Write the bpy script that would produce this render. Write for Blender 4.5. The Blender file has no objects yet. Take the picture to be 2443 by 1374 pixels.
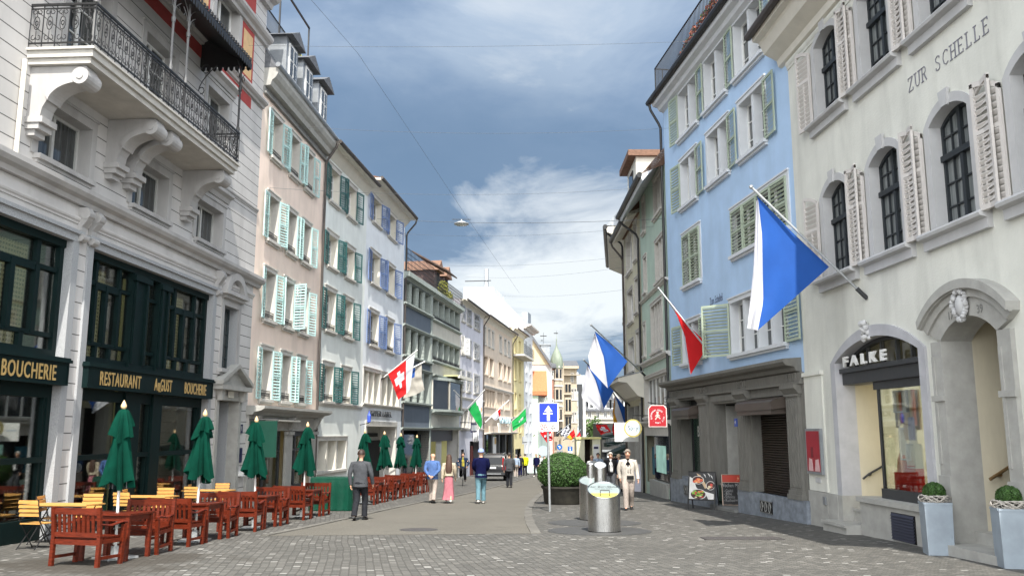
import bpy, math, random
from mathutils import Vector as V, Matrix, noise as mnoise
from math import sin, cos, pi, radians as R, atan2, sqrt
random.seed(7)
SC = bpy.context.scene
COL = SC.collection
# ---------------------------------------------------------------- camera
FPX, CX, CY = 2050.0, 1221.5, 687.0
PITCH = math.atan(343 / 2050)
CAMH, SLOPE = 1.66, 54 / 2050
cam = bpy.data.objects.new('camera', bpy.data.cameras.new('camera'))
COL.objects.link(cam)
cam.location = (0, 0, CAMH)
cam.rotation_euler = (pi / 2 + PITCH, 0, 0)
cam.data.sensor_width = 36
cam.data.lens = 36 * FPX / 2443
cam.data.clip_start, cam.data.clip_end = .1, 3000
SC.camera = cam
# ---------------------------------------------------------------- sky, sun, exposure
SUN_EL, SUN_AZ = R(56), R(172.5)          # azimuth clockwise from +Y: behind the camera, a little to the right
w = bpy.data.worlds.new('World'); SC.world = w; w.use_nodes = True
nt = w.node_tree; N = nt.nodes; LK = nt.links
bg = N['Background']; bg.inputs[1].default_value = .1
def nd(t, **k):
    n = N.new(t)
    for a, b in k.items(): setattr(n, a, b)
    return n
def mth(op, a, b=None, c=None, clamp=False):
    n = nd('ShaderNodeMath', operation=op, use_clamp=clamp)
    for i, x in enumerate((a, b, c)):
        if x is None: continue
        if isinstance(x, (int, float)): n.inputs[i].default_value = x
        else: LK.new(x, n.inputs[i])
    return n.outputs[0]
def ramp(fac, stops, interp='LINEAR'):
    n = nd('ShaderNodeValToRGB'); n.color_ramp.interpolation = interp
    e = n.color_ramp.elements
    while len(e) < len(stops): e.new(.5)
    for s, (p, c) in zip(e, stops):
        s.position = p; s.color = (c, c, c, 1) if isinstance(c, (int, float)) else (*c[:3], 1)
    LK.new(fac, n.inputs[0]); return n.outputs[0]
def mixc(f, a, b, bt='MIX'):
    n = nd('ShaderNodeMix', data_type='RGBA', blend_type=bt)
    for i, x in ((0, f), (6, a), (7, b)):
        if isinstance(x, (int, float)): n.inputs[i].default_value = x
        elif isinstance(x, tuple): n.inputs[i].default_value = (*x[:3], 1)
        else: LK.new(x, n.inputs[i])
    return n.outputs[2]
sky = nd('ShaderNodeTexSky', sky_type='NISHITA', sun_disc=False)
sky.sun_elevation = SUN_EL; sky.sun_rotation = SUN_AZ; sky.air_density = 1.2; sky.dust_density = 1.5
tc = nd('ShaderNodeTexCoord'); sx = nd('ShaderNodeSeparateXYZ'); LK.new(tc.outputs['Generated'], sx.inputs[0])
X_, Y_, Z_ = sx.outputs
den = mth('ADD', mth('MAXIMUM', Z_, 0.0), .22)
cb = nd('ShaderNodeCombineXYZ')
LK.new(mth('DIVIDE', X_, den), cb.inputs[0]); LK.new(mth('DIVIDE', Y_, den), cb.inputs[1]); LK.new(mth('MULTIPLY', Z_, 1.2), cb.inputs[2])
def noi(vec, sc, det, rough=.5, dist=0.):
    n = nd('ShaderNodeTexNoise'); n.inputs['Scale'].default_value = sc; n.inputs['Detail'].default_value = det
    n.inputs['Roughness'].default_value = rough; n.inputs['Distortion'].default_value = dist
    LK.new(vec, n.inputs['Vector']); return n.outputs['Fac']
n1 = noi(cb.outputs[0], 1.05, 6, .52, .35)
n2 = noi(cb.outputs[0], 2.6, 9, .6, .5)
yy = mth('MAXIMUM', Y_, .25)
A_ = mth('DIVIDE', X_, yy); E_ = mth('DIVIDE', Z_, yy)
def blob(a, e, ra, re):
    da = mth('DIVIDE', mth('SUBTRACT', A_, a), ra); de = mth('DIVIDE', mth('SUBTRACT', E_, e), re)
    return mth('POWER', 2.718, mth('MULTIPLY', mth('ADD', mth('MULTIPLY', da, da), mth('MULTIPLY', de, de)), -1.))
base = ramp(mth('ADD', n1, mth('MULTIPLY', mth('SUBTRACT', n2, .5), .75)), [(.3, (.4, .6, .92)), (.46, (.52, .77, 1.15)), (.58, (.74, 1.0, 1.4)), (.74, (1.2, 1.46, 1.8))])
dark = mth('MULTIPLY', mth('ADD', blob(-.1, .33, .32, .11), mth('MULTIPLY', blob(.12, .1, .2, .045), .35)), mth('ADD', .55, mth('MULTIPLY', n2, .9)), clamp=True)
base = mixc(mth('MULTIPLY', dark, .8), base, (.34, .56, .88))
whm = mth('ADD', mth('ADD', blob(.1, .19, .15, .07), mth('MULTIPLY', blob(-.06, .13, .16, .05), .75)), mth('MULTIPLY', blob(.02, .27, .2, .03), .25))
wh = ramp(mth('ADD', mth('MULTIPLY', whm, .42), mth('MULTIPLY', n2, .8)), [(.5, 0.), (.62, .5), (.78, 1.)])
base = mixc(wh, base, (2.15, 2.25, 2.3))
# behind the camera the unseen clouds are brightened as added fill for the facades
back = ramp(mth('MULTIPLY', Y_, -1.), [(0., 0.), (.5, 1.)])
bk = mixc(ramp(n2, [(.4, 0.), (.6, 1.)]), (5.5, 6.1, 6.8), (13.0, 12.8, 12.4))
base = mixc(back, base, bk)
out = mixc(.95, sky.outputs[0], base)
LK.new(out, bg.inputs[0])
sl = bpy.data.lights.new('sun', 'SUN'); sl.energy = 2.1; sl.angle = R(.5); sl.color = (1, .95, .87)
so = bpy.data.objects.new('sun', sl); COL.objects.link(so)
sdir = V((sin(SUN_AZ) * cos(SUN_EL), cos(SUN_AZ) * cos(SUN_EL), sin(SUN_EL)))
so.rotation_euler = (-sdir).to_track_quat('-Z', 'Y').to_euler(); so.location = sdir * 60
SC.view_settings.view_transform = 'Standard'; SC.view_settings.look = 'None'
SC.view_settings.exposure = 2.05; SC.view_settings.gamma = 1
# ---------------------------------------------------------------- pixel -> place (authoring of measured positions)
CP, SP = cos(PITCH), sin(PITCH)
def ray(x, y):
    v = (CY - y) / FPX
    return V(((x - CX) / FPX, CP - v * SP, SP + v * CP))
O = V((0, 0, CAMH))
def gz(y): return -SLOPE * y
def G(x, y):
    r = ray(x, y); return O + r * (-CAMH / (r.z + SLOPE * r.y))
def atY(x, y, Y):
    r = ray(x, y); return O + r * (Y / r.y)
# ---------------------------------------------------------------- meshes
class MB:
    def __init__(s): s.v = []; s.f = []; s.m = []
    def add(s, vs, fs, m=0):
        o = len(s.v); s.v += [tuple(p) for p in vs]
        for f in fs: s.f.append([i + o for i in f]); s.m.append(m)
        return s
    def quad(s, a, b, c, d, m=0): return s.add([a, b, c, d], [(0, 1, 2, 3)], m)
    def ngon(s, pts, m=0): return s.add(pts, [tuple(range(len(pts)))], m)
    def box(s, x0, x1, y0, y1, z0, z1, m=0, M=None):
        p = [V((x, y, z)) for z in (z0, z1) for y in (y0, y1) for x in (x0, x1)]
        if M: p = [M @ q for q in p]
        return s.add(p, [(0, 2, 3, 1), (4, 5, 7, 6), (0, 1, 5, 4), (2, 6, 7, 3), (0, 4, 6, 2), (1, 3, 7, 5)], m)
    def bar(s, a, b, w, h, m=0, up=(0, 0, 1)):
        a, b = V(a), V(b); d = (b - a); L = d.length; d.normalize()
        x = d.cross(V(up)); x = x.normalized() if x.length > 1e-4 else V((1, 0, 0)); u = x.cross(d)
        M = Matrix(((x.x, d.x, u.x, a.x), (x.y, d.y, u.y, a.y), (x.z, d.z, u.z, a.z), (0, 0, 0, 1)))
        return s.box(-w / 2, w / 2, 0, L, -h / 2, h / 2, m, M)
    def prism(s, poly, y0, y1, m=0, ax='y'):
        n = len(poly)
        def P(p, y): return (p[0], y, p[1]) if ax == 'y' else ((y, p[0], p[1]) if ax == 'x' else (p[0], p[1], y))
        vs = [P(p, y0) for p in poly] + [P(p, y1) for p in poly]
        fs = [tuple(range(n))[::-1], tuple(range(n, 2 * n))] + [(i, (i + 1) % n, n + (i + 1) % n, n + i) for i in range(n)]
        return s.add(vs, fs, m)
    def tube(s, pts, r, n=6, m=0, sq=1.):
        pts = [V(p) for p in pts]; k = len(pts)
        rs = r if isinstance(r, (list, tuple)) else [r] * k
        vs = []; prev = None
        for i in range(k):
            d = (pts[min(i + 1, k - 1)] - pts[max(i - 1, 0)])
            d = d.normalized() if d.length > 1e-9 else V((0, 0, 1))
            if prev is None:
                prev = d.cross(V((0, 0, 1)))
                if prev.length < .05: prev = d.cross(V((1, 0, 0)))
            prev = (prev - d * prev.dot(d)).normalized(); q = d.cross(prev)
            for j in range(n):
                a = 2 * pi * j / n
                vs.append(pts[i] + prev * cos(a) * rs[i] + q * sin(a) * rs[i] * sq)
        fs = []
        for i in range(k - 1):
            for j in range(n):
                a, b = i * n + j, i * n + (j + 1) % n
                fs.append((a, b, b + n, a + n))
        fs += [tuple(range(n))[::-1], tuple(range((k - 1) * n, k * n))]
        return s.add(vs, fs, m)
    def rings(s, rs, n=14, m=0, cap=True, fn=None):
        # rs: (z, cx, cy, rx, ry); fn(angle, ring index) scales the radius
        vs = []
        for i, (z, cx, cy, rx, ry) in enumerate(rs):
            for j in range(n):
                a = 2 * pi * j / n; k = fn(a, i) if fn else 1
                vs.append((cx + rx * k * cos(a), cy + ry * k * sin(a), z))
        fs = []
        for i in range(len(rs) - 1):
            for j in range(n):
                a, b = i * n + j, i * n + (j + 1) % n
                fs.append((a, b, b + n, a + n))
        if cap: fs += [tuple(range(n))[::-1], tuple(range((len(rs) - 1) * n, len(rs) * n))]
        return s.add(vs, fs, m)
    def lathe(s, prof, c=(0, 0, 0), n=16, m=0):
        return s.rings([(c[2] + z, c[0], c[1], r, r) for r, z in prof], n, m)
    def ball(s, c, rx, ry, rz, n=12, k=8, m=0, fn=None):
        rs = []
        for i in range(k + 1):
            t = -pi / 2 + pi * i / k
            rs.append((c[2] + rz * sin(t), c[0], c[1], max(rx * cos(t), .001), max(ry * cos(t), .001)))
        return s.rings(rs, n, m, True, fn)
    def curve2(s, pts, w, y0, y1, m=0):
        # a flat ribbon of width w along 2-D (x, z) points, extruded y0..y1
        for a, b in zip(pts, pts[1:]):
            d = V((b[0] - a[0], b[1] - a[1])); 
            if d.length < 1e-6: continue
            d.normalize(); nn = V((-d.y, d.x)) * w / 2; e = d * w * .2
            s.prism([(a[0] - nn.x - e.x, a[1] - nn.y - e.y), (b[0] - nn.x + e.x, b[1] - nn.y + e.y), (b[0] + nn.x + e.x, b[1] + nn.y + e.y), (a[0] + nn.x - e.x, a[1] + nn.y - e.y)], y0, y1, m)
        return s
    def mesh(s, name, mats, smooth=False):
        me = bpy.data.meshes.new(name); me.from_pydata(s.v, [], s.f)
        if not isinstance(mats, (list, tuple)): mats = [mats]
        for q in mats: me.materials.append(q)
        me.polygons.foreach_set('material_index', s.m)
        if smooth: me.polygons.foreach_set('use_smooth', [True] * len(s.f))
        me.update()
        if smooth is True or smooth == 2:
            try: me.set_sharp_from_angle(angle=R(42))
            except Exception: pass
        return me
    def obj(s, name, mats, parent=None, loc=(0, 0, 0), rot=0., smooth=False):
        return place(s.mesh(name, mats, smooth), name, parent, loc, rot)
def place(me, name, parent=None, loc=(0, 0, 0), rot=0.):
    o = bpy.data.objects.new(name, me); COL.objects.link(o); o.location = loc
    o.rotation_euler = (0, 0, rot) if isinstance(rot, (int, float)) else rot
    if parent: o.parent = parent
    return o
def empty(name, loc, rot=0.):
    o = bpy.data.objects.new(name, None); COL.objects.link(o); o.location = loc; o.rotation_euler = (0, 0, rot)
    o.empty_display_size = .2
    return o
def tag(o, label=None, cat=None, group=None, kind=None):
    for k, x in (('label', label), ('category', cat), ('group', group), ('kind', kind)):
        if x: o[k] = x
    return o
def thing(name, label, cat, loc, rot=0., group=None): return tag(empty(name, loc, rot), label, cat, group)
def dup(o, parent=None):
    c = o.copy(); COL.objects.link(c)
    if parent: c.parent = parent
    for ch in list(o.children): dup(ch, c)
    return c
def text_mesh(txt, size, mats, depth=.01, sx=1., align='CENTER', bold=0., font_gap=1.):
    cu = bpy.data.curves.new('lettering', 'FONT'); cu.body = txt; cu.size = size; cu.align_x = align; cu.align_y = 'CENTER'
    cu.extrude = depth / 2; cu.offset = bold; cu.space_character = font_gap; cu.resolution_u = 3
    o = bpy.data.objects.new('lettering', cu); COL.objects.link(o)
    dg = bpy.context.evaluated_depsgraph_get()
    me = bpy.data.meshes.new_from_object(o.evaluated_get(dg)); COL.objects.unlink(o); bpy.data.objects.remove(o)
    for vt in me.vertices: vt.co = (vt.co.x * sx, -vt.co.z, vt.co.y)     # stands in the x-z plane, facing -y
    me.materials.clear(); me.materials.append(mats)
    return me
# ---------------------------------------------------------------- materials
def lin(c):
    f = lambda x: x / 12.92 if x <= .04045 else ((x + .055) / 1.055) ** 2.4
    return tuple(f(x / 255) for x in c)
MATS = {}
def mat(name, col, rough=.75, metal=0., var=.12, vs=3., bump=0., bs=40., spec=.4, stretch=(1, 1, 1), stain=0., gloss_var=0., detail=5, dirt=None):
    global N, LK, nt
    if name in MATS: return MATS[name]
    m = bpy.data.materials.new(name); m.use_nodes = True; MATS[name] = m
    nt = m.node_tree; N = nt.nodes; LK = nt.links
    b = N['Principled BSDF']; b.inputs['Roughness'].default_value = rough; b.inputs['Metallic'].default_value = metal
    b.inputs['Specular IOR Level'].default_value = spec
    tcn = nd('ShaderNodeTexCoord'); mp = nd('ShaderNodeMapping'); mp.inputs['Scale'].default_value = stretch
    LK.new(tcn.outputs['Object'], mp.inputs[0])
    c = tuple(col)
    if var:
        f = noi(mp.outputs[0], vs, detail, .6)
        lo = tuple(x * (1 - var) for x in c); hi = tuple(min(x * (1 + var), 1) for x in c)
        o_ = ramp(f, [(.3, lo), (.7, hi)])
        if stain:
            mp2 = nd('ShaderNodeMapping'); mp2.inputs['Scale'].default_value = (1.6, 1.6, .28); LK.new(tcn.outputs['Object'], mp2.inputs[0])
            f2 = noi(mp2.outputs[0], .9, 7, .62)
            o_ = mixc(ramp(f2, [(.47, 0.), (.56, stain * .35), (.7, stain)]), o_, tuple(x * .62 for x in (dirt or c)))
        LK.new(o_, b.inputs['Base Color'])
    else: b.inputs['Base Color'].default_value = (*c, 1)
    if gloss_var:
        LK.new(ramp(noi(mp.outputs[0], vs * 2, 4), [(.3, max(rough - gloss_var, .02)), (.7, rough + gloss_var)]), b.inputs['Roughness'])
    if bump:
        bn = nd('ShaderNodeBump'); bn.inputs['Strength'].default_value = bump; bn.inputs['Distance'].default_value = .02
        LK.new(noi(mp.outputs[0], bs, 5, .6), bn.inputs['Height']); LK.new(bn.outputs[0], b.inputs['Normal'])
    return m
def plaster(name, rgb, stain=.18, bump=.12): return mat(name, rgb, .9, var=.09, vs=.8, bump=bump, bs=22, stain=min(stain * 2.2, .55), spec=.2, detail=9)
def enter(m):
    global N, LK, nt
    nt = m.node_tree; N = nt.nodes; LK = nt.links
    return N['Principled BSDF']
def grooved(name, rgb, sp, off=0., wd=.03):
    m = plaster(name, rgb, .2); b = enter(m)
    tcn = nd('ShaderNodeTexCoord'); s_ = nd('ShaderNodeSeparateXYZ'); LK.new(tcn.outputs['Object'], s_.inputs[0])
    f = mth('FRACT', mth('DIVIDE', mth('ADD', s_.outputs[2], off + 20 * sp), sp))
    g = mth('LESS_THAN', f, wd / sp)
    old = b.inputs['Base Color'].links[0].from_socket
    LK.new(mixc(g, old, tuple(x * .16 for x in rgb)), b.inputs['Base Color'])
    return m
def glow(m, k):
    # stands in for shop lighting: the surface gives off a little of its own colour
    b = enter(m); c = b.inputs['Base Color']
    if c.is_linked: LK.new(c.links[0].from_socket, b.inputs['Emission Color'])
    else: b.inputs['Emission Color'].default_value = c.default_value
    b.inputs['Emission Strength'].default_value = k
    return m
def glass(name, tint=(.85, .88, .86), trans=.95):
    m = bpy.data.materials.new(name); m.use_nodes = True; MATS[name] = m
    b = enter(m); N.remove(b); o_ = N['Material Output']
    t = nd('ShaderNodeBsdfTransparent'); t.inputs[0].default_value = (*tint, 1)
    g = nd('ShaderNodeBsdfGlossy'); g.inputs['Roughness'].default_value = .02
    fr = nd('ShaderNodeFresnel'); fr.inputs[0].default_value = 1.5
    mx = nd('ShaderNodeMixShader'); LK.new(mth('ADD', mth('MULTIPLY', fr.outputs[0], .6), 1 - trans - .05, clamp=True), mx.inputs[0]); LK.new(t.outputs[0], mx.inputs[1]); LK.new(g.outputs[0], mx.inputs[2])
    LK.new(mx.outputs[0], o_.inputs[0])
    return m
M = {}
M['stone'] = mat('grey_sandstone', (.36, .355, .33), .85, var=.12, vs=4, bump=.1, bs=30, stain=.25)
M['stone_w'] = mat('pale_sandstone', (.52, .5, .46), .85, var=.1, vs=4, bump=.08, bs=30, stain=.2)
M['stone_d'] = mat('dark_sandstone', (.2, .2, .19), .85, var=.15, vs=4, bump=.1, bs=30, stain=.3)
M['granite'] = mat('speckled_granite', (.33, .34, .35), .6, var=.35, vs=60, detail=3)
M['marble'] = mat('bluegrey_marble', (.2, .225, .26), .5, var=.35, vs=5, detail=9)
M['white'] = mat('white_paint', (.7, .7, .68), .55, var=.05)
M['offw'] = mat('cream_paint', (.66, .63, .55), .6, var=.06)
M['black'] = mat('black_iron', (.012, .012, .013), .45, var=.2, spec=.5)
M['dgrey'] = mat('dark_grey_metal', (.035, .037, .04), .45, var=.15, vs=6)
M['zinc'] = mat('zinc_sheet', (.3, .32, .34), .45, metal=.6, var=.15, vs=3)
M['gut'] = mat('brown_copper_gutter', (.06, .05, .045), .5, var=.2, vs=3)
M['pane'] = mat('window_glass', (.02, .023, .027), .04, var=.3, vs=.7, spec=.7, bump=.06, bs=1.2)
M['pane_c'] = mat('curtained_window_glass', (.045, .05, .05), .05, var=.8, vs=5., stretch=(3, 1, .12), spec=.7)
M['glass'] = glass('clear_shop_glass')
M['glass_l'] = glass('shop_glass_reflective', trans=.9)
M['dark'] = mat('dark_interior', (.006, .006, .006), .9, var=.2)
M['tile'] = mat('brown_roof_tiles', (.16, .09, .06), .85, var=.35, vs=9, bump=.3, bs=16, stretch=(1, 1, 3))
M['tile_o'] = mat('orange_roof_tiles', (.5, .16, .07), .85, var=.25, vs=9, bump=.3, bs=14)
M['slate'] = mat('grey_slate_roof', (.1, .105, .115), .7, var=.3, vs=10, bump=.2, bs=18)
M['green_j'] = mat('dark_green_joinery', (.003, .012, .012), .55, var=.15, vs=3, spec=.15)
M['gold'] = mat('gold_lettering', (.62, .42, .16), .4, metal=.3, var=.05)
M['red_wood'] = mat('red_stained_wood', (.095, .013, .004), .45, var=.4, vs=7, stretch=(1, 1, 5), bump=.06, bs=40, spec=.25)
M['pine'] = mat('yellow_pine_slats', (.55, .29, .08), .55, var=.15, vs=6, stretch=(1, 6, 6))
M['umb'] = mat('green_umbrella_cloth', (.001, .032, .02), .9, var=.2, vs=5, spec=.08)
M['alu'] = mat('brushed_steel', (.5, .5, .49), .3, metal=1., var=.12, vs=14, stretch=(14, 14, .3), gloss_var=.08)
M['galv'] = mat('galvanised_steel', (.42, .44, .45), .45, metal=.7, var=.15, vs=20)
M['skin'] = mat('skin', (.55, .31, .21), .55, var=.08, vs=20)
M['leaf'] = mat('box_leaf', (.04, .095, .018), .6, var=.5, vs=9)
M['leaf2'] = mat('tree_leaf', (.07, .13, .035), .6, var=.5, vs=3)
M['twig'] = mat('grey_twigs', (.42, .39, .35), .8, var=.25, vs=20)
M['red'] = mat('bright_red', (.6, .01, .012), .6, var=.06)
M['blue'] = mat('flag_blue', (.01, .1, .5), .7, var=.08)
M['fwhite'] = mat('flag_white', (.78, .78, .8), .75, var=.04)
# ---------------------------------------------------------------- building kit
CACHE = {}
def cached(key, fn):
    if key not in CACHE: CACHE[key] = fn()
    return CACHE[key]
def mk_leaf(wd, h, m, closed=False):
    def f():
        b = MB(); s = .055; t = .02
        for x in (0, wd - s): b.box(x, x + s, -t, t, 0, h)
        for z in (0, h - .07, h * .48): b.box(s, wd - s, -t * .9, t * .9, z, z + .07)
        for z0, z1 in ((.07, h * .48), (h * .48 + .07, h - .07)):
            n = max(3, int((z1 - z0) / .1))
            for i in range(n):
                z = z0 + (i + .5) * (z1 - z0) / n; a = .015; c = .017
                b.add([(s, -a, z - c), (wd - s, -a, z - c), (wd - s, a, z + c), (s, a, z + c), (s, -a, z - c + .012), (wd - s, -a, z - c + .012), (wd - s, a, z + c + .012), (s, a, z + c + .012)],
                      [(0, 1, 2, 3), (4, 7, 6, 5), (0, 4, 5, 1), (3, 2, 6, 7)])
        return b.mesh('shutter', m)
    return cached(('leaf', round(wd, 2), round(h, 2), m.name), f)
def mk_frame(wd, h, nl, nb, m, fw=.055):
    def f():
        b = MB(); d = .03
        b.box(0, fw, -d, d, 0, h); b.box(wd - fw, wd, -d, d, 0, h); b.box(fw, wd - fw, -d, d, 0, fw); b.box(fw, wd - fw, -d, d, h - fw, h)
        for i in range(1, nl):
            x = wd * i / nl; b.box(x - .045, x + .045, -d - .008, d - .004, fw, h - fw)
        for j in range(1, nb + 1):
            z = h * j / (nb + 1)
            for i in range(nl):
                xa = fw if i == 0 else wd * i / nl + .045; xb = wd - fw if i == nl - 1 else wd * (i + 1) / nl - .045
                b.box(xa, xb, -d * .6, d * .6, z - .014, z + .014)
        return b.mesh('window_frame', m)
    return cached(('fr', round(wd, 2), round(h, 2), nl, nb, m.name), f)
def mk_pane(wd, h, m): return cached(('pn', round(wd, 2), round(h, 2), m.name), lambda: MB().box(0, wd, 0, .012, 0, h).mesh('pane', m))
def mk_sill(wd, pr, m, h=.1, ex=.1):
    def f():
        b = MB(); b.box(-ex, wd + ex, -pr, .003, -h, 0); b.box(-ex + .03, wd + ex - .03, -pr * .55, .003, -h - .07, -h - .002)
        return b.mesh('sill', m)
    return cached(('sl', round(wd, 2), pr, h, ex, m.name), f)
def mk_reveal(wd, h, rd, sw, m, m2):
    def f():
        b = MB(); y = .004
        b.quad((0, y, 0), (0, rd + .05, 0), (0, rd + .05, h), (0, y, h), 1); b.quad((wd, y, 0), (wd, y, h), (wd, rd + .05, h), (wd, rd + .05, 0), 1)
        b.quad((0, y, 0), (wd, y, 0), (wd, rd + .05, 0), (0, rd + .05, 0), 0); b.quad((0, y, h), (0, rd + .05, h), (wd, rd + .05, h), (wd, y, h), 1)
        if sw:
            p = .035
            b.box(-sw, 0, -p, y, 0, h); b.box(wd, wd + sw, -p, y, 0, h); b.box(-sw, wd + sw, -p, y, h, h + sw); b.box(-sw - .02, wd + sw + .02, -p - .03, y, h + sw, h + sw + .05)
        return b.mesh('window', [m, m2])
    return cached(('rv', round(wd, 2), round(h, 2), rd, sw, m.name, m2.name), f)
def mk_guard(wd, m, h=.28):
    def f():
        b = MB(); b.box(.02, wd - .02, -.05, -.03, h - .02, h); b.box(.02, wd - .02, -.05, -.03, .02, .035)
        n = max(4, int(wd / .12))
        for i in range(n + 1):
            x = .03 + (wd - .06) * i / n; b.box(x - .006, x + .006, -.046, -.034, .035, h - .02)
            if i < n: b.tube([(x + .05 + .035 * cos(a), -.04, h * .5 + .06 * sin(a)) for a in [k * pi / 4 for k in range(9)]], .007, 4)
        return b.mesh('window_guard', m)
    return cached(('gd', round(wd, 2), h, m.name), f)
class Bld:
    def __init__(s, name, label, P, d, W, near_left=True, cat='building', z0=None):
        # d: unit direction near -> far (2-D). Left rows: local x runs near -> far; right rows: local x runs far -> near.
        s.W = W; P = V(P[:2]).to_2d(); d = V(d[:2]).to_2d()
        if near_left: s.P = P; s.x = d
        else: s.P = P + d * W; s.x = -d
        s.y = V((-s.x.y, s.x.x)); s.ang = atan2(s.x.y, s.x.x); s.near_left = near_left; s.nearP = P; s.d = d
        s.farP = P + d * W
        s.z0 = gz(s.P.y) if z0 is None else z0
        s.root = thing(name, label, cat, (s.P.x, s.P.y, s.z0), s.ang)
        s.holes = []
    def q(s, px, py, y=0.):
        r = ray(px, py); Q = s.P + s.y * y
        t = (Q - V((0, 0))).dot(s.y) / (r.x * s.y.x + r.y * s.y.y)
        h = O + r * t; e = V((h.x, h.y)) - s.P
        return e.dot(s.x), h.z
    def world(s, x, y, z): p = s.P + s.x * x + s.y * y; return V((p.x, p.y, z))
    def put(s, me, name, x=0, y=0, z=0, parent=None, rot=0.):
        return place(me, name, parent or s.root, (x, y, z - s.z0) if parent is None else (x, y, z), rot)
    def add(s, mb, name, mats, x=0, y=0, z=0, parent=None, smooth=False, rot=0.): return s.put(mb.mesh(name, mats, smooth), name, x, y, z, parent, rot)
    def ztop(s, x): return gz((s.P + s.x * x).y)
    def wall(s, m, z1, z0=None, x0=0., x1=None, depth=9., name='wall', y=0., arcs=(), holes=None, m2=None):
        x1 = s.W if x1 is None else x1
        if z0 is None: z0 = min(s.ztop(x0), s.ztop(x1)) - .3
        H = [h for h in (s.holes if holes is None else holes) if h[1] > x0 and h[0] < x1 and h[3] > z0 and h[2] < z1]
        xs = sorted({x0, x1} | {min(max(v, x0), x1) for h in H for v in h[:2]}); zs = sorted({z0, z1} | {min(max(v, z0), z1) for h in H for v in h[2:4]})
        b = MB()
        for i in range(len(xs) - 1):
            run = None
            for j in range(len(zs) - 1):
                cx_, cz = (xs[i] + xs[i + 1]) / 2, (zs[j] + zs[j + 1]) / 2
                if not any(h[0] < cx_ < h[1] and h[2] < cz < h[3] for h in H):
                    if run is None: run = zs[j]
                    end = zs[j + 1]
                    if j == len(zs) - 2: b.quad((xs[i], y, run), (xs[i + 1], y, run), (xs[i + 1], y, end), (xs[i], y, end))
                elif run is not None:
                    b.quad((xs[i], y, run), (xs[i + 1], y, run), (xs[i + 1], y, zs[j]), (xs[i], y, zs[j])); run = None
        for poly in arcs: b.ngon([(p[0], y, p[1]) for p in poly])
        D = depth
        b.quad((x0, y, z0), (x0, y, z1), (x0, D, z1), (x0, D, z0), 1); b.quad((x1, y, z0), (x1, D, z0), (x1, D, z1), (x1, y, z1), 1)
        b.quad((x0, D, z0), (x0, D, z1), (x1, D, z1), (x1, D, z0), 1); b.quad((x0, y, z1), (x1, y, z1), (x1, D, z1), (x0, D, z1), 1)
        return s.add(b, name, [m, m2 or m])
    def win(s, x0, x1, z0, z1, rd=.18, fr='white', nl=2, nb=2, pane='pane', sw=.12, sm='stone', sill=.12, sh=None, sw_leaf=None, guard=False, mull=0, name='window', rev=None, frm=True):
        wd, h = x1 - x0, z1 - z0
        s.holes.append((x0, x1, z0, z1))
        w_ = s.put(mk_reveal(wd, h, rd, sw, M[sm], M[rev or sm]), name, x0, 0, z0)
        if mull:
            mm = cached(('mu', round(h, 2), rd, (rev or sm)), lambda: MB().box(-.07, .07, .02, rd + .02, 0, h).mesh('mullion', M[rev or sm]))
            for i in range(1, mull): place(mm, 'mullion', w_, (wd * i / mull, 0, 0))
        if frm: place(mk_frame(wd, h, nl, nb, M[fr]), 'window_frame', w_, (0, rd, 0))
        place(mk_pane(wd, h, M[pane]), 'pane', w_, (0, rd + .012, 0))
        if sill: place(mk_sill(wd, sill, M[sm]), 'sill', w_)
        if guard: place(mk_guard(wd, M['black']), 'window_guard', w_, (0, .03, .02))
        if sh:
            m, aL, aR = sh; lw = sw_leaf or wd / 2
            me = mk_leaf(lw, h + .04, M[m])
            if aL is not None: place(me, 'shutter', w_, (-.01, -.06, -.02), R(-aL))
            if aR is not None: place(me, 'shutter', w_, (wd + .01, -.06, -.02), R(180 + aR))
        return w_
    def band(s, z0, z1, pr, m, x0=None, x1=None, name='string_course', prof=None):
        x0 = 0 if x0 is None else x0; x1 = s.W if x1 is None else x1
        h = z1 - z0
        prof = prof or [(.004, 0), (-pr * .35, 0), (-pr * .45, h * .3), (-pr * .8, h * .45), (-pr, h * .7), (-pr, h), (.004, h)]
        return s.add(MB().prism([(p[0], z0 + p[1]) for p in prof][::-1], x0, x1, 0, 'x'), name, M[m])
    def gutter(s, z, pr, m='gut', x0=0, x1=None, r=.09):
        b = MB(); x1 = s.W if x1 is None else x1
        b.tube([(x0, -pr, z), (x1, -pr, z)], r, 8); return s.add(b, 'gutter', M[m], smooth=True)
    def downpipe(s, x, zt, pr, m='gut', zb=None, r=.055):
        zb = s.ztop(x) if zb is None else zb
        b = MB(); b.tube([(x, -pr, zt), (x, -pr * .9, zt - .25), (x, -.18, zt - .8), (x, -.1, zt - 1.), (x, -.1, zb)], r, 8)
        return s.add(b, 'downpipe', M[m], smooth=True)
def arc(x0, x1, zs, rise, n=14):
    # segmental arc points from (x0, zs) up to rise and down to (x1, zs)
    c = (x1 - x0) / 2; Rr = (c * c + rise * rise) / (2 * rise); a = math.asin(min(1, c / Rr)); 
    if rise > c: a = pi - a
    cx_, cz = (x0 + x1) / 2, zs + rise - Rr
    return [(cx_ + Rr * sin(-a + 2 * a * i / n), cz + Rr * cos(-a + 2 * a * i / n)) for i in range(n + 1)]
def spandrels(a, zt):
    k = len(a) // 2
    return [a[:k + 1] + [(a[k][0], zt), (a[0][0], zt)] if a[k][1] < zt else a[:k + 1] + [(a[0][0], zt)], a[k:] + [(a[-1][0], zt)] + ([(a[k][0], zt)] if a[k][1] < zt else [])]
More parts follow.
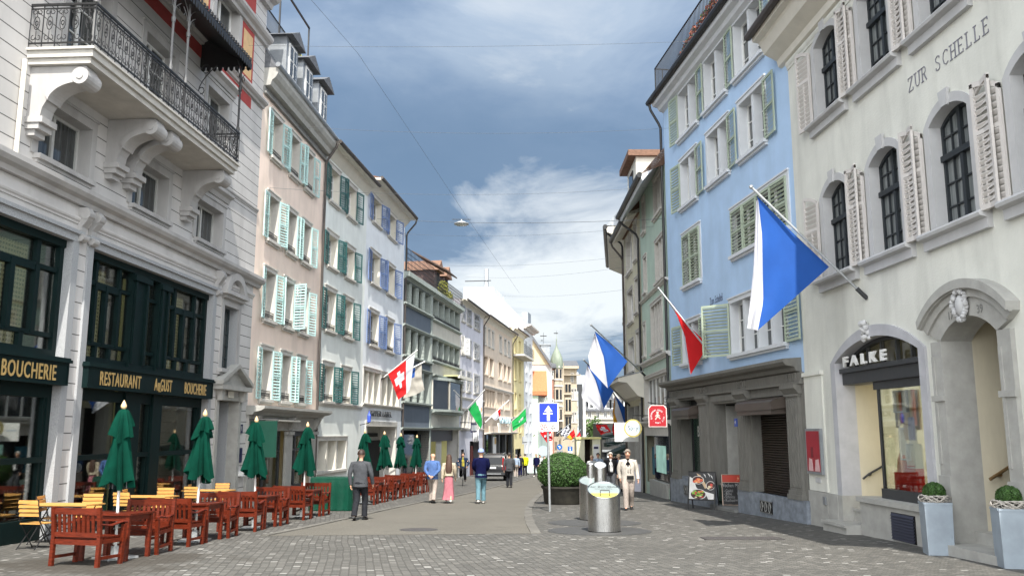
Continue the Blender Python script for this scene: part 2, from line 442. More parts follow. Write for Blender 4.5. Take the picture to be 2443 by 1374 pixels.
class Fac:
    def __init__(s, P, vp):
        s.P = V(P[:2]).to_2d(); r = ray(vp, 1030); s.d = V((r.x, r.y)).normalized(); s.n = V((s.d.y, -s.d.x))
    def at(s, px, py):
        r = ray(px, py); t = s.P.dot(s.n) / (r.x * s.n.x + r.y * s.n.y); Q = O + r * t; return Q, (V((Q.x, Q.y)) - s.P).dot(s.d)
def chain(P, items):
    out = {}
    for n, vp, px, py in items:
        f = Fac(P, vp); Q, L = f.at(px, py); out[n] = (f.P.copy(), f.d.copy(), L); P = V((Q.x, Q.y))
    return out
LC = chain(G(115, 1286), [('L1', 1350, 590, 970), ('L2', 1350, 753, 985), ('L3', 1430, 862, 970), ('L4', 1430, 957, 975), ('L5', 1548, 1027, 980), ('L6', 1548, 1096, 980), ('L7', 1540, 1152, 960), ('L8', 1560, 1222, 960), ('L9', 1560, 1250, 960), ('L10', 1560, 1271, 960)])
RC = chain(G(1940, 1250), [('R2', 980, 1603, 950), ('R3', 1216, 1537, 950), ('R4', 1225, 1497, 950)])
# ---------------------------------------------------------------- ground
def ground_mats():
    m = mat('cobble_setts', (.2, .19, .175), .8, var=0); b = enter(m)
    tcn = nd('ShaderNodeTexCoord'); sp = nd('ShaderNodeSeparateXYZ')
    wv = nd('ShaderNodeTexNoise'); wv.inputs['Scale'].default_value = .45; LK.new(tcn.outputs['Object'], wv.inputs[0])
    ad = nd('ShaderNodeVectorMath', operation='MULTIPLY_ADD'); LK.new(wv.outputs['Color'], ad.inputs[0]); ad.inputs[1].default_value = (.14, .14, 0); LK.new(tcn.outputs['Object'], ad.inputs[2])
    LK.new(ad.outputs[0], sp.inputs[0])
    rw, cw = .088, .125
    yv = mth('DIVIDE', sp.outputs[1], rw); row = mth('FLOOR', yv); fy = mth('FRACT', yv)
    xv = mth('ADD', mth('DIVIDE', sp.outputs[0], cw), mth('MULTIPLY', mth('FRACT', mth('MULTIPLY', row, .377)), 3.)); col = mth('FLOOR', xv); fx = mth('FRACT', xv)
    cbn = nd('ShaderNodeCombineXYZ'); LK.new(col, cbn.inputs[0]); LK.new(row, cbn.inputs[1])
    wn = nd('ShaderNodeTexWhiteNoise', noise_dimensions='2D'); LK.new(cbn.outputs[0], wn.inputs[0])
    ex = mth('MINIMUM', fx, mth('SUBTRACT', 1., fx)); ey = mth('MINIMUM', fy, mth('SUBTRACT', 1., fy))
    edge = mth('MINIMUM', mth('MULTIPLY', ex, cw), mth('MULTIPLY', ey, rw))
    joint = ramp(mth('DIVIDE', edge, .03), [(.12, 0.), (.45, 1.)])
    c = ramp(wn.outputs[0], [(0, (0.067, 0.066, 0.061)), (.35, (0.096, 0.093, 0.084)), (.8, (0.125, 0.120, 0.109)), (.965, (0.154, 0.147, 0.134)), (.975, (0.320, 0.314, 0.294))])
    big = noi(tcn.outputs['Object'], .35, 5, .6)
    c = mixc(ramp(big, [(.35, 0.), (.7, .45)]), c, (0.054, 0.052, 0.047), 'MIX')
    c = mixc(joint, (0.054, 0.051, 0.045), c)
    px_, py_ = sp.outputs[0], sp.outputs[1]
    bl_ = mth('POWER', 2.718, mth('MULTIPLY', mth('ADD', mth('MULTIPLY', mth('POWER', mth('ABSOLUTE', mth('ADD', px_, 6.4)), 2.), .16), mth('MULTIPLY', mth('POWER', mth('ABSOLUTE', mth('SUBTRACT', py_, 14.2)), 2.), .2)), -1.))
    wet = ramp(mth('ADD', mth('MULTIPLY', bl_, .45), mth('MULTIPLY', noi(tcn.outputs['Object'], .9, 6, .6), .7)), [(.6, 0.), (.72, .75)])
    c = mixc(wet, c, (.04, .034, .026))
    LK.new(c, b.inputs['Base Color'])
    bn = nd('ShaderNodeBump'); bn.inputs['Strength'].default_value = .5; bn.inputs['Distance'].default_value = .01
    LK.new(mth('ADD', joint, mth('MULTIPLY', noi(tcn.outputs['Object'], 60, 3), .4)), bn.inputs['Height']); LK.new(bn.outputs[0], b.inputs['Normal'])
    M['cob'] = m
    a = mat('worn_asphalt', (0.118, 0.110, 0.093), .88, var=.1, vs=.5, bump=.35, bs=160, stain=0); b = enter(a)
    tcn = nd('ShaderNodeTexCoord')
    old = b.inputs['Base Color'].links[0].from_socket
    gr = ramp(noi(tcn.outputs['Object'], 130, 2, .7), [(.35, .72), (.65, 1.2)])
    st = ramp(noi(tcn.outputs['Object'], 1.7, 6, .65), [(.58, 1.), (.72, .8)])
    LK.new(mixc(1., mixc(1., old, gr, 'MULTIPLY'), st, 'MULTIPLY'), b.inputs['Base Color'])
    M['asph'] = a
    M['pave'] = mat('pavement_slabs', (0.128, 0.122, 0.109), .85, var=.25, vs=1.3, bump=.2, bs=60, stain=.5, stretch=(1, 1, 1))
ground_mats()
g = MB(); xs = [-400, -60, -20, 20, 60, 400]; ys = [-60, 0, 30, 60, 120, 260, 1500]
for i in range(5):
    for j in range(6): g.quad(*[(x, y, gz(y)) for x, y in ((xs[i], ys[j]), (xs[i + 1], ys[j]), (xs[i + 1], ys[j + 1]), (xs[i], ys[j + 1]))])
tag(g.obj('ground', M['cob']), kind='structure')
def sheet(name, pts, m, h):
    b = MB(); b.ngon([(p.x, p.y, gz(p.y) + h) for p in pts]); return tag(b.obj(name, m), kind='structure')
LE = [G(*p) for p in ((640, 1278), (740, 1258), (830, 1238), (917, 1218), (1000, 1200), (1085, 1185), (1163, 1167), (1231, 1149), (1287, 1134))]
LE.append(LE[-1] + (LE[-1] - LE[-2]) * 3.2)
RE = [G(*p) for p in ((1266, 1272), (1255, 1250), (1251, 1232), (1252, 1215), (1260, 1200), (1274, 1186), (1296, 1170), (1330, 1152), (1368, 1139))]
RE.append(RE[-1] + V((1., 60, 0)))
sheet('road', LE + RE[::-1], M['asph'], .004)
def kerb(name, line, wd, m, h, side):
    b = MB()
    for a, c in zip(line, line[1:]):
        d = (c - a).normalized(); nn = V((-d.y, d.x, 0)) * wd * side; L = (c - a).length; n = max(1, int(L / .42)) if L < 25 else 30
        for i in range(n):
            p = a.lerp(c, i / n) + d * .006; e = a.lerp(c, (i + 1) / n) - d * .006
            vs = [(q.x, q.y, gz(q.y) + z) for z in (-.05, h + random.uniform(-.004, .004)) for q in (p, e, e + nn, p + nn)]
            b.add(vs, [(4, 5, 6, 7), (0, 1, 5, 4), (1, 2, 6, 5), (2, 3, 7, 6), (3, 0, 4, 7)])
    return tag(b.obj(name, m), kind='structure')
kerb('kerb', LE, .16, M['pave'], .03, 1)
kerb('kerb', RE, .22, M['pave'], .02, -1)
# two round steel covers and a road manhole, thin discs set in the paving
def disc(px, py, r, h, m, label, cat, group=None):
    c = G(px, py); b = MB(); n = 36
    b.prism([(r * cos(2 * pi * i / n), r * sin(2 * pi * i / n)) for i in range(n)], 0, h, 0, 'xy')
    b.prism([(r * .93 * cos(2 * pi * i / n), r * .93 * sin(2 * pi * i / n)) for i in range(n)], h + .001, h + .004, 0, 'xy')
    o = b.obj('ground_plate' if cat == 'ground plate' else 'manhole_cover', m, None, (c.x, c.y, c.z)); o.rotation_euler = (-math.atan(SLOPE), 0, 0)
    return tag(o, label, cat, group)
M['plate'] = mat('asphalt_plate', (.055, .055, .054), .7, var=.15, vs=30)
M['iron'] = mat('cast_iron', (.06, .055, .054), .6, var=.2, vs=40, bump=.3, bs=60)
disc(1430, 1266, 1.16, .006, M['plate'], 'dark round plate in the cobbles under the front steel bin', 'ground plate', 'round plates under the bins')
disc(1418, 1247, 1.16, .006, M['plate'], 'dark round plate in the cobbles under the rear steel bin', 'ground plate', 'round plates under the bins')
disc(999, 1263, .44, .006, M['iron'], 'round manhole cover in the asphalt road', 'manhole cover')
o = MB().box(-.8, .8, -.28, .28, .004, .012, 0).box(-.78, .78, -.26, .26, .012, .015, 0).obj('access_cover', M['iron'], None, G(1770, 1284)); o.rotation_euler = (-math.atan(SLOPE), 0, 0)
tag(o, 'long rectangular iron cover in the cobbles before the roller shutter', 'ground cover')

# ---------------------------------------------------------------- left 1: restaurant house
P, d, W = LC['L1']
XL = 7.0                                     # extends this far before the measuring point
b1 = Bld('restaurant_house', 'grey banded house with dark green restaurant front and iron balcony', P - d * XL, d, W + XL)
X = lambda u: u + XL
M['l1'] = grooved('grey_banded_plaster', (.54, .525, .51), .345, .1, .022)
M['l1p'] = plaster('grey_plain_plaster', (.55, .535, .52))
M['l1t'] = plaster('grey_trim', (.42, .41, .4), .25)
M['w1'] = mat('grey_window_frame', (.5, .5, .48), .6, var=.05)
for u0, u1 in ((-5.4, -3.55), (-1.55, .3), (2.2, 4.05), (5.86, 7.71)):
    b1.win(X(u0), X(u1), 7.08, 8.25, .3, 'w1', 2, 0, 'pane_c', .2, 'l1t', .16)
hood = [(.004, 0), (-.05, 0), (-.1, .12), (-.22, .18), (-.22, .26), (.004, .3)]
b1.add(MB().prism([(a, 8.62 + c) for a, c in hood][::-1], X(5.5), X(8.05), 0, 'x'), 'window_hood', M['l1t'])
# second floor: french doors behind the balcony and one window
for u0, u1, z0 in ((-.9, .7, 9.0), (2.35, 3.95, 9.0)): b1.win(X(u0), X(u1), z0, 11.6, .3, 'white', 2, 3, 'pane_c', .2, 'l1t', 0)
b1.win(X(6.1), X(7.7), 10.15, 11.75, .3, 'w1', 2, 0, 'pane_c', .2, 'l1t', .16)
b1.add(MB().prism([(a, 12.1 + c) for a, c in hood][::-1], X(5.7), X(8.1), 0, 'x'), 'window_hood', M['l1t'])
for u0, u1 in ((-1.4, .4), (2.3, 4.0), (6.35, 8.15)): b1.win(X(u0), X(u1), 13.6, 15.1, .3, 'white', 2, 0, 'pane_c', .22, 'l1t', .16)
# ground-floor openings
SH = [(-6.6, -.08), (.72, 7.3)]
for a, c in SH: b1.holes.append((X(a), X(c), -1.2, 5.66))
b1.holes.append((X(8.2), X(9.35), 3.56, 5.5)); b1.holes.append((X(8.15), X(9.75), -1.2, 2.62))
b1.wall(M['l1'], 16.6, depth=9)
b1.band(6.46, 6.78, .3, 'l1t', name='cornice', x0=0, x1=X(10.95))
b1.band(6.06, 6.2, .08, 'l1p')
b1.band(12.72, 12.95, .22, 'l1t'); b1.band(14.98, 15.3, .3, 'l1t'); b1.band(9.0, 9.12, .06, 'l1t', X(5.2))
b1.band(16.4, 16.9, .5, 'l1t', name='cornice')
# painted frieze panels of the third floor
M['fred'] = mat('frieze_red', (.36, .06, .055), .85, var=.12); M['fyel'] = mat('frieze_yellow', (.62, .42, .22), .85, var=.12)
for a, c in ((8.42, 9.5), (4.4, 5.9), (.7, 2.)):
    b1.add(MB().box(X(a), X(c), -.012, .003, 13.0, 14.95, 0).box(X(a) + .14, X(c) - .14, -.018, -.0125, 13.25, 14.75, 1), 'frieze_panel', [M['fred'], M['fyel']])
b1.add(MB().box(X(-6), X(9.5), -.01, .003, 15.35, 16.3), 'frieze_panel', M['fred'])
b1.add(MB().box(X(-6), X(9.5), -.011, .003, 12.3, 12.68), 'frieze_panel', M['fred'])
# granite shop surrounds, scroll consoles
sb = MB()
for a, c in SH:
    sb.box(X(a) - .22, X(a), -.05, .3, -1.1, 5.66); sb.box(X(c), X(c) + .22, -.05, .3, -1.1, 5.66); sb.box(X(a) - .22, X(c) + .22, -.06, .3, 5.66, 5.82); sb.box(X(a) - .28, X(c) + .28, -.12, .1, 5.82, 5.9)
b1.add(sb, 'shop_surround', M['granite'])
def scroll():
    b = MB(); pr = [(0, 0), (-.12, .0), (-.17, .1), (-.1, .2), (-.1, .32), (-.22, .48), (-.28, .62), (-.2, .74), (0, .76)]
    b.prism(pr[::-1], 0, .2, 0, 'x')
    for cy, cz, r in ((-.17, .6, .11), (-.1, .09, .08)): b.tube([(-.015, cy, cz), (.215, cy, cz)], r, 12)
    return b.mesh('scroll_console', M['l1t'])
sc = scroll()
for u in (.08, .5, 7.42): b1.put(sc, 'scroll_console', X(u), 0, 5.68)
# shop fronts: dark green joinery, glass, sign boards, interiors
M['lat'] = mat('cane_lattice', (.42, .38, .2), .8, var=0)
bb = enter(M['lat']); tcn = nd('ShaderNodeTexCoord'); s_ = nd('ShaderNodeSeparateXYZ'); LK.new(tcn.outputs['Object'], s_.inputs[0])
hx = mth('LESS_THAN', mth('FRACT', mth('MULTIPLY', s_.outputs[0], 11.)), .5); hz = mth('LESS_THAN', mth('FRACT', mth('MULTIPLY', s_.outputs[2], 11.)), .5)
LK.new(mixc(mth('MULTIPLY', hx, hz), (.34, .32, .18), (.05, .045, .02)), bb.inputs['Base Color'])
M['dia'] = mat('diamond_tiles', (.1, .1, .1), .3, var=0); bb = enter(M['dia']); tcn = nd('ShaderNodeTexCoord'); mp = nd('ShaderNodeMapping'); mp.inputs['Rotation'].default_value = (0, R(45), 0); mp.inputs['Scale'].default_value = (7, 7, 7)
LK.new(tcn.outputs['Object'], mp.inputs[0]); ck = nd('ShaderNodeTexChecker'); ck.inputs['Scale'].default_value = 1; LK.new(mp.outputs[0], ck.inputs[0])
ck.inputs[1].default_value = (.28, .27, .25, 1); ck.inputs[2].default_value = (.02, .02, .02, 1); LK.new(ck.outputs[0], bb.inputs['Base Color'])
M['olive'] = mat('olive_curtain', (.3, .28, .12), .9, var=.25, vs=6, stretch=(8, 8, .2))
glow(M['lat'], .13); glow(M['olive'], .12); glow(M['dia'], .1)  # emission put into lattice, curtain and tiles in place of indoor lighting
M['rust'] = mat('rust_red_bench', (.14, .03, .02), .6, var=.2)
def shopfront(a, c, posts, words, name='shop_front'):
    J = MB(); y0, y1 = .14, .3
    zb = min(b1.ztop(X(a)), b1.ztop(X(c)))
    J.box(X(a), X(c), y0 - .04, y1, 5.5, 5.66); J.box(X(a), X(a) + .14, y0, y1, zb, 5.5); J.box(X(c) - .14, X(c), y0, y1, zb, 5.5)
    xs = [a + .14] + [p for q in posts for p in q] + [c - .14]
    for p0, p1 in posts:
        J.box(X(p0), X(p1), y0 - .05, y1, zb + .35, 5.5); J.box(X(p0) + .04, X(p0) + .14, y0 - .1, y0 - .05, 3.3, 5.4); J.box(X(p1) - .14, X(p1) - .04, y0 - .1, y0 - .05, 3.3, 5.4)
        J.box(X(p0) - .05, X(p1) + .05, y0 - .13, y0 - .05, 5.32, 5.45)
    gl = MB()
    for i in range(0, len(xs), 2):
        x0, x1 = X(xs[i]), X(xs[i + 1]); w_ = x1 - x0
        J.box(x0, x1, y0, y1, 3.13, 3.32); J.box(x0, x1, y0, y1, 2.35, 2.6)
        for z in (4.98, 3.62): J.box(x0, x1, y0 + .03, y1 - .03, z - .045, z + .045)
        if w_ > 1.2:
            J.box(x0 + w_ * .2, x0 + w_ * .25, y0 + .03, y1 - .03, 4.98, 5.5); J.box(x0 + w_ * .72, x0 + w_ * .77, y0 + .03, y1 - .03, 4.98, 5.5)
            for k in (.2, .43, .72): J.box(x0 + w_ * k, x0 + w_ * (k + .05), y0 + .01, y1 - .02, 3.62, 4.98)
            J.box(x0 + w_ * .25, x0 + w_ * .72, y0 + .02, y1 - .03, 4.86, 4.94); J.box(x0 + w_ * .3, x0 + w_ * .35, y0 + .03, y1 - .03, 3.32, 3.62); J.box(x0 + w_ * .6, x0 + w_ * .65, y0 + .03, y1 - .03, 3.32, 3.62)
        # lower shop window
        J.box(x0, x0 + .08, y0 + .02, y1, zb, 2.35); J.box(x1 - .08, x1, y0 + .02, y1, zb, 2.35); J.box(x0, x1, y0 - .02, y1, 1.05, 1.16); J.box(x0, x1, y0 - .03, y1, zb, zb + .32 + .12)
        gl.box(x0, x1, y0 + .1, y0 + .11, zb + .4, 2.4); gl.box(x0, x1, y0 + .1, y0 + .11, 3.25, 5.5)
        bk = MB()
        if w_ > 1.2:
            bk.box(x0 + w_ * .28, x1 - .15, .75, .78, 3.2, 5.5, 0); bk.box(x0, x0 + w_ * .22, .9, .93, 3.2, 5.5, 1); bk.box(x0 + w_ * .3, x1 - .1, 1.5, 1.53, zb + .4, 1.05, 2); bk.box(x0 + .3, x1, 1.1, 1.4, zb, .35, 3)
            for kx in (.25, .7): bk.ball((x0 + w_ * kx, .8, .85), .09, .09, .11, 10, 6, 4)
        else: bk.box(x0, x1, .75, .78, zb + .4, 5.5, 1)
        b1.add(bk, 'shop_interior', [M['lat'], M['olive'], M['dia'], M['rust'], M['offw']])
    fr = b1.add(J, name, M['green_j'])
    b1.add(gl, 'shop_glass', M['glass_l'])
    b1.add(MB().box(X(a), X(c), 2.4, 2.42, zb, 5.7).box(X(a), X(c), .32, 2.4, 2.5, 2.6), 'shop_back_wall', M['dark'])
    # sign board
    sg = MB(); sg.box(X(a) - .06, X(c) + .02, -.16, .1, 2.6, 3.06); sg.box(X(a) - .1, X(c) + .06, -.22, .1, 3.06, 3.12); sg.box(X(a) - .08, X(c) + .04, -.19, .1, 3.12, 3.16)
    for z in (2.6, 3.02): sg.box(X(a) - .06, X(c) + .02, -.175, -.159, z, z + .035)
    for x in (X(a) - .06, X(c) - .015): sg.box(x, x + .035, -.175, -.159, 2.635, 3.02)
    so_ = b1.add(sg, 'sign_board', M['green_j'])
    for t, u0, u1 in words:
        me = text_mesh(t, .42, M['gold'], .012, 1., 'CENTER', .004, 1.12)
        wv = max(v.co.x for v in me.vertices) - min(v.co.x for v in me.vertices); hv = max(v.co.z for v in me.vertices) - min(v.co.z for v in me.vertices)
        mx = (max(v.co.x for v in me.vertices) + min(v.co.x for v in me.vertices)) / 2; mz = (max(v.co.z for v in me.vertices) + min(v.co.z for v in me.vertices)) / 2
        for v in me.vertices: v.co.x = (v.co.x - mx) * (u1 - u0) / wv; v.co.z = (v.co.z - mz) * .31 / hv
        place(me, 'lettering', so_, (X((u0 + u1) / 2), -.168, 2.835))
shopfront(SH[0][0], SH[0][1], [(-5.0, -4.6), (-3.3, -2.9)], [('BOUCHERIE', -2.2, -.5), ('RESTAURANT', -6.2, -4.4)])
shopfront(SH[1][0], SH[1][1], [(2.85, 3.6), (4.25, 4.75)], [('RESTAURANT', 1.17, 3.02), ('AuGUST', 3.72, 4.68), ('BOUCHERIE', 5.45, 6.85)])
b1.add(MB().box(X(4.02) - .06, X(4.02) + .06, -.176, -.164, 2.66, 2.685), 'lettering', M['gold'])
# staircase window with arched hood, pedimented house door
b1.holes_done = True
M['leadf'] = mat('dark_bar_frame', (.03, .045, .05), .5, var=.1)
w_ = b1.put(mk_reveal(1.15, 1.94, .3, .2, M['l1t'], M['granite']), 'window', X(8.2), 0, 3.56)
place(mk_frame(1.15, 1.94, 3, 4, M['leadf']), 'window_frame', w_, (0, .3, 0)); place(mk_pane(1.15, 1.94, M['pane_c']), 'pane', w_, (0, .31, 0)); place(mk_sill(1.15, .16, M['l1t'], .12, .3), 'sill', w_)
hb = MB(); ao = arc(X(7.95), X(9.6), 5.95, .62, 16); ai = arc(X(8.2), X(9.35), 5.95, .4, 16)
for i in range(16): hb.prism([ao[i], ao[i + 1], ai[i + 1], ai[i]], -.2, .003)
hb.box(X(7.85), X(9.7), -.24, .003, 5.82, 5.94); hb.box(X(8.0), X(9.55), -.14, .003, 5.72, 5.818)
b1.add(hb, 'window_hood', M['l1t'])
db = MB(); db.box(X(7.95), X(8.15), -.05, .35, -1.1, 2.62); db.box(X(9.75), X(9.95), -.05, .35, -1.1, 2.62); db.box(X(7.95), X(9.95), -.06, .35, 2.62, 2.76)
db.box(X(7.75), X(10.15), -.3, .003, 2.92, 3.06); db.prism([(X(7.75), 3.06), (X(10.15), 3.06), (X(8.95), 3.62)], -.12, .003)
for s_ in (0, 1):
    A = (X(7.7), 3.06) if s_ == 0 else (X(8.95), 3.62); B_ = (X(8.95), 3.62) if s_ == 0 else (X(10.2), 3.06)
    db.prism([A, B_, (B_[0], B_[1] + .12), (A[0], A[1] + .12)], -.32, -.02)
for u in (7.95, 9.75): db.box(X(u), X(u + .2), -.2, .003, 2.6, 2.92)
b1.add(db, 'door_surround', M['stone'])
dr = b1.add(MB().box(X(8.15), X(8.95), .62, .68, -1, 2.4).box(X(8.2), X(8.3), .3, 1., -1., 2.3, 0), 'door', mat('brown_house_door', (.16, .05, .02), .45, var=.2, vs=5, stretch=(5, 5, .6)))
b1.add(MB().box(X(8.1), X(9.8), 1.2, 1.22, -1.1, 2.62).box(X(9.7), X(9.75), .3, 1.2, -1., 2.6), 'door_recess', M['granite'])
b1.add(MB().box(X(8.75), X(9.15), -.09, -.06, 2.7, 2.9), 'lamp_plate', M['offw'])
M['navy'] = mat('navy_enamel', (.012, .014, .07), .4, var=.05)
pl = b1.add(MB().box(X(10.0), X(10.2), -.03, .003, 1.62, 1.9), 'house_number', M['navy']); place(text_mesh('1', .22, M['white'], .006), 'lettering', pl, (X(10.1), -.034, 1.76))
pl = b1.add(MB().box(X(9.98), X(10.26), -.03, .003, .7, 1.16), 'wall_plaque', M['navy'])
b1.add(MB().box(X(9.95), X(10.35), -.2, .003, .28, .42), 'letter_box', M['white'])
# balcony: slab, brackets, ironwork, canopy
BU0, BU1, BD = -2.1, 5.4, 1.32
bl = MB(); bl.box(X(BU0), X(BU1), -BD, .003, 8.86, 9.0); bl.box(X(BU0) + .05, X(BU1) - .05, -BD + .06, .003, 8.74, 8.858); bl.box(X(BU0) - .05, X(BU1) + .05, -BD - .05, .003, 9.0, 9.05)
bal = b1.add(bl, 'balcony', mat('balcony_stone', (.5, .48, .44), .85, var=.1, bump=.1, stain=.3))
def bracket():
    b = MB(); n = 10
    pts = [(0, 1.05), (-1.12, 1.05), (-1.2, .88), (-1.05, .7)] + [(-1.0 + 0.62 * sin(a), .32 + .42 * cos(a)) for a in [R(8 + i * 8.2) for i in range(n)]] + [(-.3, .22), (-.26, 0), (0, 0)]
    b.prism(pts, 0, .38, 0, 'x')
    b.prism([(p[0] - .025, p[1] - .03) for p in pts[3:-3]] + [(p[0] + .03, p[1] + .09) for p in pts[3:-3][::-1]], -.04, .42, 0, 'x')
    b.tube([(-.06, -1.04, .83), (.44, -1.04, .83)], .17, 16); b.tube([(-.08, -1.04, .83), (.46, -1.04, .83)], .07, 12)
    b.box(-.06, .44, -.36, .0, -.1, .02); b.box(-.03, .41, -.28, 0, -.22, -.101); b.box(0.02, .36, -.18, 0, -.34, -.221)
    return b.mesh('bracket', M['l1t'])
br = bracket()
for u in (-1.95, .95, 1.75, 4.85): place(br, 'bracket', bal, (X(u), -.002, 7.68))
def railing():
    b = MB()
    def run(A, B_):
        A, B_ = V(A), V(B_); L = (B_ - A).length; d_ = (B_ - A).normalized(); n = max(2, int(L / .26))
        for z, r in ((.9, .022), (.82, .012), (.1, .014)): b.bar(A + V((0, 0, z)), B_ + V((0, 0, z)), r * 2, r * 2)
        for i in range(n):
            c = A + d_ * L * (i + .5) / n; e = A + d_ * L * i / n
            b.bar(e + V((0, 0, 0)), e + V((0, 0, .9)), .016, .016, 0, (1, .1, 0))
            P_ = lambda a, z: c + d_ * a + V((0, 0, z))
            b.tube([P_(0, .1), P_(0, .36)], .009, 4)
            b.tube([P_(.06 * sin(t) , .52 + .14 * cos(t)) for t in [k * pi / 5 for k in range(11)]], .01, 4)
            b.tube([P_(.03 * sin(t) , .52 + .05 * cos(t)) for t in [k * pi / 3 for k in range(7)]], .012, 4)
            for s_ in (-1, 1): b.tube([P_(s_ * (.05 + .04 * sin(t)), .22 + .05 * cos(t)) for t in [k * pi / 4 for k in range(7)]], .009, 4); b.tube([P_(s_ * (.05 + .04 * sin(t)), .75 + .04 * cos(t)) for t in [k * pi / 4 for k in range(8)]], .009, 4)
            b.tube([P_(0, .66), P_(0, .82)], .009, 4)
    run((X(BU0), 0, 9.05), (X(BU0), -BD, 9.05)); run((X(BU0), -BD, 9.05), (X(BU1), -BD, 9.05)); run((X(BU1), -BD, 9.05), (X(BU1), 0, 9.05))
    return b
railing().obj('railing', M['black'], bal)
CU0, CU1, CD, CZ = -3.4, 5.55, 1.5, 12.05
cb_ = MB()
cb_.prism([(0, CZ + 1.0), (-CD, CZ + .12), (-CD, CZ), (-CD + .04, CZ), (0, CZ + .9)][::-1], X(CU0), X(CU1), 0, 'x')
cb_.prism([(0, CZ + .95), (-CD, CZ + .1), (-CD, CZ - .03), (0, CZ - .03)][::-1], X(CU1) - .03, X(CU1), 0, 'x')
nsc = 56
for i in range(nsc):
    x = X(CU0) + (CU1 - CU0) * (i + .5) / nsc; hw = (CU1 - CU0) / nsc * .42
    cb_.prism([(x - hw, CZ + .02), (x + hw, CZ + .02), (x + hw * .7, CZ - .13), (x, CZ - .17), (x - hw * .7, CZ - .13)], -CD - .02, -CD + .005); cb_.box(x - hw * .5, x + hw * .5, -CD - .02, -CD + .02, CZ + .12, CZ + .2)
for i in range(9):
    y = -CD * (i + .5) / 9; cb_.prism([(y - .07, CZ), (y + .07, CZ), (y + .05, CZ - .12), (y, CZ - .16), (y - .05, CZ - .12)], X(CU1) - .02, X(CU1) + .01, 0, 'x')
cpo = b1.add(cb_, 'canopy', M['black'])
for u in (BU0 + .04, 1.15, 1.95, BU1 - .04):
    p = MB(); p.tube([(X(u), -BD + .04, 9.05), (X(u), -BD + .04, CZ)], .032, 8)
    for z in (10.0, 11.2): p.tube([(X(u), -BD + .04, z), (X(u), -BD + .04, z + .12)], .05, 8)
    for s_ in (-1, 1):
        for k in (0, 1): p.tube([(X(u) + s_ * (.03 + .3 * t), -BD + .04, 11.45 + k * .2 + .38 * t ** .5) for t in (0, .1, .3, .6, 1)], .012, 4); p.tube([(X(u) + s_ * (.2 + .09 * cos(t)), -BD + .04, 11.62 + .09 * sin(t)) for t in [q_ * pi / 5 for q_ in range(9)]], .011, 4)
    p.obj('canopy_post', mat('painted_iron_post', (.16, .16, .16), .5, var=.1) if u != BU1 - .04 else M['black'], cpo, smooth=True)
sc2 = MB(); sc2.tube([(X(CU1 - .3), -.12 - .5 * t, 11.2 + .75 * t ** .6) for t in (0, .05, .2, .4, .7, 1)], .016, 5); sc2.tube([(X(CU1 - .3), -.3 + .13 * cos(t), 11.85 + .13 * sin(t)) for t in [q_ * pi / 5 for q_ in range(9)]], .014, 5); sc2.tube([(X(CU1 - .3), -.2 + .08 * cos(t), 11.2 + .1 * sin(t)) for t in [q_ * pi / 5 for q_ in range(9)]], .014, 5)
sc2.obj('scroll_bracket', M['black'], cpo)
b1.add(MB().tube([(X(-2.25), -.07, 6.78), (X(-2.25), -.07, 8.75)], .045, 8), 'downpipe', M['offw'], smooth=True)
b1.add(MB().box(X(.12), X(.35), -.03, .02, -.9, .0, 0), 'pilaster_base', M['stone'])
# ---------------------------------------------------------------- left 2: pink house
P, d, W = LC['L2']
b2 = Bld('pink_house', 'narrow pink plaster house with turquoise shutters and slate dormers', P, d, W)
M['pink'] = plaster('pink_plaster', (.84, .69, .59), .16)
M['turq'] = mat('turquoise_shutter_paint', (.42, .6, .58), .6, var=.1, vs=2)
ang = [(174, 168), (176, 163), (168, 170)]
for ri, (z0, z1) in enumerate(((11.38, 12.95), (8.36, 9.95), (5.53, 7.24), (2.78, 4.48))):
    for ci, (u0, u1) in enumerate(((1.0, 2.1), (3.1, 4.2), (5.0, 6.1))):
        aL, aR = ang[(ri + ci) % 3]
        if (ri, ci) == (2, 1): aL, aR = 160, 70
        b2.win(u0, u1, z0, z1, .3, 'offw', 2, 2, 'pane_c', .14, 'stone_w', .14, ('turq', aL, aR), guard=True)
for zz, (a, c) in ((.0, (.9, 3.9)), (0., (4.6, 7.2))): b2.holes.append((a, c, -1.3, 2.0))
b2.wall(M['pink'], 13.6, depth=9)
# moulded eaves, box gutter
b2.band(12.98 + .35, 13.62, .12, 'stone_d', name='string_course', prof=[(.004, 0), (-.12, 0), (-.12, .06), (-.06, .1), (-.06, .27), (.004, .27)])
b2.add(MB().prism([(.0, 13.6), (-.25, 13.62), (-.3, 13.8), (-.42, 13.9), (-.5, 14.05), (-.5, 14.25), (0, 14.25)][::-1], 0, W + .1, 0, 'x'), 'eaves', M['stone'])
b2.gutter(14.32, .52, 'zinc', -.1, W + .2)
b2.add(MB().prism([(-.45, 14.26), (1.0, 16.6), (9, 16.6), (9, 14.26)], 0, W, 0, 'x'), 'roof', M['slate'])
for u in (1.0, 3.0, 5.1):
    dm = MB(); y0 = -.42; dm.box(u, u + 1.3, y0, 2.2, 14.25, 15.9, 0); dm.prism([(u - .2, 15.9), (u + 1.5, 15.9), (u + .65, 16.35)], y0 - .25, 2.4, 1)
    dm.box(u + .25, u + 1.05, y0 - .05, y0 + .01, 14.45, 15.75, 2); dm.box(u + .32, u + .98, y0 - .06, y0 - .045, 14.55, 15.65, 3); dm.box(u + .62, u + .68, y0 - .07, y0 - .055, 14.55, 15.65, 2); dm.box(u + .32, u + .98, y0 - .07, y0 - .055, 15.1, 15.14, 2)
    b2.add(dm, 'dormer', [M['zinc'], M['slate'], M['white'], M['pane']])
rl = MB(); yr = .75
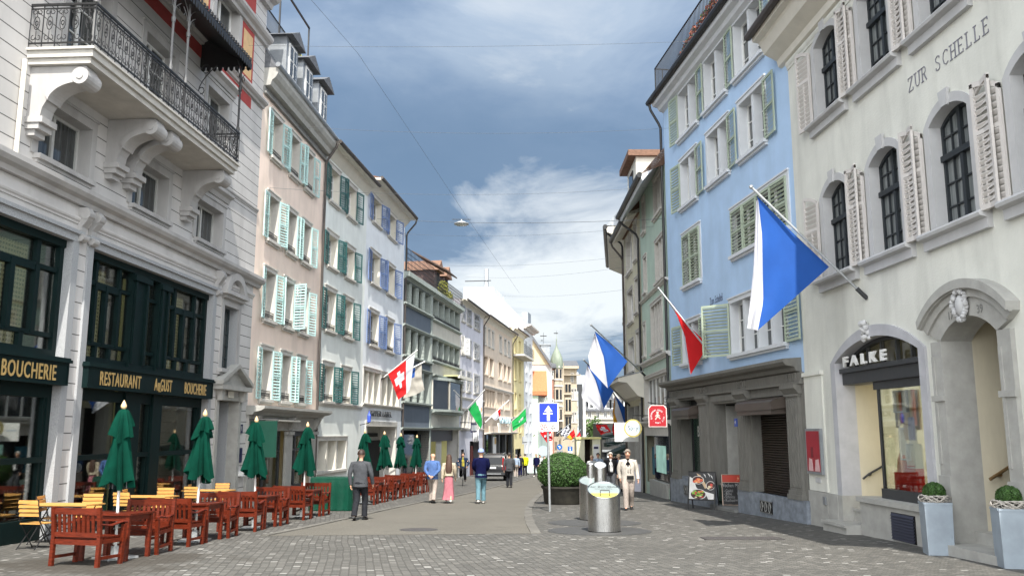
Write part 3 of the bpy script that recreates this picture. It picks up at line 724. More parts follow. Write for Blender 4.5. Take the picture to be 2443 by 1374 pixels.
for z in (17.55, 16.75): rl.box(-.5, W - .6, yr - .02, yr + .02, z, z + .04)
for i in range(64): x = -.5 + (W - .1) * i / 63; rl.box(x - .01, x + .01, yr - .01, yr + .01, 16.6, 17.55)
for x in (-.4, 3.4, W - .65): rl.box(x - .03, x + .03, yr - .03, yr + .03, 16.6, 19.3)
rl.box(-.5, W - .6, yr - .03, yr + .03, 19.26, 19.34)
b2.add(rl, 'roof_railing', M['black'])
def leafclump(b, c, rx, ry, rz, n, s, m=0, shell=.55):
    for _ in range(n):
        while True:
            p = V((random.uniform(-1, 1), random.uniform(-1, 1), random.uniform(-1, 1)))
            if shell < p.length < 1: break
        q = V((c[0] + p.x * rx, c[1] + p.y * ry, c[2] + p.z * rz)); e = V((random.gauss(0, 1), random.gauss(0, 1), random.gauss(0, 1))).normalized(); f = e.orthogonal().normalized(); k = s * random.uniform(.6, 1.3)
        g_ = e.cross(f)
        b.quad(q - f * k, q + g_ * k * .5, q + f * k, q - g_ * k * .5, m)
M['yleaf'] = mat('yellow_green_leaf', (.35, .36, .06), .6, var=.4, vs=8)
rp = MB(); leafclump(rp, (W - 1.6, 1.1, 17.3), .7, .4, .6, 260, .1); leafclump(rp, (W - 2.6, 1.1, 17.0), .5, .3, .45, 160, .09)
rp.box(W - 3, W - 1, .95, 1.3, 16.55, 16.8, 1)
b2.add(rp, 'roof_plants', [M['yleaf'], M['dgrey']])
# shop front
b2.band(2.22, 2.52, .62, 'stone', -.1, W + .35, 'shop_cornice')
sp_ = MB()
for a, c in ((0, .9), (3.9, 4.6), (7.2, W)):
    sp_.box(a, c, -.1, .004, -1.2, 1.55); sp_.box(a - .03, c + .03, -.16, .004, 1.55, 1.68)
    sp_.prism([(-.35, 2.2), (-.12, 1.75), (0, 1.7), (0, 2.2)][::-1], (a + c) / 2 - .12, (a + c) / 2 + .12, 0, 'x')
sp_.box(0, W, -.08, .3, 1.7, 2.215)
b2.add(sp_, 'shop_pilasters', M['stone'])
for a, c in ((.9, 3.9), (4.6, 7.2)):
    f = MB(); f.box(a, c, .15, .25, 1.5, 1.7)
    for x in (a, a + (c - a) * .42, c - .08): f.box(x, x + .09, .15, .25, -1.2, 1.5)
    f.box(a, c, .16, .24, .95, 1.02); f.box(a, c, .15, .25, -1.2, -.35)
    b2.add(f, 'shop_frame', M['dgrey']); b2.add(MB().box(a, c, .2, .21, -.4, 1.5), 'shop_glass', M['glass_l'])
    b2.add(MB().box(a, c, 1.9, 1.92, -1.2, 1.7, 0).box(a + .3, a + 1.1, 1.2, 1.4, -.9, .6, 1).box(a, c, .26, 1.9, 1.7, 1.72, 0), 'shop_interior', [M['olive'], M['offw']])
b2.add(MB().prism([(-.16, 2.1), (-.5, 2.08), (-.5, 2.03), (-.16, 2.02)][::-1], 1.3, 4.2, 0, 'x'), 'awning_case', M['offw'])
M['vgreen'] = mat('green_sign_enamel', (.01, .05, .035), .35, var=.1)
sg = b2.add(MB().box(.02, .06, -1.02, -.12, .85, 2.02, 0).tube([(.04, -1.05, 2.06), (.04, .0, 2.06)], .025, 6, 1), 'hanging_sign', [M['vgreen'], M['dgrey']])
sg.data.materials.append(M['gold']); 
# ---------------------------------------------------------------- left 3 and 4: two white houses
P, d, W = LC['L3']
b3 = Bld('white_house', 'greenish white plaster house with dark green shutters', P, d, W)
M['wg'] = plaster('greenish_white_plaster', (.74, .77, .74), .1); M['wb'] = plaster('bluish_white_plaster', (.74, .77, .8), .08)
M['dgs'] = mat('dark_green_shutter_paint', (.035, .115, .11), .55, var=.12, vs=2); M['bls'] = mat('blue_shutter_paint', (.13, .19, .36), .55, var=.12, vs=2)
for ri, (z0, z1) in enumerate(((11.84, 13.35), (8.9, 10.3), (6.06, 7.8), (2.98, 4.5))):
    for ci, (u0, u1) in enumerate(((.75, 2.15), (3.45, 4.9))):
        b3.win(u0, u1, z0, z1, .3, 'white', 2, 3, 'pane_c', .18, 'stone_w', .13, ('dgs', 175, 164 + 4 * ci), guard=ri in (2, 3), rev='offw')
b3.holes.append((.4, 4.5, .0, 1.28))
w_ = b3.put(mk_reveal(4.1, 1.28, .4, .16, M['stone_w'], M['offw']), 'window', .4, 0, .0)
[MB().box(4.1 * i / 3 - .09, 4.1 * i / 3 + .09, .02, .42, 0, 1.28).obj('mullion', M['offw'], w_) for i in (1, 2)]
place(mk_frame(4.1, 1.28, 3, 0, M['white']), 'window_frame', w_, (0, .4, 0)); place(mk_pane(4.1, 1.28, M['pane_c']), 'pane', w_, (0, .41, 0)); place(mk_sill(4.1, .1, M['stone_w']), 'sill', w_)
b3.wall(M['wg'], 14.1, depth=9)
def soffit(bl, z, pr, zt, W_, m='offw', tile='tile', x0=0, gm='gut', rh=1.2):
    bl.add(MB().prism([(0, z), (-pr * .55, z + .45), (-pr, zt - .12), (-pr, zt), (0, zt)][::-1], x0, W_, 0, 'x'), 'eaves', M[m])
    bl.gutter(zt, pr + .05, gm, x0, W_)
    bl.add(MB().prism([(-pr - .02, zt + .02), (4.5, zt + rh), (9.5, zt + .02)], x0, W_, 0, 'x'), 'roof', M[tile])
soffit(b3, 13.7, .6, 14.25, W)
b3.downpipe(-.12, 14.2, .6)
b3.band(2.74, 2.92, .1, 'stone_w')
b3.add(MB().box(0, W, -.05, .003, -1.6, -.6), 'plinth', M['stone'])
P, d, W = LC['L4']
b4 = Bld('white_house', 'bluish white plaster house with blue shutters above a blue-lamp entrance', P, d, W)
for ri, (z0, z1) in enumerate(((12.7, 14.0), (9.4, 11.0), (6.14, 7.85))):
    for ci, (u0, u1) in enumerate(((1.05, 2.85), (4.5, 6.3))):
        b4.win(u0, u1, z0, z1, .3, 'white', 2, 1, 'pane_c', .18, 'stone_w', .13, ('bls', 175, 166), guard=ri > 1, rev='offw')
for u0, u1 in ((.25, 3.5), (3.9, 8.0)): b4.win(u0, u1, 3.12, 4.75, .42, 'white', 3, 2, 'pane_c', .16, 'stone_w', 0, mull=3, rev='offw')
b4.holes.append((1.0, 7.3, -1.6, 1.95))
b4.wall(M['wb'], 14.6, depth=9)
soffit(b4, 14.15, .7, 14.7, W)
b4.band(2.92, 3.1, .12, 'stone_w', 0, W + .1)
b4.downpipe(W + .1, 14.65, .72)
en = MB(); en.box(.75, 1.0, -.06, .9, -1.7, 1.95); en.box(7.3, 7.55, -.06, .9, -1.7, 1.95); en.box(.75, 7.55, -.08, .9, 1.95, 2.22)
b4.add(en, 'door_surround', M['stone_w'])
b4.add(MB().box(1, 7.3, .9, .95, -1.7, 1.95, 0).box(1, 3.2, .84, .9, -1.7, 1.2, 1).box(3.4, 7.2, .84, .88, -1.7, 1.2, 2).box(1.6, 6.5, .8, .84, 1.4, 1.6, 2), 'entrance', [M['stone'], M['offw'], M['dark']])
me = text_mesh('KIPPER LABEL', .42, M['dgrey'], .05, 1., 'CENTER', .004, 1.05)
wv = max(v.co.x for v in me.vertices) - min(v.co.x for v in me.vertices)
for v in me.vertices: v.co.x *= 4.6 / wv
b4.put(me, 'lettering', 3.55, -.12, 2.6)
b4.add(MB().lathe([(.03, 0), (.09, .05), (.1, .35), (.03, .5), (.01, .62)], (-.15, -.45, 2.1), 8, 0).tube([(-.15, 0, 2.0), (-.15, -.45, 2.1)], .02, 5, 1), 'wall_lamp', [mat('blue_lamp_glass', (.05, .1, .5), .3, var=.05), M['dgrey']])
# ---------------------------------------------------------------- left 5 and 6: houses with column windows
P, d, W = LC['L5']
b5 = Bld('column_house', 'dark slate-blue house with banded stone columns between its windows', P, d, W)
M['sb'] = plaster('slate_blue_plaster', (.13, .155, .19), .08); M['gs'] = mat('green_grey_stone', (.3, .335, .31), .85, var=.12, vs=4, bump=.1, stain=.2)
for z0, z1 in ((9.5, 10.9), (6.3, 8.0), (3.5, 5.5)):
    b5.win(.15, W - .25, z0, z1, .55, 'dgrey', 4, 1, 'pane_c', .0, 'gs', .22)
    for k in range(1, 4):
        cbm = MB()
        x = .15 + (W - .4) * k / 4 - .05
        for j in range(7): zz = z0 + (z1 - z0) * j / 7; cbm.tube([(x, .2, zz + .012), (x, .2, zz + (z1 - z0) / 7 - .012)], .22, 10)
        cbm.tube([(x, .2, z0), (x, .2, z1)], .19, 10); b5.add(cbm, 'column', M['gs'])
    b5.add(MB().box(W - .45, W - .2, -.02, .5, z0, z1), 'pier', M['gs'])
b5.holes.append((.2, W - .3, -2, 1.75))
b5.wall(M['sb'], 11.2, depth=9)
for z in (10.95, 9.36, 6.14, 5.52, 3.34, 8.02, 1.78): b5.band(z, z + .16, .16, 'gs')
b5.add(MB().box(W - .3, W, -.06, .003, -1.7, 11.1), 'pilaster', M['gs'])
b5.add(MB().box(.2, W - .3, .8, .85, -2, 1.75, 0).box(.2, 2.2, .5, .55, -1.9, 1.5, 1).box(2.5, W - .5, .5, .54, -1.9, 1.5, 2), 'shop_window', [M['dark'], M['offw'], M['pane']])
b5.add(MB().box(0, W, -.35, .003, 11.1, 11.4), 'cornice', M['gs'])
b5.add(MB().prism([(-.2, 11.4), (1.2, 12.2), (9, 12.2), (9, 11.4)], 0, W, 0, 'x'), 'roof', M['slate'])
b5.add(MB().box(0.2, 2.2, 1.2, 4, 11.4, 14.2, 0).box(.0, 2.6, .7, 4.2, 14.2, 14.4, 1).box(.4, 1.6, 1.15, 1.2, 11.7, 13.8, 2), 'roof_pavilion', [M['dgrey'], M['slate'], M['pane']])
def grid_rail(W_, y, z, h, n, curly=False):
    b = MB()
    for k in range(6): zz = z + h * k / 5; b.box(0, W_, y - .015, y + .015, zz - .012, zz + .012)
    for i in range(n + 1): x = W_ * i / n; b.box(x - .012, x + .012, y - .012, y + .012, z, z + h)
    return b
b5.add(grid_rail(W, -.1, 11.4, 1.5, 22), 'roof_railing', M['black'])
P, d, W = LC['L6']
b6 = Bld('cream_house', 'cream house with rows of slim stone window posts and a glazed bay', P, d, W)
M['cr'] = plaster('cream_grey_plaster', (.5, .48, .42), .12)
for z0, z1 in ((9.4, 10.9), (6.55, 8.05)):
    b6.win(.25, W - .2, z0, z1, .5, 'dgrey', 5, 1, 'pane', .0, 'gs', .2, mull=5, rev='gs', guard=True)
b6.holes.append((.2, W - .3, -2, 1.8)); b6.holes.append((.3, W - .4, 3.25, 5.35))
b6.wall(M['cr'], 11.2, depth=9)
for z, p in ((10.95, .25), (9.22, .18), (6.38, .18), (8.07, .14), (5.4, .3), (2.9, .3), (1.85, .2)): b6.band(z, z + .17, p, 'gs', 0, W)
bay = MB(); bx0, bx1 = .3, W - .4
bay.box(bx0, bx1, .5, .55, 3.25, 5.35, 0)
for x0, x1, y0, y1 in ((bx0, bx0 + 2.2, 0, -.7), (bx0 + 2.2, bx1 - 2.2, -.7, -.7), (bx1 - 2.2, bx1, -.7, 0)):
    bay.quad((x0, y0, 3.2), (x1, y1, 3.2), (x1, y1, 5.2), (x0, y0, 5.2), 1); bay.bar((x0, y0 - .02, 3.2), (x0, y0 - .02, 5.2), .12, .12, 2, (0, 1, 0)); bay.bar((x1, y1 - .02, 3.2), (x1, y1 - .02, 5.2), .12, .12, 2, (0, 1, 0))
for z, t in ((3.05, .16), (5.2, .2)): bay.prism([(bx0 - .1, .0), (bx0 + 2.2, -.85), (bx1 - 2.2, -.85), (bx1 + .1, 0)], z, z + t, 3, 'xy')
bay.prism([(bx0 + 1, .0), (bx0 + 2.6, -.5), (bx1 - 2.6, -.5), (bx1 - 1, 0)], 2.85, 3.05, 3, 'xy')
b6.add(bay, 'bay_window', [M['dark'], M['pane'], M['offw'], M['gs']])
b6.add(MB().box(3.5, 8.2, -1.2, 0, 5.62, 5.72, 0).box(3.5, 8.2, -1.25, -1.1, 5.5, 5.72, 1), 'awning', [mat('moss_awning', (.45, .45, .25), .8), M['offw']])
b6.add(MB().box(.2, W - .3, .9, .95, -2, 1.8, 0).box(.6, W - .8, .35, .4, 1.0, 1.8, 1).box(.4, 1.4, .5, .55, -2, 1., 2).box(3.8, 5.4, .5, .55, -2, 1., 2), 'shop_window', [M['olive'], M['dgrey'], M['stone_w']])
b6.add(MB().box(0, W, -.35, .003, 11.1, 11.36), 'cornice', M['gs'])
b6.add(MB().prism([(-.2, 11.36), (3.0, 13.0), (9, 13.0), (9, 11.36)], .6, W, 0, 'x'), 'roof', M['tile'])
b6.add(grid_rail(W, -.15, 11.36, 1.2, 40), 'roof_railing', M['black'])
rp = MB(); leafclump(rp, (5.2, .5, 12.3), .8, .4, .7, 260, .13); leafclump(rp, (6.6, .5, 11.9), 1., .4, .5, 240, .13); b6.add(rp, 'roof_plants', M['yleaf'])
b6.add(MB().prism([(-.9, 12.9), (1.6, 14.3), (1.6, 14.2), (-.9, 12.8)][::-1], .3, 3.8, 0, 'x'), 'awning', mat('brown_awning', (.07, .045, .035), .8))
for u in (4.3, 7.0):
    dm = MB(); dm.box(u, u + 1.5, .9, 4, 11.6, 13.6, 0); dm.prism([(u - .25, 13.6), (u + 1.75, 13.6), (u + .75, 14.5)], .6, 4.2, 1); dm.box(u + .5, u + 1.1, .86, .9, 12.5, 13.5, 2)
    b6.add(dm, 'dormer', [mat('mauve_dormer_boards', (.13, .085, .08), .8, var=.15), M['tile'], M['dark']])
# ---------------------------------------------------------------- left 7 to 10
P, d, W = LC['L7']
b7 = Bld('lavender_house', 'pale lavender plaster house with grey louvred shutters', P, d, W)
M['lav'] = plaster('lavender_plaster', (.5, .5, .55), .08); M['gsh'] = mat('grey_shutter_paint', (.3, .31, .33), .6, var=.1)
for z0, z1, cm in ((10.5, 11.7, 1), (7.85, 9.15, 1), (4.93, 6.45, 1)):
    for k, (u0, u1) in enumerate(((.45, 1.6), (2.5, 4.3), (5.5, 8.1))):
        sh = ('gsh', 8, 8) if not (z0 == 7.85 and k == 0) else ('white', 150, 150)
        b7.win(u0, u1, z0, z1, .25, 'white', 2, 1, 'pane', .08, 'stone_w', .14, sh)
for u0, u1 in ((.6, 3.2), (3.8, 5.6), (6.2, 9.)): b7.win(u0, u1, 2.0, 3.4, .6, 'white', 2, 1, 'pane', .1, 'stone_w', .1, mull=2)
b7.holes.append((4.2, 8.2, -2.2, .9)); b7.holes.append((.8, 1.8, -2, .3))
b7.wall(M['lav'], 12.2, depth=9)
b7.band(4.2, 4.42, .16, 'stone_w'); b7.band(1.75, 1.95, .14, 'stone_w')
soffit(b7, 11.75, .55, 12.1, W, rh=.4)
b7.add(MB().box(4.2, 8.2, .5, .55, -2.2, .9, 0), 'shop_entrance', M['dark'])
b7.add(MB().box(4.3, 5.5, .3, .36, -2.2, .5), 'poster', mat('pink_poster', (.65, .3, .38), .6)); b7.add(MB().box(6.6, 7.6, .4, .45, -2.2, .5), 'poster', M['rust']); b7.add(MB().box(.8, 1.8, .5, .55, -2, .3), 'side_door', M['dark'])
b7.put(text_mesh('AW', 1.5, M['white'], .08, .9, 'CENTER', .02), 'lettering', 6.2, -.12, 1.3)
sg = b7.add(MB().box(.35, 2.6, -.9, -.84, 1.62, 2.35, 0).box(.45, 2.5, -.905, -.9, 1.75, 2.2, 1).tube([(.3, 0, 2.4), (2.4, -.87, 2.4)], .03, 5, 2), 'hanging_sign', [M['navy'], M['white'], M['dgrey']])
P, d, W = LC['L8']
b8 = Bld('beige_house', 'long beige house with groups of narrow windows and a dark shop front', P, d, W)
M['bei'] = plaster('beige_plaster', (.56, .47, .38), .1)
for a in ((.2, 1.3), (2.25, 3.35), (4.2, 5.3), (8.3, 9.7), (11.2, 12.5), (13.5, 14.9)): b8.win(a[0], a[1], 9.62, 11.15, .3, 'dgrey', 1, 0, 'pane', .1, 'stone_w', .12)
for a in ((.3, 2.3), (3.0, 5.1), (7.8, 9.8), (10.7, 12.6), (13.3, 15.3)): b8.win(a[0], a[1], 6.85, 8.5, .6, 'dgrey', 2, 1, 'pane', .1, 'bei', .12)
for a in ((.5, 6.1), (6.9, 10.2), (11.4, 14.6)): b8.win(a[0], a[1], 3.95, 5.5, .6, 'dgrey', 4, 0, 'pane', .06, 'bei', .1, mull=4)
b8.holes.append((.6, W - .6, -2.4, 1.4))
b8.wall(M['bei'], 12., depth=9)
soffit(b8, 11.75, .6, 12.15, W, rh=.4)
b8.downpipe(-.1, 12.1, .6); b8.downpipe(W, 12.1, .6)
b8.band(5.65, 5.85, .2, 'stone_w'); b8.band(2.9, 3.08, .2, 'stone_w'); b8.band(1.45, 1.62, .8, 'stone_w', name='shop_canopy'); b8.add(MB().box(.2, W - .2, -.6, -.5, 1.62, 2.2, 0).box(4.6, 5.6, -.65, -.5, 1.55, 2.5, 1).box(10.6, 11.6, -.65, -.5, 1.55, 2.5, 1), 'sign_board', [M['bei'], M['offw']])
si = MB(); si.box(.6, W - .6, .8, .85, -2.4, 1.4, 0)
for k in range(5): x = .6 + (W - 1.2) * k / 4; si.box(x - .3, x + .3, -.05, .3, -2.4, 1.4, 1)
si.box(6.2, 8.6, .2, .26, -.6, 1.2, 2); si.box(7.0, 7.6, .15, .2, .5, 1.1, 3)
b8.add(si, 'shop_front', [M['pane'], M['dgrey'], M['white'], M['gold']])
sg = b8.add(MB().box(13.4, 16.2, -1.6, -1.54, .4, 1.2, 0).box(13.4, 16.2, -1.605, -1.6, .55, .62, 1), 'hanging_sign', [M['white'], M['dgrey']])
me = text_mesh('CARTIER', .5, M['dgrey'], .01); 
b8.put(text_mesh('ROMEDICA', .9, mat('pale_blue_letter', (.5, .66, .72), .5), .06, 1.4, 'CENTER', .01), 'lettering', 8., -.7, 2.75)
P, d, W = LC['L9']
b9 = Bld('yellow_house', 'narrow yellow house with an iron balcony below its eaves', P, d, W)
M['yel'] = plaster('yellow_plaster', (.62, .54, .3), .1)
for z0, z1 in ((10.4, 12.), (7.4, 9.6), (4.2, 5.9), (1.6, 3.)):
    for a in ((1.4, 2.9), (4.6, 6.2)): b9.win(a[0], a[1], z0, z1, .4, 'white', 1, 1, 'pane_c', .1, 'yel', .12)
b9.holes.append((2., 6., -2.7, -.2))
b9.wall(M['yel'], 12.9, depth=9); soffit(b9, 12.5, .6, 12.9, W, rh=.4)
b9.add(MB().box(.4, W - .3, -1.3, 0, 9.9, 10.1), 'balcony', M['stone_w']); b9.add(grid_rail(W - .7, -1.28, 10.1, 1.1, 20), 'balcony_railing', M['black'], .4)
b9.band(3.1, 3.3, .2, 'stone_w')
b9.add(MB().box(2., 6., .3, .35, -2.7, -.2, 0).box(2.6, 4., .2, .3, -2.7, -1.2, 1), 'shop_entrance', [M['dgrey'], M['rust']])
P, d, W = LC['L10']
b10 = Bld('white_tall_house', 'tall white house with steep bare side wall above lower roofs', P, d, W)
M['wt'] = plaster('cool_white_plaster', (.6, .62, .63), .06)
for z0 in (-.8, 1.6, 4., 6.4, 8.8, 11.2):
    for a in ((1.4, 2.6), (4.8, 6.)): b10.win(a[0], a[1], z0, z0 + 1.3, .3, 'white', 1, 0, 'pane', .0, 'wt', .1)
b10.wall(M['wt'], 14.2, depth=16)
def zat(px, py):                      # height and depth-of-house of a pixel on the near side wall
    r = ray(px, py); t = (b10.P.dot(b10.x)) / (r.x * b10.x.x + r.y * b10.x.y); h = O + r * t; e = V((h.x, h.y)) - b10.P; return e.dot(b10.y), h.z
sil = [zat(*p) for p in ((1252, 800), (1250, 768), (1182, 700), (1176, 684), (1106, 684), (1106, 800))]
b10.add(MB().prism([(max(p[0], 0.02), p[1]) for p in sil], 0.01, W, 0, 'x'), 'gable', plaster('weathered_white_gable', (.4, .43, .45), .3))
p0, p1 = zat(1108, 669), zat(1170, 669)
b10.add(MB().box(.3, .4, p1[0], p0[0], p0[1] - .1, p0[1], 0), 'roof_rail', M['dgrey'])
p2, p3 = zat(1158, 684), zat(1158, 640)
b10.add(MB().tube([(.6, p2[0], p2[1] - .3), (.6, p2[0], p3[1])], .28, 8), 'flue', M['galv'], smooth=True)
b10.band(13.9, 14.4, .9, 'stone_w', name='cornice', x0=-.4); b10.add(MB().box(2.2, 4.8, -.2, .6, 14.4, 16.2), 'dormer', M['zinc'])
# ---------------------------------------------------------------- right 2: blue house
P, d, W = RC['R2']
c2 = Bld('blue_house', 'light blue plaster house with sage green shutters above a grey stone shop front', P, d, W, False)
U = lambda u: c2.W - u
M['bl'] = plaster('light_blue_plaster', (.41, .56, .76), .1); M['sage'] = mat('sage_shutter_paint', (.37, .43, .33), .6, var=.08, vs=2); M['bw'] = mat('pale_grey_window_paint', (.6, .62, .64), .6, var=.05)
def pair(bl, ua, ub, z0, z1, n, sh, lw, rd=.28, nb=2, mull=0, sill=.16):
    return bl.win(U(ub), U(ua), z0, z1, rd, 'white', n, nb, 'pane_c', .13, 'bw', sill, sh, lw, mull=mull, rev='bw')
for i, (a, c) in enumerate(((7.15, 9.3), (4.35, 6.4), (1.45, 3.6))):
    pair(c2, a, c, 12.45, 14.25, 2, ('sage', 172 if i == 0 else None, 177), .74, mull=2)
for i, (a, c) in enumerate(((7.5, 9.3), (4.4, 6.35), (1.55, 3.45))):
    pair(c2, a, c, 9.82, 11.55, 2, ('sage', 172 if i == 0 else None, 177), .78, mull=2)
pair(c2, 7.45, 9.3, 6.88, 8.72, 2, ('sage', 2, 2), .92, .12)
w_ = pair(c2, .4, 4.4, 7.02, 8.4, 4, ('sage', 2, 2), .99, .12)
me = mk_leaf(.99, 1.42, M['sage'])
for x, a in ((1.995, 180), (2.005, 0)): place(me, 'shutter', w_, (x, -.07, -.02), R(a))
pair(c2, 7.75, 9.7, 4.1, 5.5, 2, ('sage', 172, 176), .8, mull=2)
pair(c2, .9, 4.85, 4.0, 5.6, 4, ('sage', 140, 177), .98, mull=4)
for h in ((.95, 3.45, -.05, 2.62), (4.5, 6.6, -1.6, 2.55), (8.05, 10.15, .1, 2.78)): c2.holes.append((U(h[1]), U(h[0]), h[2], h[3]))
c2.wall(M['bl'], 14.6, depth=9)
c2.put(text_mesh('Zum Schelleli', .36, mat('faded_grey_paint', (.12, .15, .22), .9, var=.2), .006, .62, 'CENTER'), 'lettering', U(6.1), -.006, 5.93)
c2.add(MB().prism([(0, 14.3), (-.18, 14.38), (-.24, 14.5), (-.42, 14.55), (-.46, 14.62), (-.46, 14.75), (0, 14.75)][::-1], 0, c2.W, 0, 'x'), 'eaves', M['bw'])
c2.gutter(14.78, .54, 'black', -.25, c2.W, .12)
c2.add(MB().prism([(-.5, 14.76), (4, 17.2), (9, 17.2), (9, 14.76)], 0, c2.W, 0, 'x'), 'roof', M['tile'])
c2.downpipe(-.1, 14.7, .55, 'black')
rb = MB(); ry = -.3
for z in (16.15, 15.25): rb.box(.0, c2.W, ry - .02, ry + .02, z, z + .04)
n_ = 84
for i in range(n_ + 1): x = c2.W * i / n_; rb.box(x - .011, x + .011, ry - .011, ry + .011, 15.0, 16.15)
rb.box(-.02, .02, ry, 1., 16.15, 16.19); [rb.box(-.011, .011, ry + .15 * k, ry + .15 * k + .022, 15.1, 16.15) for k in range(8)]
c2.add(rb, 'roof_railing', M['black'])
fl = MB(); leafclump(fl, (c2.W * .57, ry + .35, 15.62), c2.W * .40, .25, .52, 1500, .085, 0, .0); leafclump(fl, (c2.W * .57, ry + .3, 15.5), c2.W * .41, .25, .5, 500, .08, 1, .0); fl.box(.7, c2.W - .2, ry + .15, ry + .5, 15.02, 15.25, 2)
c2.add(fl, 'roof_plants', [mat('copper_red_leaf', (.34, .1, .05), .7, var=.5, vs=6), M['leaf2'], M['dgrey']])
# stone shop front
st = MB()
st.prism([(.004, 3.16), (-.16, 3.2), (-.2, 3.3), (-.42, 3.34), (-.5, 3.42), (-.5, 3.5), (.004, 3.54)][::-1], -.1, c2.W - .15, 0, 'x')
st.box(0, c2.W - .05, -.1, .004, 2.93, 3.16); st.box(-.02, c2.W - .03, -.16, .004, 2.86, 2.93)
PIL = ((10.3, 11.0), (7.1, 7.85), (3.6, 4.35), (.2, .9))
for a, c in PIL:
    x0, x1 = U(c), U(a); zb = -.02
    st.box(x0, x1, -.14, .004, zb, 2.6); st.box(x0 - .06, x1 + .06, -.2, .004, zb, zb + .12); st.box(x0 - .03, x1 + .03, -.17, .004, zb + .12, zb + .22)
    for k in range(5): xx = x0 + .1 + (x1 - x0 - .2) * k / 4; st.box(xx - .028, xx + .028, -.165, -.139, zb + .3, 2.5)
    st.box(x0 - .03, x1 + .03, -.18, .004, 2.56, 2.62); st.prism([(-.14, 2.62), (-.2, 2.7), (-.26, 2.76), (-.26, 2.855), (.004, 2.855), (.004, 2.62)][::-1], x0 - .08, x1 + .08, 0, 'x')
    for k in range(4): xx = x0 + .08 + (x1 - x0 - .16) * k / 3; st.box(xx - .03, xx + .03, -.13, -.099, 2.95, 3.15)
for a, c in ((10.15, 10.3), (7.85, 8.05), (6.6, 7.1), (4.35, 4.5), (3.45, 3.6), (.9, .95), (0, .2), (11.0, 11.29)): st.box(U(c), U(a), -.05, .35, -.02, 2.86)
st.box(U(10.15), U(8.05), -.04, .35, 2.78, 2.86); st.box(U(6.6), U(4.5), -.05, .35, 2.55, 2.86); st.box(U(3.45), U(.95), -.04, .35, 2.62, 2.86); st.box(U(6.7), U(4.4), -.1, -.051, 2.62, 2.8)
c2.add(st, 'shop_surround', mat('brown_grey_sandstone', (.165, .16, .143), .85, var=.14, vs=4, bump=.12, bs=30, stain=.3, stretch=(3, 3, .6)))
pb = MB()
for a, c in ((6.6, 11.29), (-.05, 4.5)): pb.box(U(c), U(a), -.16, .004, -1.4, -.022)
pb.box(U(10.15), U(8.05), -.06, .3, -.02, .1)
c2.add(pb, 'plinth', M['marble'])
for u in (2.4, 9.2):
    b = MB(); b.box(0, .8, -.19, -.165, -.52, -.2)
    gr = c2.add(b, 'cellar_grille', M['dark'], U(u) - .4); b = MB()
    for k in range(3): b.tube([(.14 + .26 * k + .1 * cos(t) * (1 - t / 12), -.195, -.36 + .13 * sin(t)) for t in [q_ * pi / 5 for q_ in range(13)]], .014, 4)
    b.box(0, .8, -.2, -.185, -.22, -.2); b.box(0, .8, -.2, -.185, -.52, -.5); b.obj('grille_bars', M['stone_d'], gr)
# window with display, door recess, roller shutter
c2.add(MB().box(U(10.1), U(8.05), .34, .4, .1, .2).box(U(10.1), U(10.02), .34, .4, .2, 2.78).box(U(8.13), U(8.05), .34, .4, .2, 2.78).box(U(10.02), U(8.13), .34, .4, 2.62, 2.78), 'shop_frame', M['black'])
c2.add(MB().box(U(10.1), U(8.05), .42, .43, .1, 2.78), 'shop_glass', M['glass_l'])
M['seag'] = glow(mat('sea_green_back', (.13, .22, .19), .7, var=.3, vs=1.5), .4)
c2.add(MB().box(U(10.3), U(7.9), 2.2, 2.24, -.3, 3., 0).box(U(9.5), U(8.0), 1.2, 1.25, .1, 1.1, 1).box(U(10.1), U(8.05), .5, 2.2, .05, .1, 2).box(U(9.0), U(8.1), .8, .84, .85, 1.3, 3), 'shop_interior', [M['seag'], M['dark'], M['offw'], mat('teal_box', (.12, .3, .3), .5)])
pl = c2.add(MB().box(U(8.95), U(8.0), .36, .4, 1.98, 2.6), 'window_sign', M['red']); 
for t, z, sz, u in (('Buchmann', 1.66, .52, 8.85), ('De Beck', .74, .34, 8.42), ("z'Züri", .42, .34, 8.42)):
    me = text_mesh(t, sz, M['white'], .004, .72, 'CENTER', .006); c2.put(me, 'lettering', U(u), .4, z)
for a, c, z, pr in ((10.05, 8.1, 2.28, .42), (3.55, 1.0, 2.3, .5)):
    aw = MB(); x0, x1 = U(a), U(c); aw.prism([(-.02, z), (-pr, z - .06), (-pr, z + .14), (-pr + .06, z + .2), (-.02, z + .3)][::-1], x0, x1, 0, 'x'); aw.prism([(-.06, z - .16), (-pr + .03, z - .18), (-pr + .03, z - .062), (-.06, z - .004)][::-1], x0 + .05, x1 - .08, 0, 'x')
    c2.add(aw, 'awning_case', mat('brown_aluminium', (.075, .06, .05), .4, var=.1))
b = MB(); n_ = 34
for i in range(n_):
    z = -.05 + 2.3 * i / n_; h = 2.3 / n_
    b.prism([(.26, z), (.22, z + h * .15), (.215, z + h * .5), (.24, z + h * .85), (.27, z + h * .97), (.3, z + h * .97), (.3, z)], U(3.45), U(.95), 0, 'x')
b.box(U(3.45), U(.95), .1, .3, 2.27, 2.62)
c2.add(b, 'roller_shutter', mat('brown_roller_slats', (.03, .021, .015), .5, var=.12, vs=1.5))
c2.add(MB().box(U(6.6), U(4.5), 1.5, 1.55, -1.6, 2.55, 0).box(U(6.6), U(6.55), .35, 1.5, -1.6, 2.55, 1).box(U(4.55), U(4.5), .35, 1.5, -1.6, 2.55, 1).box(U(6.55), U(4.55), .35, 1.5, 2.5, 2.55, 0).box(U(5.9), U(4.7), 1.4, 1.5, 1.9, 2.45, 2), 'door_recess', [M['dark'], M['stone'], M['pane']])
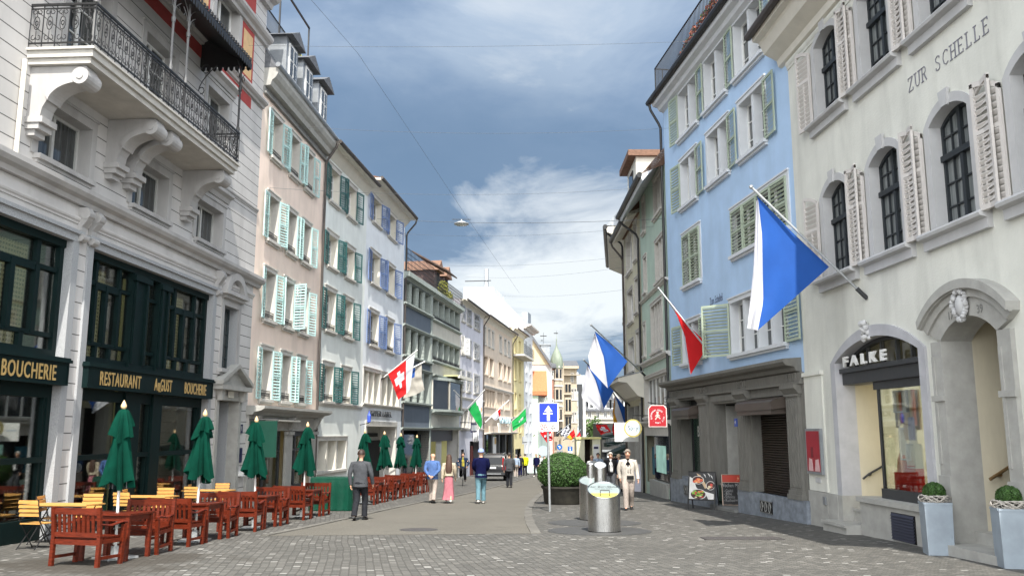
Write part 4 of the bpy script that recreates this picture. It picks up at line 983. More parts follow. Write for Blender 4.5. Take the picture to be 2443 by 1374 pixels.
c2.add(MB().box(U(6.6), U(4.5), -.3, 1.4, -1.6, -.62).box(U(6.55), U(4.5), .8, 1.4, -.62, -.4), 'door_steps', M['stone_d'])
pl = c2.add(MB().box(U(4.45), U(4.25), -.2, -.17, 1.82, 2.06), 'house_number', mat('house_number_blue', (.03, .07, .3), .4, var=.05)); place(text_mesh('41', .14, M['white'], .004, .8), 'lettering', pl, (U(4.35), -.203, 1.94))

# ---------------------------------------------------------------- right 1: white corner house with shop and portal
dR1 = Fac(G(1940, 1250), 1110).d; nP = V(G(1940, 1250)[:2]).to_2d() - dR1 * 13.5
c1 = Bld('cream_corner_house', 'cream plaster house with arched windows and an arched stone portal', nP, dR1, 13.5, False)
M['cream'] = plaster('cream_plaster', (.66, .66, .6), .22, .35); M['shw'] = mat('pinkish_white_shutter_paint', (.56, .53, .5), .6, var=.06, vs=2); M['ltr'] = mat('pale_grey_trim', (.47, .47, .47), .8, var=.08, vs=2, stain=.15)
M['ironf'] = mat('dark_slate_window_frame', (.022, .027, .031), .5, var=.1)
ARC = []
def arch_leaf(wd, h, rise, m):
    def f():
        b = MB(); s = .07; t = .022; n = 8
        top = lambda x: h + rise * (1 - (1 - x / wd) ** 2)           # hinge side low at x=0 ... meeting side high
        top = lambda x: h + rise * (x / wd) * (2 - x / wd)
        b.box(0, s, -t, t, 0, h); b.box(wd - s, wd, -t, t, 0, h + rise * .9); b.box(s, wd - s, -t, t, 0, .09); b.box(s, wd - s, -t, t, h * .64, h * .64 + .08)
        pts = [(wd * i / n, top(wd * i / n)) for i in range(n + 1)]
        b.prism([(p[0], p[1] - .09) for p in pts] + pts[::-1], -t, t)
        for z0, z1 in ((.09, h * .64), (h * .64 + .08, h - .02)):
            k = max(3, int((z1 - z0) / .105))
            for i in range(k):
                z = z0 + (i + .5) * (z1 - z0) / k; a = .018; c = .03
                b.add([(s, -a, z - c), (wd - s, -a, z - c), (wd - s, a, z + c), (s, a, z + c), (s, -a, z - c + .014), (wd - s, -a, z - c + .014), (wd - s, a, z + c + .014), (s, a, z + c + .014)], [(0, 1, 2, 3), (4, 7, 6, 5), (0, 4, 5, 1), (3, 2, 6, 7)])
        b.box(wd * .5 - .02, wd * .5 + .02, -t - .004, t - .01, .09, h * .64)
        return b.mesh('shutter', m)
    return cached(('al', wd, h, rise), f)
def arch_win(bl, cxw, z0, zs, rise, hw, rd=.27, nb=(3, 5), keystone=True):
    x0, x1 = cxw - hw, cxw + hw; zt = zs + rise
    bl.holes.append((x0, x1, z0, zt)); a = arc(x0, x1, zs, rise, 12)
    ARC.extend(spandrels(a, zt))
    b = MB(); wd = 2 * hw; A = [(p[0] - x0, p[1] - z0) for p in a]; h = zs - z0
    b.quad((0, .004, 0), (0, rd, 0), (0, rd, h), (0, .004, h)); b.quad((wd, .004, 0), (wd, .004, h), (wd, rd, h), (wd, rd, 0)); b.quad((0, .004, 0), (wd, .004, 0), (wd, rd, 0), (0, rd, 0))
    for p, q_ in zip(A, A[1:]): b.quad((p[0], .004, p[1]), (p[0], rd, p[1]), (q_[0], rd, q_[1]), (q_[0], .004, q_[1]))
    sw = .19
    b.box(-sw, 0, -.04, .003, 0, h); b.box(wd, wd + sw, -.04, .003, 0, h)
    ao = arc(x0 - sw, x1 + sw, zs, rise + sw * .95, 12); AO = [(p[0] - x0, p[1] - z0) for p in ao]
    for i in range(12): b.prism([A[i], A[i + 1], AO[i + 1], AO[i]], -.04, .003)
    if keystone: b.prism([(wd / 2 - .1, h + rise - .03), (wd / 2 + .1, h + rise - .03), (wd / 2 + .15, h + rise + .27), (wd / 2 - .15, h + rise + .27)], -.09, -.041)
    w_ = bl.add(b, 'window', M['ltr'], x0, 0, z0)
    f = MB(); y0, y1 = rd - .08, rd - .02; t = .045
    f.box(0, t * 1.3, y0, y1, 0, h); f.box(wd - t * 1.3, wd, y0, y1, 0, h); f.box(t, wd - t, y0, y1, 0, t * 1.3); f.box(wd / 2 - t, wd / 2 + t, y0 - .02, y1, t, h + rise - .02); f.box(0, wd, y0 - .05, y1, h * .66, h * .66 + .11)
    for i in range(12): f.prism([A[i], A[i + 1], (A[i + 1][0], A[i + 1][1] - .07), (A[i][0], A[i][1] - .07)], y0, y1)
    for x in (wd * .25, wd * .75): f.box(x - .014, x + .014, y0 + .01, y1 - .01, t, h + rise * .7)
    for z in [h * .66 * k / 3 for k in (1, 2)] + [h * .66 + .11 + (h * .34) * .5]: f.box(t, wd - t, y0 + .012, y1 - .012, z - .014, z + .014)
    f.obj('window_frame', M['ironf'], w_)
    p = MB(); p.ngon([(q_[0], rd - .03, q_[1]) for q_ in [(0, 0), (wd, 0)] + A[::-1]]); p.obj('pane', M['pane_w'], w_)
    s = MB(); s.prism([(.002, 0), (-.2, 0), (-.24, -.05), (-.22, -.1), (-.1, -.13), (-.1, -.3), (.002, -.3)], -.38, wd + .38, 0, 'x'); s.obj('sill', M['ltr'], w_)
    lm = arch_leaf(round(hw + .02, 2), round(h, 2), rise, M['shw'])
    place(lm, 'shutter', w_, (-sw - .02, -.07, -.03), R(-171))
    o = place(lm, 'shutter', w_, (wd + sw + .02, -.07, -.03), R(-9))
    return w_
M['pane_w'] = mat('net_curtain_glass', (.17, .185, .185), .06, var=.5, vs=4, stretch=(3.5, 1, .15), spec=.8)
for cxw in (2.38, 4.77, 7.18, 9.58, 11.98):
    arch_win(c1, cxw, 5.24, 7.2, .22, .61); arch_win(c1, cxw, 9.1, 11.0, .2, .61)
# shop opening and portal
FX0, FX1 = 1.9, 5.6
for (x0, x1, zs, rise, zb) in ((FX0, FX1, 3.22, .42, -1.), (6.45, 8.1, 3.26, .34, -1.)):
    c1.holes.append((x0, x1, zb, zs + rise)); ARC.extend(spandrels(arc(x0, x1, zs, rise, 20), zs + rise))
c1.wall(M['cream'], 11.6, depth=9, arcs=ARC)
c1.band(11.2, 11.4, .06, 'cream')
c1.add(MB().prism([(.002, 11.4), (-.12, 11.45), (-.16, 11.62), (-.5, 11.8), (-.6, 12.05), (-.64, 12.12), (-.8, 12.15), (-.82, 12.3), (.002, 12.34)][::-1], -.35, 13.5, 0, 'x'), 'eaves', M['offw'])
c1.gutter(12.33, .9, 'gut', -.45, 13.5, .11)
c1.add(MB().prism([(-.84, 12.35), (4, 15), (9, 15), (9, 12.35)], -.4, 13.5, 0, 'x'), 'roof', M['tile'])
def letters(txt, x0, x1, z, h, m, bl):
    # roman capitals with serifs out of strokes, one mesh
    G_ = {'Z': [((0, 1), (.7, 1)), ((.7, 1), (0, 0)), ((0, 0), (.7, 0)), ((0, 1), (0, .82)), ((.7, 0), (.7, .18))], 'U': [((.08, 1), (.08, .3)), ((.08, .3), (.2, .05)), ((.2, .05), (.4, 0)), ((.4, 0), (.58, .05)), ((.58, .05), (.7, .3)), ((.7, .3), (.7, 1))],
          'R': [((.1, 0), (.1, 1)), ((.1, 1), (.45, 1)), ((.45, 1), (.6, .88)), ((.6, .88), (.6, .64)), ((.6, .64), (.45, .52)), ((.45, .52), (.1, .52)), ((.38, .52), (.7, 0))],
          'S': [((.6, .8), (.6, .92)), ((.6, .92), (.35, 1)), ((.35, 1), (.1, .9)), ((.1, .9), (.06, .72)), ((.06, .72), (.2, .58)), ((.2, .58), (.5, .44)), ((.5, .44), (.62, .27)), ((.62, .27), (.55, .08)), ((.55, .08), (.3, 0)), ((.3, 0), (.05, .08)), ((.05, .08), (.05, .22))],
          'C': [((.72, .8), (.7, .92)), ((.7, .92), (.42, 1)), ((.42, 1), (.15, .85)), ((.15, .85), (.04, .5)), ((.04, .5), (.15, .15)), ((.15, .15), (.42, 0)), ((.42, 0), (.72, .12))],
          'H': [((.1, 0), (.1, 1)), ((.68, 0), (.68, 1)), ((.1, .52), (.68, .52))], 'E': [((.1, 0), (.1, 1)), ((.1, 1), (.62, 1)), ((.1, .52), (.5, .52)), ((.1, 0), (.64, 0)), ((.62, 1), (.62, .84)), ((.64, 0), (.64, .18))], 'L': [((.1, 0), (.1, 1)), ((.1, 0), (.62, 0)), ((.62, 0), (.62, .18))]}
    b = MB(); step = (x1 - x0) / (len(txt) * 1.0); sc = min(step * .98, h * 1.0)
    for i, ch in enumerate(txt):
        if ch == ' ': continue
        for p, q_ in G_[ch]:
            v = abs(q_[1] - p[1]) > .45
            b.curve2([(x0 + i * step + p[0] * sc * .95, z + p[1] * h), (x0 + i * step + q_[0] * sc * .95, z + q_[1] * h)], .026 if v else .016, -.012, -.002)
            if v and ch in 'URHEL' and p[0] == q_[0]:
                for zz in (p[1], q_[1]):
                    if ch == 'U' and zz < .5: continue
                    b.box(x0 + i * step + p[0] * sc * .95 - .045, x0 + i * step + p[0] * sc * .95 + .045, -.0125, -.0025, z + zz * h - .009, z + zz * h + .009)
    return bl.add(b, 'lettering', m)
letters('ZUR SCHELLE', 5.95, 8.62, 8.15, .27, mat('grey_paint_letters', (.2, .2, .23), .9, var=.15), c1)
# shop: stone arch, beam, letters, window, passage with steps
sa = MB(); a_i = arc(FX0, FX1, 3.22, .42, 20); a_o = arc(FX0 - .24, FX1 + .24, 3.22, .66, 20)
for i in range(20): sa.prism([a_i[i], a_i[i + 1], a_o[i + 1], a_o[i]], -.05, .4)
sa.box(FX0 - .24, FX0, -.05, .4, .25, 3.22); sa.box(FX1, FX1 + .24, -.05, .4, .3, 3.22)
c1.add(sa, 'shop_surround', mat('lavender_grey_stone', (.43, .43, .45), .85, var=.1, vs=3, bump=.08, stain=.2))
ks = MB(); leaf_ = random.Random(3)
for k in range(16): ks.ball((3.6 + leaf_.uniform(-.1, .1), -.1 + leaf_.uniform(-.05, .05), 3.78 + leaf_.uniform(-.2, .2)), *(leaf_.uniform(.04, .075) for _ in range(3)), 7, 5)
c1.add(ks, 'carved_head', M['ltr'], smooth=True)
sf = MB(); sf.box(FX0, FX1, .12, .34, 2.72, 2.98); sf.box(FX0, FX1, .05, .4, 2.98, 3.08); sf.box(3.2, FX1, .2, .34, 2.55, 2.72)
for x in (2.3, 2.9, 3.55, 4.2, 4.8): sf.box(x, x + .06, .24, .32, 3.08, 3.6)
for i in range(20): sf.prism([a_i[i], a_i[i + 1], (a_i[i + 1][0], a_i[i + 1][1] - .08), (a_i[i][0], a_i[i][1] - .08)], .22, .34)
sf.box(3.35, FX1, .16, .3, .3, .5); sf.box(3.35, 3.4, .2, .26, .5, 2.55); sf.box(FX1 - .06, FX1, .2, .28, .5, 2.55)
c1.add(sf, 'shop_frame', M['dgrey'])
c1.add(MB().box(3.4, FX1 - .06, .22, .23, .5, 2.55), 'shop_glass', M['glass'])
c1.add(MB().ngon([(p[0], .3, p[1]) for p in [(FX0, 3.08), (FX1, 3.08)] + a_i[::-1]]), 'fanlight', M['glass_l'])
me = text_mesh('FALKE', .3, M['white'], .05, .9, 'CENTER', .012, 1.75)
wv = max(v.co.x for v in me.vertices) - min(v.co.x for v in me.vertices)
for v in me.vertices: v.co.x *= 2.0 / wv
c1.put(me, 'lettering', 3.2, .03, 3.21)
# shop interior, goods; the warm wall's glow stands in for shop lamps
M['beige'] = plaster('beige_passage_plaster', (.58, .53, .41), .2); M['warmi'] = mat('warm_shop_wall', (.6, .54, .36), .8, var=.15, vs=1.5)
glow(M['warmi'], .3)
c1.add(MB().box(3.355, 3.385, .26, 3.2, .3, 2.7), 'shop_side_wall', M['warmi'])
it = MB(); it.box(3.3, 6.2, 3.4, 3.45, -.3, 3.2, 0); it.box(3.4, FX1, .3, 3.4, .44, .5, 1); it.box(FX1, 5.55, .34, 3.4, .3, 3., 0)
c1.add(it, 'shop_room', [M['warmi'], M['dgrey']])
it = MB(); rr_ = random.Random(5)
for x, z, w__, h, y, mi in ((4.9, 1.1, .4, .62, .3, 0), (5.2, .95, .3, .45, .28, 0), (4.75, 2.05, .4, .42, .3, 0)):
    for q_ in ((x, x + .03, z, z + h), (x + w__, x + w__ + .03, z, z + h), (x, x + w__, z, z + .03), (x, x + w__, z + h, z + h + .03)): it.box(q_[0], q_[1], y, y + .16, q_[2], q_[3], mi)
it.box(4.6, 5.1, .3, .5, .5, .85, 1); it.box(5.1, 5.52, .28, .45, .5, 1.0, 1); it.rings([(.85, 4.85, .36, .2, .06), (1.1, 4.85, .36, .16, .05), (1.25, 4.85, .36, .05, .03)], 10, 6)
for k in range(8): it.box(4.7 + .1 * k, 4.78 + .1 * k, .36, .4, 1.75 + .04 * (k % 3), 2.5, (2, 3, 6, 2, 2)[k % 5])
it.rings([(1.5, 5.2, .34, .1, .04), (1.75, 5.2, .34, .13, .05), (1.95, 5.2, .34, .08, .04), (2.05, 5.2, .34, .1, .04)], 10, 4); it.box(5.32, 5.5, .3, .34, 1.5, 1.95, 5); it.box(4.9, 5.4, .5, .54, 1.7, 2.5, 3)  # last box: gold panel standing in for a reflection of the yellow house
it.v = [(p[0] - .95, p[1], p[2]) for p in it.v]
c1.add(it, 'shop_display', [M['white'], M['red'], mat('dark_stockings', (.05, .04, .05), .7), M['gold'], mat('tan_mannequin', (.6, .4, .22), .6), mat('violet_panel', (.2, .2, .45), .6), mat('orange_jumper', (.65, .14, .03), .7)])
pg = MB(); pg.box(FX0 - .05, FX0, .4, 3.2, -.6, 3.1, 0); pg.box(FX0, 3.36, 3.15, 3.2, -.6, 3.1, 0); pg.box(FX0, 3.36, .4, 3.2, 2.7, 2.75, 0); pg.box(FX0 - .0, 3.36, 1.75, 3.2, -.6, .28, 1)
pg.box(FX0 - .05, FX0 + .01, .41, 3.2, -.6, .24, 2)
c1.add(pg, 'entrance_passage', [M['beige'], M['stone'], M['stone']])
stp = MB(); stp.box(1.62, 2.84, -.42, .2, -.9, -.36); stp.box(1.6, 2.84, -.46, .2, -.36, -.3); stp.box(FX0, 2.84, .2, .9, -.9, -.08); stp.box(FX0, 2.84, .16, .9, -.08, -.02); stp.box(FX0, 2.84, .9, 1.75, -.9, .2)
c1.add(stp, 'entrance_steps', M['stone'])
pp = MB(); pp.box(2.86, 5.62, -.1, .3, -1.2, .2); pp.box(2.8, 5.7, -.16, .3, .2, .3)
c1.add(pp, 'shop_parapet', M['stone'])
gv = MB(); gv.box(4.25, 5.15, -.12, -.101, -.42, .1, 0)
for k in range(9): z = -.4 + .055 * k; gv.prism([(-.15, z), (-.12, z + .05), (-.121, z + .035), (-.15, z - .01)], 4.27, 5.13, 1, 'x')
c1.add(gv, 'vent_grille', [M['dark'], mat('black_vent', (.03, .032, .05), .5, var=.1)])
c1.add(MB().box(FX0 - .24, FX0, -.06, .41, -1.2, .249), 'plinth', M['stone'])
hr = MB(); hr.tube([(FX0 + .07, .42, .62), (FX0 + .07, .55, .72), (FX0 + .07, 1.9, 1.42), (FX0 + .07, 2.05, 1.42)], .024, 8); hr.tube([(FX0, .6, .7), (FX0 + .07, .6, .73)], .03, 6)
c1.add(hr, 'handrail', M['dgrey'], smooth=True)
c1.add(MB().box(0.02, 1.08, -.045, .003, .26, 3.02).box(-.0, 1.12, -.09, .003, 3.02, 3.12), 'pilaster', M['cream'])
c1.add(MB().box(0.0, FX0 - .24, -.07, .003, -1.2, .25).box(1.1, 1.14, -.08, -.069, -1., .2), 'plinth', M['stone'])
po = MB(); po.box(.1, 1.0, -.12, -.046, .66, 1.74, 0); po.box(.16, .94, -.124, -.12, .72, 1.68, 1); po.prism([(.24, .73), (.52, .73), (.48, 1.0), (.3, 1.04)], -.128, -.125, 2); po.prism([(.62, .73), (.92, .73), (.86, 1.02), (.68, 1.0)], -.128, -.125, 2)
po.prism([(.42, 1.05), (.56, 1.05), (.56, 1.3), (.42, 1.3)], -.128, -.125, 3)
c1.add(po, 'poster_case', [M['zinc'], mat('dark_red_poster', (.3, .005, .02), .3, var=.3, vs=2), mat('pale_pink_print', (.6, .38, .38), .5), mat('maroon_print', (.16, .01, .02), .5)])
c1.add(MB().box(.45, .75, -.06, -.046, .46, .58), 'wall_vent', M['ltr']); c1.add(MB().box(.9, 1.05, -.1, -.07, -.02, .16), 'socket_box', M['zinc'])
# portal
pt = MB(); pi_ = arc(6.45, 8.1, 3.26, .34, 20); po_ = arc(6.12, 8.44, 3.4, .52, 20); ph = arc(5.98, 8.62, 3.52, .54, 20); ph2 = arc(5.96, 8.64, 3.66, .56, 20)
for i in range(20):
    pt.prism([pi_[i], pi_[i + 1], po_[i + 1], po_[i]], -.08, .5)
for x0, x1 in ((6.12, 6.45), (8.1, 8.44)):
    pt.box(x0, x1, -.08, .5, -1.1, 3.26); pt.box(x0 - .03, x1 + .03 if x0 > 7 else x1, -.11, -.079, -1.1, .9); pt.box(x0 + .02, x0 + .1, -.1, -.081, 1.1, 3.0); pt.box(x0 - .04, x1 + (.04 if x0 > 7 else 0), -.12, -.079, 2.2, 2.3)
c1.add(pt, 'portal_surround', M['stone'])
ho = MB()
for i in range(20):
    ho.prism([ph[i], ph[i + 1], ph2[i + 1], ph2[i]], -.24, .003); ho.prism([po_[i], po_[i + 1], ph[i + 1], ph[i]], -.13, .003)
    ho.prism([(ph[i][0], ph[i][1] - .02), (ph[i + 1][0], ph[i + 1][1] - .02), ph[i + 1], ph[i]], -.19, -.131)
c1.add(ho, 'portal_hood', M['stone'])
ct = MB(); r3 = random.Random(9); ct.ball((7.28, -.14, 3.78), .13, .08, .19, 12, 8)
for k in range(26):
    a = 2 * pi * k / 26; ct.ball((7.28 + .17 * cos(a) + r3.uniform(-.03, .03), -.14 + r3.uniform(-.04, .02), 3.8 + .26 * sin(a)), r3.uniform(.03, .06), .05, r3.uniform(.03, .065), 7, 5)
c1.add(ct, 'carved_cartouche', M['ltr'], smooth=True)
c1.put(text_mesh('17', .2, M['stone_d'], .01, .9), 'lettering', 6.85, -.085, 3.66); c1.put(text_mesh('39', .2, M['stone_d'], .01, .9), 'lettering', 7.72, -.085, 3.66)
pr = MB(); pr.box(6.4, 6.45, .5, 3.2, -.7, 3.7, 0); pr.box(8.1, 8.15, .5, 3.2, -.7, 3.7, 0); pr.box(6.45, 8.1, 3.15, 3.2, -.7, 3.7, 0); pr.box(6.45, 8.1, .5, 3.2, 3.65, 3.7, 0)
c1.add(pr, 'portal_recess', M['beige'])
ps = MB()
for k in range(4): ps.box(6.45, 8.1, -.1 + .36 * k if k else -.4, 3.15 if k else .3, -.9 + (.001 if k else 0), -.22 + .19 * k)
c1.add(ps, 'portal_steps', M['stone'])
hr = MB(); hr.tube([(6.55, .55, .85), (6.55, 1.9, 1.62)], .03, 8); hr.tube([(6.45, .75, .92), (6.55, .75, .93)], .035, 8)
c1.add(hr, 'handrail', mat('brass_handrail', (.3, .2, .1), .3, metal=.8), smooth=True)
# ---------------------------------------------------------------- right 3, 4, 5
P, d, W = RC['R3']
c3 = Bld('green_house', 'pale sage green house with a dark eaves gutter beside the blue house', P, d, W, False)
U3 = lambda u: c3.W - u
M['sg'] = plaster('pale_sage_plaster', (.42, .52, .44), .08)
for z0, z1 in ((10.6, 12.2), (7.8, 9.5)):
    c3.win(U3(2.7), U3(.6), z0, z1, .25, 'white', 3, 0, 'pane_c', .1, 'stone_w', .14, mull=3); c3.win(U3(5.9), U3(5.1), z0 + .1, z1, .25, 'white', 1, 0, 'pane_c', .1, 'stone_w', .14)
c3.win(U3(4.2), U3(1.5), 5.0, 7.0, .25, 'white', 4, 0, 'pane_c', .12, 'stone_w', .14, mull=4); c3.win(U3(6.4), U3(5.8), 5.1, 6.5, .25, 'white', 1, 0, 'pane_c', .1, 'stone_w', .12)
c3.win(U3(6.5), U3(.6), 2.3, 4.0, .2, 'white', 6, 0, 'pane_c', .1, 'stone_w', .14)
c3.holes.append((U3(6.4), U3(.5), -.5, 1.85))
c3.wall(M['sg'], 12.8, depth=9)
c3.band(7.5, 7.62, .14, 'stone_w'); c3.band(4.55, 4.75, .2, 'stone_w'); c3.band(1.9, 2.12, .25, 'stone_w')
c3.add(MB().prism([(0, 12.55), (-.9, 11.5), (-.95, 11.6), (-.95, 11.75), (0, 12.85)][::-1], 0, W, 0, 'x'), 'eaves', M['bw']); c3.gutter(11.75, 1.02, 'black', -.2, W, .12)
c3.add(MB().prism([(-.96, 11.77), (3, 16), (9, 16), (9, 12.9), (0, 12.87)], 0, W, 0, 'x'), 'roof', M['tile'])
c3.downpipe(-.08, 11.7, 1.0, 'black')
sf = MB(); sf.box(U3(6.4), U3(.5), .5, .55, -.5, 1.85, 0); sf.box(U3(5.2), U3(1.2), -.1, .5, -1.1, -.35, 3); sf.box(U3(5.0), U3(1.4), .1, .16, -.3, 1.7, 1); sf.box(U3(4.4), U3(2.2), .08, .1, .0, 1.1, 4); sf.box(U3(6.2), U3(5.4), .2, .25, -.2, 1.0, 2); sf.box(U3(.9), U3(.5), .05, .1, -.2, 1., 2); sf.box(U3(6.5), U3(.4), -.06, .004, 1.5, 1.88, 5)
c3.add(sf, 'shop_front', [M['dark'], M['pane'], mat('teal_panel', (.03, .14, .2), .5), M['stone'], M['seag'], M['stone_w']])
P, d, W = RC['R4']
c4 = Bld('pale_yellow_house', 'pale yellow narrow house with a small shop roof beyond the green house', P, d, W, False)
M['py'] = plaster('pale_yellow_plaster', (.5, .47, .35), .1); U4 = lambda u: c4.W - u
for z0, z1 in ((9.8, 11.6), (7.2, 8.8), (4.7, 6.2)): c4.win(U4(4.9), U4(2.8), z0, z1, .22, 'white', 3, 0, 'pane_c', .1, 'stone_w', .12); c4.win(U4(2.0), U4(1.0), z0 + .2, z1 + .2, .22, 'white', 1, 0, 'pane_c', .1, 'stone_w', .12)
c4.holes.append((.6, W - .6, -1, 2.9))
c4.wall(M['py'], 12.2, depth=9)
c4.add(MB().prism([(0, 12.0), (-.6, 11.7), (-.65, 11.9), (0, 12.2)][::-1], 0, W, 0, 'x'), 'eaves', M['offw']); c4.gutter(11.9, .7, 'black', -.2, W, .12); c4.downpipe(-.05, 11.8, .7, 'gut')
c4.add(MB().prism([(-.65, 11.92), (3, 15), (9, 15), (9, 12.2)], 0, W, 0, 'x'), 'roof', M['tile'])
c4.add(MB().box(1.2, 4.4, .1, 4, 12.9, 15.2, 0).prism([(1.0, 15.2), (4.6, 15.2), (4.6, 15.5), (1.0, 15.5)], -.3, 4.2, 1).box(2., 3.4, .05, .1, 13.4, 14.8, 2), 'dormer', [M['offw'], M['tile'], M['pane']])
c4.add(MB().prism([(0, 4.4), (-1.2, 4.1), (-1.2, 3.95), (-.8, 3.9), (-.3, 3.3), (0, 3.2)][::-1], -.1, W + .1, 0, 'x').prism([(0, 4.45), (-1.25, 4.14), (-1.25, 4.11), (0, 4.41)][::-1], -.15, W + .12, 1, 'x'), 'shop_roof', [M['offw'], M['zinc']])
c4.add(MB().box(.6, W - .6, .4, .45, -1, 2.9, 0).box(.6, 1.0, -.1, .4, -1.6, 3.0, 1).box(W - 1., W - .6, -.1, .4, -1.6, 3.0, 1).box(2.7, 3.1, -.05, .4, -1.6, 2.9, 1), 'shop_front', [M['dark'], M['stone']])
nP5 = c4.farP
c5 = Bld('grey_eaves_house', 'far house with jutting dark eaves beyond the yellow house', nP5, Fac(nP5, 1475).d, 11, False)
for z0 in (8.6, 5.8, 3.2):
    for k in range(4): c5.win(1 + 2.5 * k, 2.2 + 2.5 * k, z0, z0 + 1.6, .2, 'white', 2, 0, 'pane_c', .1, 'stone_w', .12)
c5.wall(plaster('dim_beige_plaster', (.4, .37, .3), .1), 12.3, depth=10)
c5.add(MB().prism([(0, 12.0), (-.9, 12.4), (-.95, 12.7), (0, 12.75)][::-1], 0, 11, 0, 'x'), 'eaves', M['offw']); c5.gutter(12.7, 1.0, 'black', -.4, 11, .14); c5.downpipe(10.8, 12.6, 1.0, 'black')
c5.add(MB().prism([(-.95, 12.76), (.8, 14.8), (10, 14.8), (10, 12.76)], 0, 11, 0, 'x'), 'roof', M['zinc'])
# ---------------------------------------------------------------- far end of the street
def block(name, label, pxs, Y, ztop, m, wins=(), depth=12, pane='pane', street=None, roof=None):
    # a house whose near wall faces the camera at distance Y between two pixel columns
    xa, xb = atY(pxs[0], 1060, Y).x, atY(pxs[1], 1060, Y).x
    b = Bld(name, label, (xa, Y), (1, 0), xb - xa)
    for (fx0, fx1, z0, z1) in wins: b.win(fx0 * b.W, fx1 * b.W, z0, z1, .25, 'white', 2, 0, pane, .1, 'stone_w', .12)
    b.wall(m, ztop, depth=depth)
    if roof: b.add(MB().prism([(-.5, ztop), (-.5, ztop + .25), (depth * .45, ztop + roof[0]), (depth, ztop + roof[0]), (depth, ztop)][::-1], -.4, b.W + .4, 0, 'x'), 'roof', M[roof[1]])
    return b
Zp = lambda py, Y: CAMH + (1030 - py) / FPX * Y
M['pg'] = plaster('pale_mint_plaster', (.45, .54, .4), .2); M['crg'] = plaster('cream_gable_plaster', (.55, .47, .3), .15)
# orange-roofed house
Y = 110
xa, xb = atY(1268, 1060, Y).x, atY(1307, 1060, Y + 16).x
f1 = Bld('orange_roof_house', 'small mint green house with a steep orange tiled roof', (xa, Y), (1, 0), atY(1284, 1060, Y).x - xa)
f1.wall(M['pg'], Zp(942, Y), depth=16); f1.add(MB().box(-.1, f1.W + .1, -.15, .02, -5, -2.2), 'plinth', M['stone_w'])
f1.add(MB().prism([(-.3, Zp(944, Y)), (-.3, Zp(935, Y)), (2.2, Zp(884, Y)), (16, Zp(884, Y)), (16, Zp(944, Y))][::-1], -.3, f1.W + 1.2, 0, 'x'), 'roof', M['tile_o'])
# its street side, turned towards us
sd = Bld('mint_house', 'mint green house front with dark windows behind the one way sign', (atY(1284, 1060, Y).x, Y + .2), (V((atY(1309, 1060, Y + 14).x, Y + 14)) - V((atY(1284, 1060, Y).x, Y))).normalized(), 13.5)
for k in range(4):
    for z0 in (Zp(975, Y), Zp(1010, Y)): sd.win(1.5 + 3 * k, 2.8 + 3 * k, z0, z0 + 1.9, .2, 'white', 1, 1, 'pane', .1, 'stone_w', .1)
sd.wall(plaster('grey_mint_plaster', (.42, .5, .44), .08), Zp(940, Y), depth=3)
# cream gable house behind
Y = 124; xa = atY(1266, 1060, Y).x
f2 = Bld('cream_gable_house', 'cream gabled house rising behind the orange roof', (xa, Y), (1, 0), atY(1318, 1060, Y).x - xa)
zx = lambda px, py: ((px - 1266) / FPX * Y, Zp(py, Y))
f2.wall(plaster('white_gable_plaster', (.5, .5, .47), .2), Zp(868, Y), depth=14)
f2.add(MB().prism([zx(1266, 872), zx(1312, 872), zx(1298, 840), zx(1270, 806), zx(1266, 806)], -.1, 14), 'gable', M['crg'])
f2.add(MB().prism([zx(1266, 803), zx(1271, 803), zx(1318, 872), zx(1316, 880), zx(1270, 810), zx(1266, 810)], -.6, 14), 'roof', M['slate'])
f2.add(MB().box(1.6, 2.9, 2, 4, Zp(872, Y), Zp(822, Y)).box(1.4, 3.1, 1.8, 4.2, Zp(822, Y), Zp(819, Y)), 'chimney', M['zinc'])
# red-shuttered brick house
f3 = block('brick_house', 'brick red narrow house between cream gable and bay tower', (1308, 1322), 128, Zp(880, 128), plaster('brick_red_wall', (.3, .15, .11), .2), [(.15, .45, Zp(905, 128), Zp(888, 128)), (.6, .9, Zp(905, 128), Zp(888, 128)), (.15, .45, Zp(975, 128), Zp(955, 128)), (.6, .9, Zp(975, 128), Zp(955, 128))], roof=(1.5, 'slate'))
# bay tower houses
Y = 132
M['tb'] = plaster('buff_sandstone', (.4, .345, .265), .3)  # plain stone colour of the two bay houses
tw = block('bay_tower_house', 'ornate sandstone house with bay tower under a copper onion dome', (1318, 1347), Y, Zp(868, Y), M['tb'], [])
def polytower(bl, cx_, cy, r, z0, z1, m, n=8):
    b = MB(); b.prism([(cx_ + r * cos(2 * pi * (i + .5) / n), cy + r * sin(2 * pi * (i + .5) / n)) for i in range(n)], z0, z1, 0, 'xy'); return bl.add(b, 'bay_tower', m)
cx_, cy = (1329 - 1318) / FPX * Y, -.6
polytower(tw, cx_, cy, .85, Zp(1000, Y), Zp(880, Y), M['tb'])
bw = MB()
for py0, py1 in ((905, 885), (955, 932), (1000, 978), (1040, 1020)):
    for k in range(-2, 3):
        a = -pi / 2 + k * pi / 4; t = V((-sin(a), cos(a))); c_ = V((cx_ + .8 * cos(a), cy + .8 * sin(a)))
        bw.add([(c_.x + t.x * s, c_.y + t.y * s, z) for z in (Zp(py0, Y), Zp(py1, Y)) for s in (-.2, .2)], [(0, 1, 3, 2)])
tw.add(bw, 'bay_window', M['pane'])
for py in (880, 910, 925, 960, 972, 1006): polytower(tw, cx_, cy, .98, Zp(py, Y), Zp(py, Y) + .22, M['stone_w']).name = 'bay_moulding'
dp = [(.95, 882), (.98, 876), (1.0, 868), (.9, 858), (.72, 850), (.48, 842), (.25, 835), (.12, 828), (.05, 816), (.1, 813), (.02, 810), (.02, 800)]
